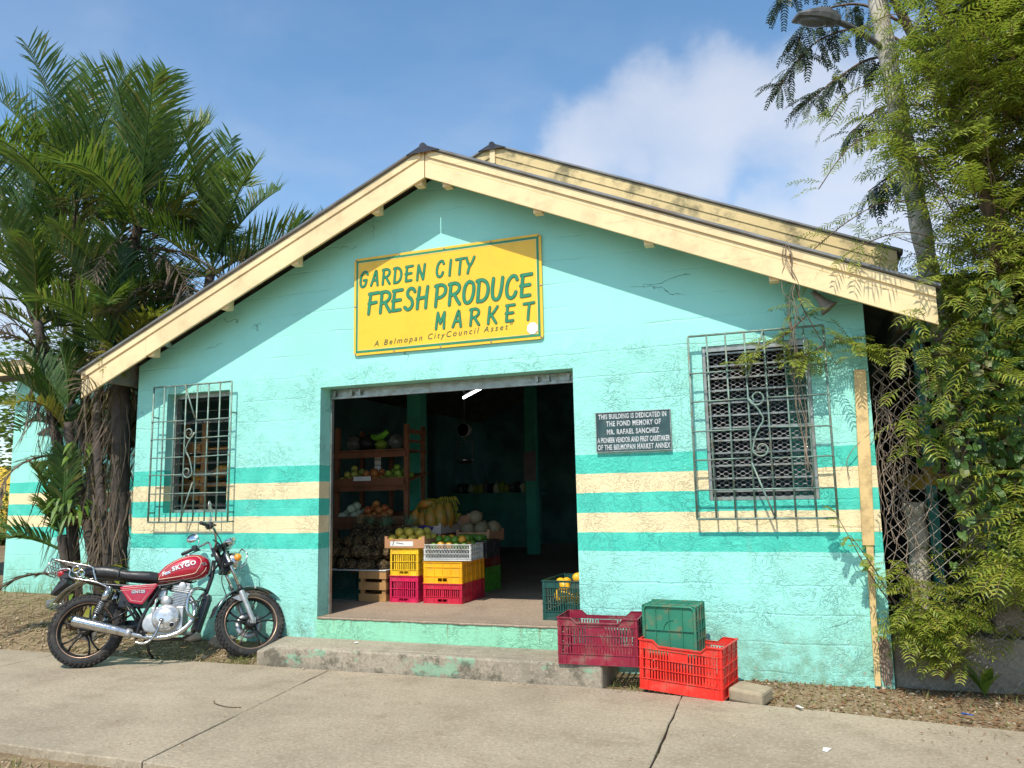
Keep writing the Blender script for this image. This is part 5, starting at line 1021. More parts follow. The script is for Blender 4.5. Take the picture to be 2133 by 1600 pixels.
# engine
en = MB(); en.box((.60, 0, .36), (.27, .20, .20), LEAN); en.lathe([(0, -.13), (.10, -.13), (.115, -.115), (.12, -.09), (.12, .11), (.10, .125), (0, .125)], 32, LEAN @ Matrix.Translation((.60, 0, .365)), 'y'); en.lathe([(0, -.11), (.08, -.11), (.085, -.1), (.085, .1), (0, .1)], 24, LEAN @ Matrix.Translation((.49, 0, .33)), 'y'); en.box((.62, 0, .265), (.24, .16, .07), LEAN)
engine = en.build('engine', m_alu, BK, bevel=.008)
b = MB()
CE = LEAN @ Matrix.Translation((.60, 0, .375)) @ Matrix.Rotation(radians(-8), 4, 'Y')
prof = [(0, -.165), (.05, -.165), (.068, -.160), (.074, -.150), (.090, -.146), (.100, -.135), (.102, -.125)]
vs = MB(); vs.lathe([(r * 1.0, h) for r, h in prof], 40, CE @ Matrix.Diagonal((1.12, 1, 1, 1)), 'y'); vs.lathe([(0, -.168), (.022, -.168), (.026, -.160)], 20, LEAN @ Matrix.Translation((.665, 0, .305)), 'y'); clc = vs.build('clutch_cover', simple('pale_engine_cover', (0.62, 0.62, 0.60), 0.3, 0.7, 0.08, 12), engine)
o = flank_text('cover_lettering', 'SKYGO', .585, .378, .026, m_alu, 0, 1.1, 1.2, .0012, .0012, 0, lambda x, z: -.1655, clc)
b = MB(); b.lathe([(.018, -.170), (.018, -.165)], 16, LEAN @ Matrix.Translation((.665, 0, .305)), 'y'); b.lathe([(.0, -.1702), (.012, -.1702)], 16, LEAN @ Matrix.Translation((.665, 0, .305)), 'y'); b.build('oil_cap', m_black, engine)
CY = LEAN @ Matrix.Translation((.665, 0, .46)) @ Matrix.Rotation(radians(12), 4, 'Y')
b = MB(); b.box((0, 0, .055), (.11, .11, .15), CY)
for k in range(9): b.box((0, 0, .0 + .0135 * k), (.155, .165, .0045), CY)
b.build('cylinder', m_alu, engine)
b = MB(); b.box((0, 0, .155), (.13, .15, .055), CY); b.box((0, 0, .195), (.115, .13, .03), CY)
for k in range(3): b.box((0, 0, .132 + .016 * k), (.16, .17, .005), CY)
b.lathe([(0, -.085), (.03, -.085), (.035, -.075), (.035, .08), (0, .08)], 16, CY @ Matrix.Translation((.0, 0, .18)), 'y'); b.build('cylinder_head', m_alu, engine, bevel=.005)
b = MB(); b.tube([(.57, -.03, .60), (.50, -.03, .60)], .028, 12, LEAN); b.box((.535, -.03, .565), (.06, .07, .07), LEAN); b.tube([(.535, -.03, .53), (.535, -.03, .49)], .02, 10, LEAN); b.tube(fill([(.52, -.07, .55), (.50, -.10, .52), (.50, -.11, .46), (.49, -.12, .40)], 4), .007, 6, LEAN); b.lathe([(0, -.1), (.04, -.1), (.045, -.09), (.045, .0), (0, .0)], 20, LEAN @ Matrix.Translation((.585, -.01, .51)), 'y'); b.build('carburettor', m_alu, engine)
b = MB()
for k in range(5): b.tube(fill([(.56 + .02 * k, -.05 + .02 * k, .64), (.60, -.06, .60 + .01 * k), (.64 + .02 * k, -.04, .60), (.72, -.02 * k, .64)], 3), .005, 5, LEAN)
b.tube(fill([(.80, 0, .68), (.74, -.05, .655), (.70, -.07, .63), (.69, -.06, .60)], 4), .006, 5, LEAN); b.build('cables', m_black, BK)
b = MB(); b.tube(fill([(.58, -.165, .345), (.575, -.185, .33), (.565, -.20, .27), (.53, -.205, .20), (.49, -.21, .165), (.445, -.215, .16), (.40, -.21, .175)], 5), .010, 8, LEAN); b.tube([(.58, -.155, .345), (.58, -.19, .345)], .016, 10, LEAN); b.build('kick_starter', m_chrome, BK)
# exhaust on the right side
ex = MB(); ex.tube(fill([(.745, -.03, .56), (.80, -.07, .50), (.835, -.12, .40), (.80, -.15, .30), (.70, -.165, .225), (.58, -.17, .203), (.46, -.175, .215), (.34, -.18, .245)], 6), .021, 12, LEAN); exh = ex.build('exhaust_pipe', m_chrome, BK)
b = MB(); d0, d1 = Vector((.36, -.18, .243)), Vector((-.115, -.185, .372)); dd = d1 - d0
b.tube([d0, d0 + dd * .06, d0 + dd * .16, d0 + dd * .45, d0 + dd * .97, d1], [.026, .033, .037, .043, .047, .044], 20, LEAN); b.build('silencer', m_chrome, exh)
b = MB(); b.tube([d0 + dd * .02, d0 + dd * .10], .036, 16, LEAN); b.build('clamp', m_alu, exh)
# front end
FF0, FF1 = Vector((.985, 0, .955)), Vector((1.287, 0, .300)); fd = FF1 - FF0
for sgn in (-1, 1):
    y = Vector((0, sgn * .095, 0)); b = MB(); b.tube([FF0 + y - fd * .02, FF0 + y + fd * .58], .0155, 12, STEER); fk = b.build('fork_leg', m_chrome, BK)
    b = MB(); b.tube([FF0 + y + fd * .57, FF0 + y + fd * .62, FF0 + y + fd * .98, FF0 + y + fd * 1.03], [.021, .0245, .0215, .017], 14, STEER); b.box(FF0 + y + fd * 1.0, (.035, .03, .05), STEER); b.build('fork_slider', m_alu, fk)
    b = MB(); b.tube([FF0 + y + fd * .535, FF0 + y + fd * .60], [.021, .028], 12, STEER); b.build('dust_seal', m_black, fk)
b = MB()
for t, w_ in ((.0, .25), (.25, .25)): b.box(FF0 + fd * t - Vector((.02, 0, .0)), (.08, w_, .03), STEER, Matrix.Rotation(radians(-25), 4, 'Y'))
b.box(FF0 + fd * .13 - Vector((.0, 0, 0)), (.05, .16, .12), STEER); b.build('triple_clamp', m_bframe, BK, bevel=.008)
def fender(name, axle, a0, a1, rad, hw, M, mat, wing=0.0, thick=.003):
    f = MB(); rings = []; n = 26
    for k in range(n + 1):
        a = radians(a0 + (a1 - a0) * k / n); rr = rad; ring = []
        for j in range(9):
            v = -1 + 2 * j / 8; ring.append((axle.x + (rr - .018 * v * v) * cos(a), v * hw, axle.z + (rr - .018 * v * v) * sin(a)))
        rings.append(ring)
    vs = [p for r in rings for p in r]; f.add(vs, [(i * 9 + j, i * 9 + j + 1, (i + 1) * 9 + j + 1, (i + 1) * 9 + j) for i in range(n) for j in range(8)], M, True)
    o = f.build(name, mat, BK); sd = o.modifiers.new('solid', 'SOLIDIFY'); sd.thickness = thick; return o
ff = fender('front_fender', FAx, 42, 158, .335, .062, STEER, m_chrome)
b = MB(); b.prism([(1.10, .50), (1.20, .555), (1.245, .545), (1.225, .50), (1.17, .475)], -.075, -.066, STEER); b.tube([(1.30, -.05, .60), (1.30, -.05, .62)], .012, 8, STEER); b.build('fender_brace', m_alu, ff)
b = MB(); ra = radians(158); bx, bz = FAx.x + .333 * cos(ra), FAx.z + .333 * sin(ra); b.prism([(bx + .015, bz + .01), (bx - .012, bz + .005), (bx - .03, bz - .085), (bx - .005, bz - .06)], -.045, .045, STEER); b.build('mud_flap', m_black, ff)
fender('rear_fender', Vector((-.02, 0, .36)), 80, 152, .385, .075, LEAN, m_chrome)
# handlebar
HB = [(.74, .375, 1.045), (.80, .30, 1.06), (.865, .22, 1.075), (.90, .13, 1.07), (.925, .08, .99), (.93, .03, .975)]
b = MB(); b.tube(fill(HB + [(x, -y, z) for x, y, z in HB[::-1]], 5), .011, 10, STEER); hb = b.build('handlebar', m_chrome, BK)
for sgn in (-1, 1):
    b = MB(); p0, p1 = Vector((.725, sgn * .395, 1.04)), Vector((.80, sgn * .30, 1.06)); b.tube([p0, p0 + (p1 - p0) * .06, p1], [.017, .0155, .0155], 12, STEER); b.build('grip', m_black, hb)
    b = MB(); q = p0 + (p1 - p0) * 1.2; b.box(q, (.045, .05, .042), STEER, Matrix.Rotation(sgn * radians(-52), 4, 'Z')); b.tube([q + Vector((.02, 0, 0)), q + Vector((.05, sgn * .03, 0)), q + Vector((-.02, sgn * .12, -.01))], [.008, .007, .005], 6, STEER); b.build('switch_and_lever', m_black, hb, bevel=.004)
    b = MB(); mb_ = Vector((.835, sgn * .25, 1.085)); tip = Vector((.80, sgn * .33, 1.22 if sgn < 0 else 1.17)); b.tube(fill([mb_, mb_ + Vector((0, 0, .05)), tip + Vector((.03, -sgn * .05, -.0)), tip], 4), .0045, 6, STEER); mi = b.build('mirror_stalk', m_chrome, BK)
    nrm = Matrix.Rotation(radians(42 if sgn > 0 else -14), 4, 'Z') @ Matrix.Rotation(radians(90), 4, 'Y')
    b = MB(); b.lathe([(0, .022), (.03, .020), (.058, .008), (.062, .0), (.058, -.003)], 28, STEER @ Matrix.Translation(tip + Vector((-.012, 0, .01))) @ nrm @ Matrix.Diagonal((.72, 1, 1, 1)) ); b.build('mirror_shell', m_alu, mi)
    b = MB(); b.lathe([(0, -.0035), (.056, -.0035), (.057, -.002)], 28, STEER @ Matrix.Translation(tip + Vector((-.012, 0, .01))) @ nrm @ Matrix.Diagonal((.72, 1, 1, 1))); b.build('mirror_glass', m_mirror, mi)
    b = MB(); i0 = Vector((1.10, sgn * .10, .83)); i1 = Vector((1.10, sgn * .175, .83)); b.tube([i0, i1], .007, 6, STEER); ind = b.build('front_indicator', m_chrome, BK)
    b = MB(); b.ball(i1 + Vector((.0, sgn * .012, 0)), (.034, .034, .034), 14, 10, STEER); b.build('amber_lens', m_amberlens, ind)
b = MB(); HLM = STEER @ Matrix.Translation((1.10, 0, .855)) @ Matrix.Rotation(radians(97), 4, 'Y')
b.lathe([(0, -.075), (.045, -.07), (.075, -.04), (.086, .0), (.09, .03), (.084, .04)], 32, HLM); hl = b.build('headlight', m_chrome, BK)
b = MB(); b.lathe([(0, .055), (.05, .05), (.08, .038)], 32, HLM); b.build('headlight_lens', m_lens, hl)
b = MB(); b.tube([(1.14 + .0, -.11, .76), (1.19, -.11, .80), (1.20, -.11, .90), (1.15, -.1, .945), (1.15, .1, .945), (1.20, .11, .90), (1.19, .11, .80), (1.14, .11, .76)], .006, 6, STEER); b.build('headlight_guard', m_chrome, hl)
b = MB(); b.lathe([(0, -.04), (.035, -.04), (.055, -.02), (.058, .015), (.052, .02)], 24, STEER @ Matrix.Translation((1.045, -.055, 1.02)) @ Matrix.Rotation(radians(-28), 4, 'Y')); b.lathe([(0, -.04), (.035, -.04), (.055, -.02), (.058, .015), (.052, .02)], 24, STEER @ Matrix.Translation((1.045, .06, 1.02)) @ Matrix.Rotation(radians(-28), 4, 'Y')); spd = b.build('speedometer', m_chrome, BK)
b = MB(); b.lathe([(0, .0165), (.05, .0165)], 24, STEER @ Matrix.Translation((1.045, -.055, 1.02)) @ Matrix.Rotation(radians(-28), 4, 'Y')); b.lathe([(0, .0165), (.05, .0165)], 24, STEER @ Matrix.Translation((1.045, .06, 1.02)) @ Matrix.Rotation(radians(-28), 4, 'Y')); b.build('dial_face', m_black, spd)
b = MB()
for (y0, y1) in ((-.10, -.02), (.10, .02), (-.06, .0)): b.tube(fill([(.93, y0, 1.03), (.99, y0 * .8, .99), (1.02, y1, .92), (.97, y1, .82), (.90, y1, .72)], 4), .0055, 5, LEAN)
b.tube(fill([(.86, -.25, 1.05), (.93, -.18, 1.0), (1.02, -.08, .90), (1.07, -.05, .80)], 4), .005, 5, STEER); b.tube(fill([(1.03, -.04, .80), (1.0, -.06, .66), (1.05, -.06, .52), (1.06, -.06, .45)], 4), .005, 5, STEER); b.box((1.03, 0, .79), (.07, .12, .09), STEER); b.build('control_cables', m_black, BK, bevel=0)
# crash bars, rack, tail
b = MB()
for sgn in (-1, 1):
    y = sgn * .17; b.tube(fill([(.88, sgn * .02, .60), (.86, y * .8, .60), (.82, y * 1.1, .585), (.79, y * 1.15, .53), (.785, y * 1.15, .43), (.81, y * 1.1, .375), (.85, y * .7, .36), (.835, sgn * .02, .34)], 5), .0135, 8, LEAN); b.tube(fill([(.885, sgn * .02, .52), (.86, y * .7, .50), (.80, y * 1.12, .48)], 4), .010, 7, LEAN)
b.build('crash_bar', m_chrome, BK)
b = MB(); b.prism([(.86, .235), (.835, .26), (.80, .24), (.80, .28), (.90, .555), (.93, .56), (.935, .52)], -.06, .06, LEAN); b.build('engine_shield', m_bframe, BK, bevel=.008)
rk_ = MB()
for sgn in (-1, 1):
    y = sgn * .135; rk_.tube(fill([(.11, y, .64), (.0, y, .69), (-.20, y * .95, .735), (-.215, y * .95, .80), (-.27, y * .9, .81), (-.31, y * .9, .80)], 4), .0085, 8, LEAN); rk_.tube(fill([(.01, y, .69), (-.02, y, .77), (-.045, y, .818), (-.20, y, .855), (-.37, y, .895)], 4), .0085, 8, LEAN)
rk_.tube([(-.37, -.135, .895), (-.37, .135, .895)], .0085, 8, LEAN)
for y in (-.07, 0, .07): rk_.tube([(-.10, y, .835), (-.37, y, .895)], .006, 6, LEAN)
rack = rk_.build('luggage_rack', m_chrome, BK)
b = MB(); b.tube([(-.37, -.135, .895), (-.43, -.135, .775), (-.43, .135, .775), (-.37, .135, .895)], .006, 6, LEAN); b.tube([(-.42, -.135, .79), (-.34, -.13, .77)], .005, 6, LEAN); b.tube([(-.42, .135, .79), (-.34, .13, .77)], .005, 6, LEAN)
for k in range(4):
    for z, xx in ((.86, -.388), (.81, -.412)): b.tube([(xx, -.10 + .066 * k + .028 * cos(2 * pi * j / 14), z + .026 * sin(2 * pi * j / 14)) for j in range(14)], .004, 5, LEAN, closed=True)
b.build('rack_back_grid', m_chrome, rack)
for (cx, cz) in ((-.165, .80), (-.125, .765)):
    b = MB(); b.tube([(cx + .03 * cos(2 * pi * j / 20), -.135, cz + .03 * sin(2 * pi * j / 20)) for j in range(20)], .006, 6, LEAN, closed=True); b.build('rack_ring', m_chrome, rack)
b = MB(); b.box((-.28, 0, .77), (.09, .10, .07), LEAN); b.prism([(-.30, .74), (-.25, .74), (-.25, .70), (-.36, .60), (-.38, .61), (-.33, .70)], -.06, .06, LEAN); tl = b.build('tail_housing', m_black, BK, bevel=.01)
b = MB(); b.ball((-.315, 0, .785), (.045, .06, .042), 16, 10, LEAN); b.build('tail_lens', m_redlens, tl)
b = MB(); b.tube([LEAN @ Vector((.40, .09, .22)), LEAN @ Vector((.42, .17, .10)), Vector((.44, .235, .012))], .012, 8); b.box((.44, .24, .008), (.06, .05, .008)); b.build('side_stand', m_bframe, BK)
b = MB(); b.tube([(.45, -.10, .25), (.45, -.24, .245)], .011, 8, LEAN); b.tube([(.45, -.17, .245), (.45, -.25, .245)], .017, 10, LEAN); b.build('footpeg', m_black, BK)
# ------------------------------------------------------------------ foliage tools
def leafmat(name, a, b_, dry=None, trans=0.35, rough=0.45, dryk=0.5):
    t = NT(name); gi = t.N.new('ShaderNodeNewGeometry'); r = gi.outputs['Random Per Island']
    c = t.mix(r, a, b_)
    c = t.mix(t.rng(t.noise(2.3, 3), 0.35, 0.65, 0, 0.6), c, tuple((x + y) / 2 * 1.15 for x, y in zip(a, b_)))
    if dry: c = t.mix(t.math('MULTIPLY', t.rng(r, 0.82, 0.88), dryk), c, dry)
    t.fin(c, rough, spec=0.45); tr = t.N.new('ShaderNodeBsdfTranslucent'); t.L.new(t.mix(0.5, c, (0.35, 0.5, 0.04), 'MIX'), tr.inputs['Color'])
    ms = t.N.new('ShaderNodeMixShader'); ms.inputs[0].default_value = trans; t.L.new(t.b.outputs[0], ms.inputs[1]); t.L.new(tr.outputs[0], ms.inputs[2]); t.L.new(ms.outputs[0], t.out.inputs[0]); return t.m
m_frond = leafmat('palm_leaflets', (0.020, 0.060, 0.014), (0.095, 0.185, 0.03), (0.28, 0.20, 0.06), 0.3, 0.46); m_frond_dry = leafmat('dead_palm_leaflets', (0.045, 0.032, 0.022), (0.19, 0.13, 0.08), None, 0.15, 0.7); m_frond_y = leafmat('yellowing_palm_leaflets', (0.14, 0.17, 0.02), (0.30, 0.25, 0.04), (0.35, 0.22, 0.06), 0.3)
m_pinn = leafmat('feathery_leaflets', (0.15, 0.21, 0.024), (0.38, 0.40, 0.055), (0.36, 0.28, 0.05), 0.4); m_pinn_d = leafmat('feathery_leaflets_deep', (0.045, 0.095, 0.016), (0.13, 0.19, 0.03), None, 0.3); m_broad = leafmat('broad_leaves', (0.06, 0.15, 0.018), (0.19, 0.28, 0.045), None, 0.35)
m_bark = simple('palm_bark', (0.085, 0.065, 0.05), 0.85, 0, 0.35, 9, 0.5, 30, (0.05, 0.04, 0.03), 0.7, 6); m_stem = simple('brown_stem', (0.14, 0.085, 0.045), 0.8, 0, 0.3, 20); m_drystem = simple('dry_grey_vine', (0.27, 0.20, 0.14), 0.85, 0, 0.35, 15)
m_pole = simple('weathered_pole_bark', (0.50, 0.44, 0.34), 0.85, 0, 0.25, 7, 0.7, 25, (0.13, 0.10, 0.07), 0.75, 9); m_lamp = simple('grey_lamp_housing', (0.13, 0.13, 0.125), 0.5, 0.3, 0.2, 10, 0, 60, (0.07, 0.06, 0.05), 0.5, 14)
def frond(mb, p, az, el, L_, droop, nl=46, lw=0.028, ll=0.42, vee=0.5, twist=0.0, stem=None, raggy=0.0):
    o_ = Vector((cos(az), sin(az), 0)); pts = []; q = Vector(p); e = el; n = 14
    for i in range(n + 1):
        pts.append(q.copy()); q = q + (o_ * cos(e) + Vector((0, 0, sin(e)))) * (L_ / n); e -= droop / n * (0.4 + 1.2 * i / n)
    (stem or mb).tube(pts, [0.013 * (1 - 0.85 * i / n) + 0.002 for i in range(n + 1)], 4, None, False)
    def at(t):
        f = t * n; i = min(int(f), n - 1); a = pts[i].lerp(pts[i + 1], f - i); tg = (pts[i + 1] - pts[i]).normalized(); return a, tg
    for k in range(nl):
        t = 0.13 + 0.87 * (k + 0.5) / nl; a, tg = at(t); side = tg.cross(Vector((0, 0, 1)))
        side = side.normalized() if side.length > 1e-3 else Vector((-o_.y, o_.x, 0)); up = side.cross(tg).normalized()
        if twist: side, up = side * cos(twist) + up * sin(twist), up * cos(twist) - side * sin(twist)
        l = ll * (0.35 + 0.9 * sin(pi * min(1, (t - 0.05) * 0.98) ** 0.8)) * U(0.85, 1.1)
        for s in (-1, 1):
            if raggy and R() < raggy: continue
            d = (side * s * U(0.6, 0.9) + tg * U(0.65, 1.1) + up * (vee + U(-.2, .25))).normalized(); m1 = a + d * l * 0.5; tip = a + d * l + Vector((0, 0, -l * U(0.02, 0.20)))
            wv = (tg - d * tg.dot(d)).normalized(); w_ = lw * U(0.8, 1.15)
            mb.add([a - wv * w_ * .25, a + wv * w_ * .25, m1 + wv * w_ * .5 + up * .004, m1 - wv * w_ * .5 - up * .004, tip], [(0, 1, 2, 3), (3, 2, 4)])
def palm(label, pts, r0, r1, crown, n_green, n_dead, L_, seed, az0=None, name='palm_tree', yellow=2, hang=0):
    random.seed(seed); base = Vector(pts[0]); t = thing(name, label, 'palm', base)
    tr = MB(); P = fill(pts, 8); tr.tube(P, [r0 + (r1 - r0) * i / (len(P) - 1) + (0.006 if i % 2 else 0) + U(-.004, .004) for i in range(len(P))], 9); tr.build('trunk', m_bark, t, world=True)
    g, d, y = MB(), MB(), MB(); top = Vector(pts[-1])
    for k in range(n_green):
        az = (az0[k % len(az0)] if az0 else k * 2.4) + U(-.25, .25); q = k / max(1, n_green - 1); el = radians(86 - 58 * q ** 0.9 + U(-7, 7))
        frond(g, top + Vector((0, 0, -0.25 * q + 0.1)), az, el, L_ * U(.85, 1.12), 0.30 + 0.75 * q + U(-.15, .25), 60, 0.027, L_ * 0.34, U(.3, .85), U(-.5, .5), None, .07)
    for k in range(yellow): frond(y, top + Vector((0, 0, -.1)), U(0, 6.28), radians(U(15, 55)), L_ * U(.6, .9), U(1.2, 1.9), 40, 0.028, L_ * .25, .3, U(-.5, .5))
    for k in range(n_dead): frond(d, top + Vector((0, 0, -.2 - .3 * R())), U(0, 6.28), radians(U(-25, 48)), L_ * U(.6, 1.0), U(1.2, 2.1), 34, 0.018, L_ * .24, .1, U(-.8, .8), None, .2)
    for k in range(hang):                                          # strips of dead leaf hanging down the trunk
        f = U(.25, 1.0); i = int(f * (len(P) - 1)); a = P[i] + Vector((U(-.12, .11), U(-.14, .10), 0)); pts_ = [a]; dx, dy = U(-.06, .05), U(-.08, .03)
        for j in range(6): a = a + Vector((dx + U(-.03, .03), dy * .6, -U(.06, .16))); pts_.append(a)
        d.strip(pts_, [.010, .018, .016, .012, .010, .006, .002], Vector((cos(f * 9), sin(f * 9), 0)))
    g.build('crown', m_frond, t, fix=False, world=True)
    if yellow: y.build('yellow_fronds', m_frond_y, t, fix=False, world=True)
    if n_dead or hang: d.build('dead_fronds', m_frond_dry, t, fix=False, world=True)
    return t
palm('tall palm at the far left with the highest upright fronds', [(-7.55, 0.75, 0.1), (-7.75, 0.8, 1.6), (-8.15, 0.8, 3.2), (-8.3, 0.75, 4.95)], .06, .05, 0, 12, 4, 1.85, 3)
palm('palm with a broad green crown above the left fascia end', [(-7.10, 0.55, 0.1), (-7.15, 0.6, 1.8), (-7.25, 0.6, 3.4), (-7.1, 0.6, 4.65)], .07, .05, 0, 12, 12, 1.55, 5, None, 'palm_tree', 3, 120)
palm('palm arching its fronds over the left roof slope', [(-6.85, 1.0, 0.1), (-6.8, 1.05, 2.0), (-6.6, 1.1, 3.3), (-6.5, 1.15, 4.15)], .065, .05, 0, 10, 20, 1.4, 7, None, 'palm_tree', 1, 80)
palm('lower palm reaching sideways past the left roof corner', [(-7.35, 0.3, 0.1), (-7.5, 0.25, 1.3), (-7.85, 0.2, 2.5), (-8.05, 0.15, 3.45)], .06, .045, 0, 9, 3, 1.3, 9, None, 'palm_tree', 3, 90)
palm('short leaning palm with low fronds across the side wing', [(-7.0, 0.35, 0.1), (-7.15, 0.25, 0.9), (-7.35, 0.2, 1.6), (-7.5, 0.15, 2.25)], .055, .045, 0, 5, 2, 0.95, 12, [2.9, 3.3, 3.7, 2.5], 'palm_tree', 1, 10)
palm('palm behind the roof slope with its crown just above the tiles', [(-6.9, 2.9, 0.3), (-6.7, 2.9, 2.6), (-6.4, 3.0, 3.9)], .07, .05, 0, 11, 3, 1.5, 15, None, 'palm_tree', 0, 0)
palm('palm leaning furthest left past the side wing roof', [(-7.7, 0.95, 0.1), (-8.1, 0.95, 2.0), (-8.9, 0.9, 3.4), (-9.35, 0.85, 4.4)], .06, .05, 0, 12, 4, 1.7, 18)
palm('small palm growing beside the dark trunks below the window level', [(-7.2, 0.1, 0.1), (-7.25, 0.05, 0.6), (-7.3, 0.0, 1.05)], .05, .04, 0, 4, 1, 0.8, 22, [2.9, 3.3, 2.5, 3.8, 2.0], 'palm_tree', 0, 0)
palm('palm trunk wrapped in dead hanging leaves at the building corner', [(-6.72, 0.18, 0.05), (-6.74, 0.20, 1.2), (-6.80, 0.22, 2.3), (-6.95, 0.3, 3.0)], .10, .08, 0, 7, 7, 1.2, 25, [3.3, 2.6, 4.2, 1.9, 5.0], 'palm_tree', 2, 170)
palm('thin bare palm trunk leaning left beside the wrapped trunk', [(-6.66, 0.10, 0.05), (-6.78, 0.10, 0.9), (-6.98, 0.12, 1.8), (-7.12, 0.2, 2.7), (-7.1, 0.3, 3.5)], .045, .04, 0, 6, 4, 1.1, 27, None, 'palm_tree', 0, 60)
palm('dark palm trunk at the back of the corner clump', [(-6.75, 0.75, 0.05), (-6.78, 0.75, 1.5), (-6.7, 0.7, 3.0)], .11, .09, 0, 6, 5, 1.2, 28, [3.2, 2.2, 4.0, 1.5], 'palm_tree', 0, 150)
# leafy seedlings at the palm foot
def bush(name, label, cat, c, rx, ry, rz_, n, leaf, mat, seed, group=None, droop=0.5):
    random.seed(seed); t = thing(name, label, cat, c, 0, group); f, s = MB(), MB()
    for k in range(n):
        a, e = U(0, 6.28), U(0, 1); tip = Vector((rx * cos(a) * U(.3, 1), ry * sin(a) * U(.3, 1), rz_ * U(.15, 1))); base = Vector((tip.x * .15, tip.y * .15, 0)); mid = base.lerp(tip, .6) + Vector((0, 0, .08 * rz_))
        if k % 3 == 0: s.tube([base, mid, tip], [.006, .004, .002], 4, None, False)
        o_ = Vector((cos(a), sin(a), U(-.2, .5))).normalized(); sd = o_.cross(Vector((0, 0, 1))).normalized(); l = leaf * U(.6, 1.2)
        pts = [tip + o_ * l * q - Vector((0, 0, droop * l * q * q)) for q in (0, .3, .6, 1)]; f.strip(pts, [l * .06, l * .30, l * .26, l * .01], sd)
    f.build('foliage', mat, t, fix=False); s.build('stems', m_stem, t); return t
bush('seedling', 'broad leaved seedling at the foot of the palm trunks', 'plant', (-6.95, -0.10, 0.12), .30, .2, .6, 46, .15, m_broad, 31)
bush('seedling', 'pale yellowish leafy plant against the thick trunk', 'plant', (-6.68, -0.06, 0.30), .22, .18, .5, 40, .22, m_frond_y, 32)
bush('epiphyte', 'drooping leafy epiphyte clinging to the leaning palm trunk', 'plant', (-7.25, 0.05, 1.15), .28, .25, .3, 44, .14, m_broad, 33, None, 1.2)
bush('epiphyte', 'small leafy epiphyte higher on the palm trunk', 'plant', (-7.30, 0.12, 1.75), .22, .2, .3, 26, .13, m_broad, 34, None, .9)

# ------------------------------------------------------------------ chain-link fence, low wall, posts
fn = thing('chain_link_fence', 'rusty chain link fence overgrown with vines right of the building', 'fence', (1.5, 0.0, 0)); b = MB(); px, pz = .082, .078
FXa, FXb = 0.52, 3.3; nzz = 34
wv_ = .046; dz_ = .043; i = 0
while FXa + i * wv_ < FXb:
    x = FXa + i * wv_; zt = 2.30 + .35 * min(1, max(0, (x - .52) / .3)); pts = []
    for k in range(int(zt / dz_)):
        s_ = (k + i) % 2; zz = .02 + k * dz_; bow = .035 * sin(x * 2.3 + zz * 1.7)
        pts.append((x + s_ * wv_ + .010 * sin(zz * 5 + x * 2), bow + (.004 if s_ else -.004), zz + .008 * sin(x * 6)))
    b.tube(pts, .0030, 4, None, False, smooth=False); i += 1
b.build('wire_mesh', simple('rusty_wire', (0.36, 0.31, 0.26), 0.6, 0.2, 0.3, 20, 0, 60, (0.14, 0.07, 0.03), 0.6, 9), fn, fix=False, world=True)
for xx in (3.0,):
    b = MB(); b.tube([(xx, .03, 0), (xx, .03, 2.7)], .025, 10); b.build('fence_post', m_mesh, fn, world=True)
b = MB(); ring = [(0.50, 0.06), (3.6, 0.06), (3.6, 0.20), (0.50, 0.20)]; b.prism(ring, -.1, .36, None, 'xy'); o = b.build('low_wall', m_lowwall, None, bevel=.02); tag(o, 'low stained concrete wall running behind the chain link fence', 'wall')
b = MB(); b.prism([(1.15, .13), (1.75, .13), (1.75, .40), (1.15, .40)], .36, .78, None, 'xy'); o = b.build('concrete_block', m_lowwall, None, bevel=.03); tag(o, 'grey concrete block standing on the low wall behind the leaves', 'block')
lg = MB(); lg.tube(fill([(.70, .30, 0.3), (.735, .30, .7), (.75, .31, 1.0), (.745, .30, 1.26)], 4), [.07 + .008 * sin(k * 1.7) for k in range(13)], 10); o = lg.build('old_post', m_pole, None); tag(o, 'weathered wooden stump post standing behind the chain link', 'post')
yp = thing('yellow_post', 'narrow yellow wooden post nailed to the right corner of the wall', 'post', (0.40, -0.03, 0)); b = MB()
b.prism([(.397, 2.22), (.474, 2.215), (.460, 1.6), (.436, .975), (.358, .975), (.376, 1.6)], -.055, -.012, None); b.build('upper_plank', m_cream_post, yp, bevel=.004, world=True)
b = MB(); b.prism([(.382, 1.0), (.430, 1.0), (.412, .50), (.404, .03), (.366, .03), (.372, .5)], -.046, -.008, None); b.build('lower_stake', m_cream_post, yp, bevel=.004, world=True)
b = MB(); pl = [(.418, .36), (.47, .34), (.488, .20), (.48, .06), (.45, .03), (.42, .05), (.414, .2)]; b.prism([(p.x + U(-.006, .006), p.z + U(-.008, .008)) for p in fill([(x, 0, z) for x, z in pl + pl[:1]], 4)[:-1]], -.004, .01); o = b.build('bare_masonry', simple('bare_masonry', (0.33, 0.24, 0.17), .9, 0, .4, 30, .8, 40, (0.08, .06, .045), .8, 14), mk, world=True)
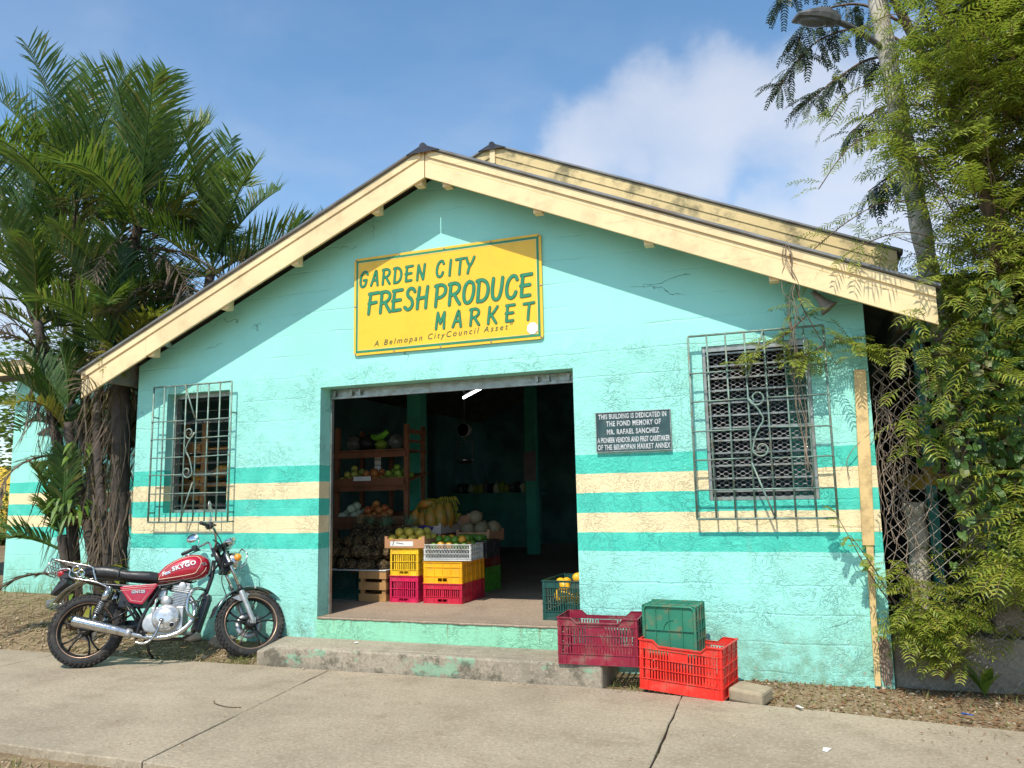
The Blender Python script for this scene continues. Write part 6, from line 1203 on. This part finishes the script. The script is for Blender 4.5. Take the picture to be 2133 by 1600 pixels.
# street lamp
sl2 = thing('street_lamp', 'grey street lamp on a pale weathered pole rising through the vines', 'street lamp', (1.27, 0.98, 0)); b = MB()
P = fill([(1.27, .98, 0), (1.18, .97, 1.6), (1.10, .95, 3.0), (.99, .95, 4.4), (.90, .95, 5.6), (.84, .95, 6.6)], 10)
random.seed(41); b.tube(P, [.085 - .012 * i / len(P) + U(-.007, .007) for i in range(len(P))], 12); b.build('pole', m_pole, sl2, world=True)
b = MB(); b.tube(fill([(.93, .94, 5.12), (.75, .80, 5.24), (.58, .66, 5.30), (.46, .58, 5.32)], 4), .026, 8); b.build('arm', m_lamp, sl2, world=True)
b = MB(); LM = Matrix.Translation((.46, .58, 5.33)) @ Matrix.Rotation(radians(5), 4, 'Y') @ Matrix.Rotation(radians(28), 4, 'Z')
rings = []
for (x, hw, zb, zt) in ((.10, .035, -.03, .035), (.06, .05, -.06, .065), (-.01, .07, -.065, .085), (-.10, .085, -.062, .07), (-.20, .085, -.058, .03), (-.29, .07, -.055, -.012), (-.30, .05, -.052, -.035)): rings.append([(x, hw * cos(2 * pi * k / 14), (zb + zt) / 2 + (zt - zb) / 2 * math.copysign(abs(sin(2 * pi * k / 14)) ** .6, sin(2 * pi * k / 14))) for k in range(14)])
b.loft(rings, LM, smooth=False); b.build('lamp_head', m_lamp, sl2, world=True)
b = MB(); b.ball((-.14, 0, -.055), (.13, .065, .03), 16, 8, LM); b.build('lens', m_bag, sl2, world=True)
# small fittings on the front wall
hn = thing('horn_loudspeaker', 'small grey horn loudspeaker under the right roof slope', 'loudspeaker', (0.20, -0.10, 2.72)); HM = Matrix.Translation((0.20, -0.12, 2.75)) @ Matrix.Rotation(radians(143), 4, 'Y')
b = MB(); b.lathe([(.0, -.07), (.018, -.07), (.022, -.02), (.032, .03), (.052, .08), (.072, .105), (.066, .105), (.04, .06), (.0, .03)], 20, HM); b.build('horn', simple('grey_horn', (0.26, 0.22, 0.19), 0.6), hn, world=True)
b = MB(); b.tube([(0.20, -0.11, 2.78), (0.20, 0.0, 2.80)], .012, 6); b.build('bracket', m_screw, hn, world=True)
cm = thing('floodlight', 'small round floodlight tucked under the left fascia', 'lamp', (-5.91, -0.06, 2.95)); b = MB(); b.lathe([(0, -.06), (.045, -.06), (.05, -.04), (.04, 0), (.02, .06), (0, .06)], 18, Matrix.Translation((-5.91, -.10, 2.955)) @ Matrix.Rotation(radians(-30), 4, 'X'), 'y'); b.build('housing', m_alu, cm, world=True)
b = MB(); b.lathe([(0, -.062), (.036, -.062)], 18, Matrix.Translation((-5.91, -.10, 2.955)) @ Matrix.Rotation(radians(-30), 4, 'X'), 'y'); b.build('glass', m_black, cm, world=True)

# ------------------------------------------------------------------ feathery climber and its tree on the right
def spray(mb, sb, p, d, L_, n, ll, lw=.011, droop=.5, up=Vector((0, 0, 1))):
    d = Vector(d).normalized(); side = d.cross(up); side = side.normalized() if side.length > .05 else Vector((1, 0, 0)); nn = side.cross(d).normalized(); pts = []; q = Vector(p); v = d.copy()
    for i in range(6): pts.append(q.copy()); q = q + v * (L_ / 5); v = (v + Vector((0, 0, -droop / 5))).normalized()
    sb.strip(pts, [.004, .004, .0035, .003, .003, .002], side)
    for k in range(n):
        f = (.12 + .86 * k / (n - 1)) * 5; i = min(int(f), 4); a = pts[i].lerp(pts[i + 1], f - i); tg = (pts[i + 1] - pts[i]).normalized(); l = ll * (.65 + .5 * sin(pi * (k + .5) / n)) * U(.85, 1.1)
        for s in (-1, 1):
            dd = (side * s * .8 + tg * U(.35, .6) + nn * U(-.1, .2)).normalized(); m1 = a + dd * l * .55; tip = a + dd * l + Vector((0, 0, -l * U(.15, .4))); wv = (tg - dd * tg.dot(dd)).normalized() * lw * .5
            mb.add([a - wv * .4, a + wv * .4, m1 + wv, m1 - wv, tip], [(0, 1, 2, 3), (3, 2, 4)])
random.seed(52)
ENV = [(0.25, .50), (.8, .62), (1.05, .95), (1.45, 1.0), (1.75, .85), (2.2, .75), (2.6, .90), (2.9, .80), (3.2, .62), (3.8, .62), (4.2, .62), (4.6, .72), (5.1, .62), (5.6, .80), (6.6, .95)]
def left_edge(z):
    for (a, b_), (c, d) in zip(ENV, ENV[1:]):
        if a <= z <= c: return b_ + (d - b_) * (z - a) / (c - a)
    return .6
tree = thing('feathery_tree', 'feathery leaved yellow green tree overgrowing the fence and the right roof corner', 'tree', (1.75, 0.35, 0)); TR_, CR, CD, ST = MB(), MB(), MB(), MB()
trunks = [[(1.75, .35, .05), (1.70, .3, 1.5), (1.85, .3, 3.0), (1.75, .35, 4.5), (1.65, .4, 6.2)], [(1.95, .5, .05), (2.2, .4, 1.8), (2.25, .3, 3.4), (2.2, .2, 5.6)], [(1.45, .4, .05), (1.32, .2, 1.2), (1.38, .05, 2.6), (1.30, .1, 4.2), (1.15, .2, 5.6)], [(2.5, .6, .05), (2.75, .3, 2.5), (2.7, .2, 5.5)]]
trunks = [fill(t_, 8) for t_ in trunks]
for t_ in trunks: TR_.tube(t_, [.06 - .04 * i / len(t_) for i in range(len(t_))], 8)
ends = []
for k in range(460):
    z = 0.62 + 5.9 * R(); xl = left_edge(z); y = U(-.75, .95); x = xl + .08 + (2.75 - xl) * R() ** 0.8
    t_ = random.choice(trunks); i = max(0, min(len(t_) - 1, int(len(t_) * (z - .5) / 6.2))); a = t_[i]; e = Vector((x, y, z)); mid = a.lerp(e, .5) + Vector((U(-.1, .1), U(-.1, .1), U(0, .2)))
    br = fill([a, mid, e], 4); ST.tube(br, [.008 - .006 * j / len(br) for j in range(len(br))], 4, None, False)
    for j in range(len(br) // 2 - 1, len(br)):
        for s in range(3 if z > .75 else 1):
            o_ = Vector((U(-1, .55), U(-1, .5), U(-.35, .5))); front = br[j].y < .3
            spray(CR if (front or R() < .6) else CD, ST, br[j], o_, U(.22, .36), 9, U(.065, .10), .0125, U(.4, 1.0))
for k in range(1100):                                                # the dense inside, further back; crown shade put into the darker leaf colour
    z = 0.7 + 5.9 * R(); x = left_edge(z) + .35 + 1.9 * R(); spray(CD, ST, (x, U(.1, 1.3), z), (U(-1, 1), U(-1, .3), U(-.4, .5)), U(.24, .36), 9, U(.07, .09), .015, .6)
for k in range(150):                                                # sprays pushed out in front of the mesh
    z = 0.8 + 2.1 * R(); x = 1.06 + 1.2 * R(); spray(CR, ST, (x, U(-.45, -.05), z), (U(-1, .4), U(-1, -.1), U(-.4, .4)), U(.22, .34), 9, U(.065, .10), .0125, .7)
for k in range(60):                                                # lighter sprays spilling over the fence edge and the roof corner
    z = U(1.55, 3.0); x = (.60 + .55 * R()) if z < 2.45 else (.78 + .6 * R()); spray(CR, ST, (x, U(-.42, -.06) if z < 2.4 else U(-.75, -.36), z), (U(-1, .5), U(-.8, -.1), U(-.5, .3)), U(.18, .30), 8, U(.055, .085), .011, .9)
for (pts, n) in (([(1.0, -.1, 3.1), (.75, -.2, 3.15), (.45, -.25, 3.05), (.22, -.25, 2.9)], 6), ([(1.1, -.1, 3.6), (.8, -.2, 3.9), (.5, -.2, 3.85), (.25, -.2, 3.55)], 7), ([(1.1, .1, 4.1), (.8, .1, 4.4), (.55, .1, 4.4), (.38, .1, 4.2)], 7), ([(1.0, 0, 3.4), (.7, 0, 3.45), (.42, -.1, 3.3), (.15, -.1, 3.1)], 6), ([(1.2, 0, 4.6), (.9, 0, 4.9), (.7, 0, 4.85)], 6)):
    P = fill(pts, 5); ST.tube(P, .004, 4, None, False)
    for j in range(4, len(P)):
        if j % 2 == 0 or R() < .5: spray(CR, ST, P[j], (U(-1, -.1), U(-.6, .4), U(-.5, .4)), U(.2, .3), 10, U(.055, .075), .010, .8)
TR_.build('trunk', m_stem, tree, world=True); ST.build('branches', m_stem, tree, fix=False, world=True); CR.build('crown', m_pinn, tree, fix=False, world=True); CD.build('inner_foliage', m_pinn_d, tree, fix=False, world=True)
# the tree behind, tips past the lamp; leaf colour darkened as if backlit
random.seed(61); bt = thing('backlit_tree', 'feathery tree behind the lamp, leaves coloured dark as if backlit against the sky', 'tree', (2.4, 2.6, 0)); tr, cr, st_ = MB(), MB(), MB()
t_ = fill([(2.4, 2.6, 0), (2.2, 2.6, 3.0), (1.7, 2.5, 5.0), (1.2, 2.4, 6.6)], 6); tr.tube(t_, [.09 - .05 * i / len(t_) for i in range(len(t_))], 8)
for pts in ([(1.6, 2.4, 5.6), (1.0, 2.1, 6.0), (.45, 2.0, 5.95), (0.05, 2.0, 5.55)], [(1.3, 2.4, 6.4), (.7, 2.1, 6.75), (.3, 2.0, 6.7), (0.15, 2.0, 6.5)], [(1.5, 2.4, 5.6), (1.0, 2.2, 5.75), (.6, 2.0, 5.5), (.3, 2.0, 5.3)], [(1.4, 2.3, 6.0), (.9, 2.1, 6.3), (.45, 2.0, 6.25), (.25, 2.0, 6.0)], [(1.4, 2.3, 5.2), (1.0, 2.2, 5.2), (.7, 2.1, 4.95)], [(1.4, 2.3, 6.6), (.9, 2.1, 6.9), (.5, 2.0, 7.0), (.2, 1.9, 6.95)], [(1.5, 2.3, 4.6), (1.1, 2.2, 4.5), (.8, 2.1, 4.3)], [(1.7, 2.3, 5.0), (1.5, 2.2, 6.0), (1.3, 2.1, 6.9)], [(2.0, 2.3, 4.0), (1.9, 2.2, 5.0), (1.8, 2.1, 6.0)]):
    P = fill(pts, 7); st_.tube(P, [.018 - .014 * i / len(P) for i in range(len(P))], 5, None, False)
    for j in range(5, len(P)):
        for q in range(3): spray(cr, st_, P[j], (U(-1, .4), U(-.6, .6), U(-1.0, .1)), U(.24, .36), 12, .05, .017, .9)
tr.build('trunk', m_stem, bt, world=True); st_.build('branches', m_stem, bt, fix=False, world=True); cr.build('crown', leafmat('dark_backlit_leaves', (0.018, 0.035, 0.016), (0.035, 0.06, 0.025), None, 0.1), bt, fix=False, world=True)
# shrub at the fence foot and sprays across the right window
random.seed(71)
def feather(name, label, base, canes, leaf, mat, cat='shrub'):
    t = thing(name, label, cat, base); f, s = MB(), MB()
    for (pts, n, L_) in canes:
        P = fill(pts, 6); s.tube(P, [.006 - .004 * i / len(P) for i in range(len(P))], 5, None, False)
        for j in range(max(2, len(P) // 4), len(P)):
            for q in range(n): spray(f, s, P[j], (U(-1, 1), U(-1, .4), U(-.3, .5)), L_ * U(.8, 1.2), 10, leaf * U(.8, 1.1), .0105, .7)
    f.build('foliage', mat, t, fix=False, world=True); s.build('stems', m_stem, t, fix=False, world=True); return t
feather('feathery_shrub', 'low feathery shrub spilling over the fence foot beside the yellow post', (.75, -.1, 0), [([(.8, -.05, .1), (.75 + U(-.2, .2), -.15, .45), (.47 + .50 * i / 10, -.15 + U(-.1, .08), .62 + U(-.2, .25))], 2, .22) for i in range(11)], .060, m_pinn)
feather('feathery_climber', 'thin climber with feathery sprays crossing the top of the right window grille', (.15, -.12, 2.9), [([(.02, -.33, 3.05), (.06, -.22, 2.75), (.14, -.14, 2.55), (.28, -.12, 2.25)], 1, .20), ([(.10, -.16, 2.62), (-.05, -.15, 2.5), (-.25, -.14, 2.40), (-.42, -.14, 2.28)], 1, .17), ([(.28, -.12, 2.45), (.40, -.12, 2.40), (.48, -.13, 2.3)], 3, .20), ([(.2, -.12, 2.4), (.1, -.13, 2.35), (-.02, -.13, 2.32)], 2, .18)], .055, m_pinn, 'climber')
feather('weed', 'spindly weed growing up in front of the yellow post', (.45, -.12, .6), [([(.55, -.12, .55), (.40, -.12, .85), (.28, -.13, 1.05)], 1, .10), ([(.5, -.12, .6), (.38, -.13, .8), (.2, -.12, 1.2)], 1, .09)], .03, m_pinn, 'plant')
# dry vines hanging at the fence's left edge and down the right side of the grille
random.seed(77); dv = MB()
for k in range(46):
    x, z = .52 + .35 * R() ** 1.6, U(1.5, 2.4); a = Vector((x, U(-.06, .06), z)); pts = [a]; dx = U(-.02, .03)
    for j in range(U(4, 9).__int__()): a = a + Vector((dx + U(-.06, .06), U(-.02, .02), -U(.05, .16))); pts.append(a)
    dv.tube(fill(pts, 3), U(.0018, .004), 4, None, False)
o = dv.build('dry_vines', m_drystem, None, fix=False); tag(o, 'tangle of dry grey vines hanging at the left edge of the fence', 'vines')
dv = MB()
for k in range(9):
    a = Vector((-.02 + U(-.03, .05), -.335 if k < 4 else -.12, 3.12 if k < 4 else 2.75)); pts = [a]
    for j in range(7 if k < 4 else 14): a = a + Vector((U(-.03, .045) if k < 4 else U(-.012, .022), .012 if k < 4 else 0, -U(.05, .13))); pts.append(a)
    dv.tube(fill(pts, 3), U(.0018, .0035), 4, None, False)
o = dv.build('dry_vines', m_drystem, None, fix=False); tag(o, 'thin dry vine strands dangling from the right fascia over the grille', 'vines')
# heart-leaved vine climbing the mesh
random.seed(83); hv = thing('heart_leaf_vine', 'green vine with heart shaped leaves climbing the fence mesh', 'vine', (.95, -.05, 0)); f, s = MB(), MB()
for path in (fill([(1.0, -.06, .5), (.98, -.07, 1.0), (.92, -.07, 1.4), (.80, -.07, 1.7), (.86, -.08, 2.1), (.80, -.1, 2.45), (.70, -.3, 2.8)], 6), fill([(.84, -.08, 2.0), (.95, -.08, 2.3), (.92, -.1, 2.6)], 5), fill([(.75, -.07, 1.62), (.9, -.07, 1.5), (1.0, -.08, 1.2)], 4)):
    s.tube(path, .004, 4, None, False)
    for p in path:
        for q in range(1 if R() < .8 else 0):
            c = p + Vector((U(-.09, .09), -.03, U(-.06, .06))); l = U(.036, .068); a = U(-.7, .7); Mh = Matrix.Translation(c) @ Matrix.Rotation(a, 4, 'Y') @ Matrix.Rotation(U(-.6, .3), 4, 'X')
            hp = [(0, .0, .25), (.32, -.08, .5), (.58, -.06, .25), (.5, -.03, -.2), (.2, 0, -.7), (0, .02, -1), (-.2, 0, -.7), (-.5, -.03, -.2), (-.58, -.06, .25), (-.32, -.08, .5)]
            f.add([(0, .03, -.1)] .__class__([(0, .06 * l, -.1 * l)]) + [(x * l, y * l, z * l) for x, y, z in hp], [(0, 1 + i, 1 + (i + 1) % 10) for i in range(10)], Mh)
f.build('leaves', m_broad, hv, fix=False, world=True); s.build('stem', m_stem, hv, world=True)
random.seed(87); cv = thing('creeper', 'broad leaved green creeper scrambling through the feathery tree over the fence', 'vine', (1.5, -.1, 0)); f, s = MB(), MB()
for k in range(17):
    x, z = U(1.0, 2.3), U(.7, 1.6); a = Vector((x, U(-.4, -.1), z)); path = [a]
    for j in range(8): a = a + Vector((U(-.12, .10), U(-.05, .04), U(.06, .26))); path.append(a)
    P = fill(path, 4); s.tube(P, .0035, 4, None, False)
    for p in P:
        for q in range(2):
            l = U(.025, .062); Mh = Matrix.Translation(p + Vector((U(-.08, .08), U(-.06, .02), U(-.06, .06)))) @ Matrix.Rotation(U(-1, 1), 4, 'Y') @ Matrix.Rotation(U(-.9, .3), 4, 'X')
            f.add([(0, .06 * l, -.1 * l)] + [(x_ * l, y_ * l, z_ * l) for x_, y_, z_ in ((0, .0, .3), (.4, -.08, .45), (.62, -.06, .1), (.4, 0, -.5), (0, .02, -1), (-.4, 0, -.5), (-.62, -.06, .1), (-.4, -.08, .45))], [(0, 1 + i, 1 + (i + 1) % 8) for i in range(8)], Mh)
f.build('leaves', leafmat('dark_creeper_leaves', (0.03, 0.085, 0.014), (0.10, 0.18, 0.03), (0.25, 0.17, 0.06), .25), cv, fix=False, world=True); s.build('stem', m_stem, cv, fix=False, world=True)
# strap-leaved plants against the low wall
def strap(label, x, y, z, n, L_, seed):
    random.seed(seed); t = thing('strap_leaf_plant', label, 'plant', (x, y, z)); f = MB()
    for k in range(n):
        a = U(-2.6, -.5) if k % 3 else U(0, 6); e = radians(U(45, 85)); o_ = Vector((cos(a), sin(a), 0)); sd = Vector((-o_.y, o_.x, 0)); l = L_ * U(.6, 1.1); pts = [o_ * (l * q * cos(e) + .25 * l * q * q) + Vector((0, 0, l * q * sin(e) - .35 * l * q * q)) for q in (0, .25, .5, .75, 1)]; f.strip(pts, [l * .07, l * .2, l * .24, l * .15, .002], sd)
    f.build('leaves', m_broad, t, fix=False)
strap('strap leaved plant behind the mesh on top of the low wall', 1.0, .15, .36, 6, .36, 91); strap('strap leaved plant sprouting in front of the low wall', 1.02, -.04, .02, 6, .30, 92); strap('small strap leaved plant at the right end of the low wall', 1.28, -.04, .02, 5, .24, 93)

# ------------------------------------------------------------------ ground cover and scraps
random.seed(101)
def near(x, y): return gz(x, y)
bl = MB()
def blades(n, fx, fy, h, w_=.006, lean=.6):
    for k in range(n):
        x, y = fx(), fy(); z = near(x, y) - .004
        if -.62 < y < 9 and back_edge(x) - .0 > y > -2.66: z = max(z, -.01)
        a = U(0, 6.28); l = h * U(.4, 1.2); d = Vector((cos(a), sin(a), 0)); p = Vector((x, y, z)); bl.strip([p, p + Vector((0, 0, l * .6)) + d * l * .2 * lean, p + Vector((0, 0, l * .9)) + d * l * .7 * lean], [w_, w_ * .8, .0008], Vector((-d.y, d.x, 0)))
blades(900, lambda: U(-10.5, -6.4), lambda: U(-.5, 1.7), .07); blades(330, lambda: U(-6.4, -4.5), lambda: -.5 + .45 * R() ** 2.2, .06, .004, 1.1); blades(140, lambda: -4.6 + U(-.12, .1), lambda: U(-.52, -.25), .07, .004, 1.2); blades(110, lambda: U(-1.4, -1.15), lambda: -.28 - .3 * R() ** 2, .06, .004, 1.5)
blades(700, lambda: U(-5.2, -2.6), lambda: U(-3.4, -2.74), .07); blades(240, lambda: U(-.3, 1.4), lambda: U(-.8, -.05), .06); blades(60, lambda: -.83 + U(-.02, .02), lambda: U(-1.9, -.7), .03); blades(120, lambda: U(-10.5, -7.0), lambda: U(1.6, 1.8), .2)
o = bl.build('grass_tufts', leafmat('dry_green_grass', (0.10, 0.15, 0.025), (0.32, 0.27, 0.10), (0.45, 0.36, 0.18), .25), None, fix=False); tag(o, kind='stuff')
st = MB()
def straws(n, fx, fy, l0, l1, w_, flat=.12):
    for k in range(n):
        x, y = fx(), fy(); z = near(x, y) + U(.002, .012); a = U(0, pi); l = U(l0, l1); d = Vector((cos(a), sin(a), U(-flat, flat))) * l / 2; p = Vector((x, y, z)); st.strip([p - d, p + Vector((0, 0, l * .1 * R())), p + d], [w_ * .5, w_, w_ * .3], Vector((-sin(a), cos(a), U(-.3, .3))))
straws(2600, lambda: U(-10.5, -6.3), lambda: U(-.52, 1.6), .05, .28, .010); straws(900, lambda: U(-6.3, -4.5), lambda: U(-.5, -.03), .03, .14, .008); straws(500, lambda: U(-5.4, -2.6), lambda: U(-3.6, -2.74), .03, .12, .007)
o = st.build('straw_litter', leafmat('dry_straw', (0.30, 0.22, 0.11), (0.50, 0.39, 0.22), (0.14, 0.09, 0.05), .1, .8), None, fix=False); tag(o, kind='stuff')
lf = MB()
def leaves(n, fx, fy, s0, s1, onwalk=False):
    for k in range(n):
        x, y = fx(), fy(); z = (0.001 if onwalk else near(x, y)) + U(.002, .014); s = U(s0, s1); Q = Matrix.Translation((x, y, z)) @ Matrix.Rotation(U(0, 6.28), 4, 'Z') @ Matrix.Rotation(U(-.5, .5), 4, 'X') @ Matrix.Rotation(U(-.4, .4), 4, 'Y'); lf.add([(-s, 0, 0), (-s * .2, -s * .32, s * .06), (s, 0, 0), (-s * .2, s * .32, s * .08)], [(0, 1, 2, 3)], Q)
leaves(4600, lambda: U(-.45, 3.2), lambda: U(-1.0, .05), .008, .026); leaves(500, lambda: U(-1.4, -.3), lambda: U(-.62, -.02), .006, .018); leaves(700, lambda: U(-9, -4.5), lambda: U(-.5, .6), .01, .03); leaves(260, lambda: U(-6, 2.5), lambda: U(-2.6, -.55), .004, .013, True); leaves(200, lambda: U(.5, 3), lambda: -.9 - .5 * R() ** 2, .006, .018, True)
o = lf.build('leaf_litter', leafmat('dead_leaves', (0.13, 0.05, 0.022), (0.33, 0.17, 0.075), (0.46, 0.34, 0.2), .1, .8), None, fix=False); tag(o, kind='stuff')
pb = MB()
def pebbles(n, fx, fy, s0, s1, onwalk=False):
    for k in range(n):
        x, y = fx(), fy(); s = U(s0, s1) * (1 if R() < .9 else 1.8); pb.ball((x, y, (0 if onwalk else near(x, y)) + s * .3), (s, s * U(.6, 1), s * .6), 6, 4)
pebbles(420, lambda: U(-.5, 1.6), lambda: U(-.85, -.02), .004, .013); pebbles(500, lambda: U(-9.5, -4.5), lambda: U(-.5, .5), .005, .018); pebbles(300, lambda: U(-5.2, -2.8), lambda: U(-3.5, -2.75), .005, .014); pebbles(160, lambda: U(-6, 2), lambda: U(-2.6, -.5), .002, .006, True); pebbles(30, lambda: U(-4.5, -1.5), lambda: U(-.54, -.47), .004, .01, True)
o = pb.build('pebbles', simple('tan_pebbles', (0.38, 0.30, 0.20), 0.8, 0, 0.35, 40), None, fix=False); tag(o, kind='stuff')
# stones, scraps
def lump(name, label, cat, loc, r, mat, seed, rough=.25, rz=0.0):
    b = MB(); b.ball((0, 0, 0), r, 18, 12, fn=lambda v: v * (1 + rough * mnoise.noise(v * 2.2 + Vector((seed, 0, 0))))); o = b.build(name, mat, None); o.location = loc; o.rotation_euler = (0, 0, rz); return tag(o, label, cat)
b = MB(); b.box((0, 0, .04), (.235, .2, .09)); o = b.build('broken_block', simple('tan_broken_block', (0.36, 0.29, 0.19), 0.9, 0, 0.15, 10, 0.6, 30, (0.22, 0.17, 0.1), 0.5, 8), None, bevel=.018); o.location = (-.425, -.46, -.012); o.rotation_euler = (.05, .05, -.32); tag(o, 'tan broken concrete block lying by the wall right of the red crate', 'block')
lump('stone', 'pale stone on the soil under the motorcycle engine', 'stone', (-5.05, -.16, .10), (.14, .08, .07), m_lowwall, 3)
lump('stone', 'small pale stone under the bike beside the wall', 'stone', (-5.45, -.10, .12), (.09, .07, .05), m_cardwhite, 5); lump('stone', 'grey stone behind the rear wheel of the motorcycle', 'stone', (-6.55, .1, .14), (.10, .09, .06), m_lowwall, 8)
m_bluew = simple('blue_plastic_wrapper', (0.05, 0.12, 0.42), 0.3, 0, 0.3, 20); m_yelw = simple('yellow_wrapper', (0.75, 0.50, 0.08), 0.4, 0, 0.2, 20)
lump('wrapper', 'crumpled blue plastic wrapper behind the rear wheel', 'litter', (-6.12, -.12, .14), (.075, .05, .05), m_bluew, 11, .6); lump('wrapper', 'yellow paper wrapper behind the rear wheel', 'litter', (-5.98, -.10, .16), (.03, .025, .075), m_yelw, 12, .5)
lump('wrapper', 'bright yellow scrap on the ground under the front forks', 'litter', (-4.92, -.12, .09), (.035, .02, .03), m_yelw, 13, .7); lump('wrapper', 'clear plastic bottle scrap in the straw at far left', 'litter', (-8.4, .9, .2), (.14, .08, .06), m_bag, 14, .5)
def scrap(label, x, y, s, mat, z=.004):
    b = MB(); b.add([(-s, -s * .4, 0), (s * .9, -s * .5, s * .1), (s, s * .3, .0), (.1 * s, s * .55, s * .25), (-s * .9, s * .35, s * .05)], [(0, 1, 2, 3, 4)]); o = b.build('paper_scrap', mat, None); o.location = (x, y, z); o.rotation_euler = (0, 0, U(0, 3)); sd = o.modifiers.new('solid', 'SOLIDIFY'); sd.thickness = .002; tag(o, label, 'litter')
scrap('torn white paper scrap lying flat on the right pavement', .02, -1.45, .032, m_white); scrap('crumpled white scrap on the soil beside the leaf litter', -.12, -.68, .03, m_white, .02); scrap('blue scrap among the dead leaves by the fence', .82, -.62, .032, m_bluew, .03); scrap('white scrap lying on the concrete step', -3.65, -.15, .02, m_white, .158)
b = MB(); b.tube(fill([(-3.92, -1.55, .004), (-3.85, -1.62, .008), (-3.72, -1.66, .006), (-3.62, -1.64, .004)], 5), .003, 5); o = b.build('twig', m_stem, None); tag(o, 'thin curved twig lying on the left pavement slab', 'twig')
# far left background
b = MB(); b.bb(-34, -20, 13, 13.3, 0, 2.7); o = b.build('yellow_wall', simple('yellow_wall_paint', (0.75, 0.5, 0.05), 0.7), None); tag(o, 'distant bright yellow wall at the left edge', 'wall')
random.seed(120); bt = thing('shade_tree', 'dense dark tree far behind at the left edge', 'tree', (-19.5, 9.5, 0)); c, t_ = MB(), MB(); t_.tube([(0, 0, 0), (.1, 0, 2), (0, 0, 4)], [.2, .16, .1], 8)
for k in range(5200):
    a, e, q = U(0, 6.28), U(-1, 1), R() ** .4; p = Vector((2.8 * q * cos(a) * sqrt(1 - e * e), 2.4 * q * sin(a) * sqrt(1 - e * e), 4.0 + 2.2 * q * e)); p += Vector((mnoise.noise(p * .8), mnoise.noise(p * .8 + Vector((5, 0, 0))), mnoise.noise(p * .8 + Vector((0, 5, 0))))) * .7; s = U(.06, .14); Q = Matrix.Translation(p) @ Matrix.Rotation(U(0, 6.28), 4, 'Z') @ Matrix.Rotation(U(-1.2, 1.2), 4, 'X'); c.add([(-s, 0, 0), (0, -s * .45, 0), (s, 0, 0), (0, s * .45, 0)], [(0, 1, 2, 3)], Q)
c.build('crown', m_pinn_d, bt, fix=False); t_.build('trunk', m_bark, bt)

random.seed(130)
bush('hedge_bush', 'dark low bush in front of the distant yellow wall', 'bush', (-23.2, 11.2, 0), 2.4, .8, 1.9, 1400, .30, m_pinn_d, 131)
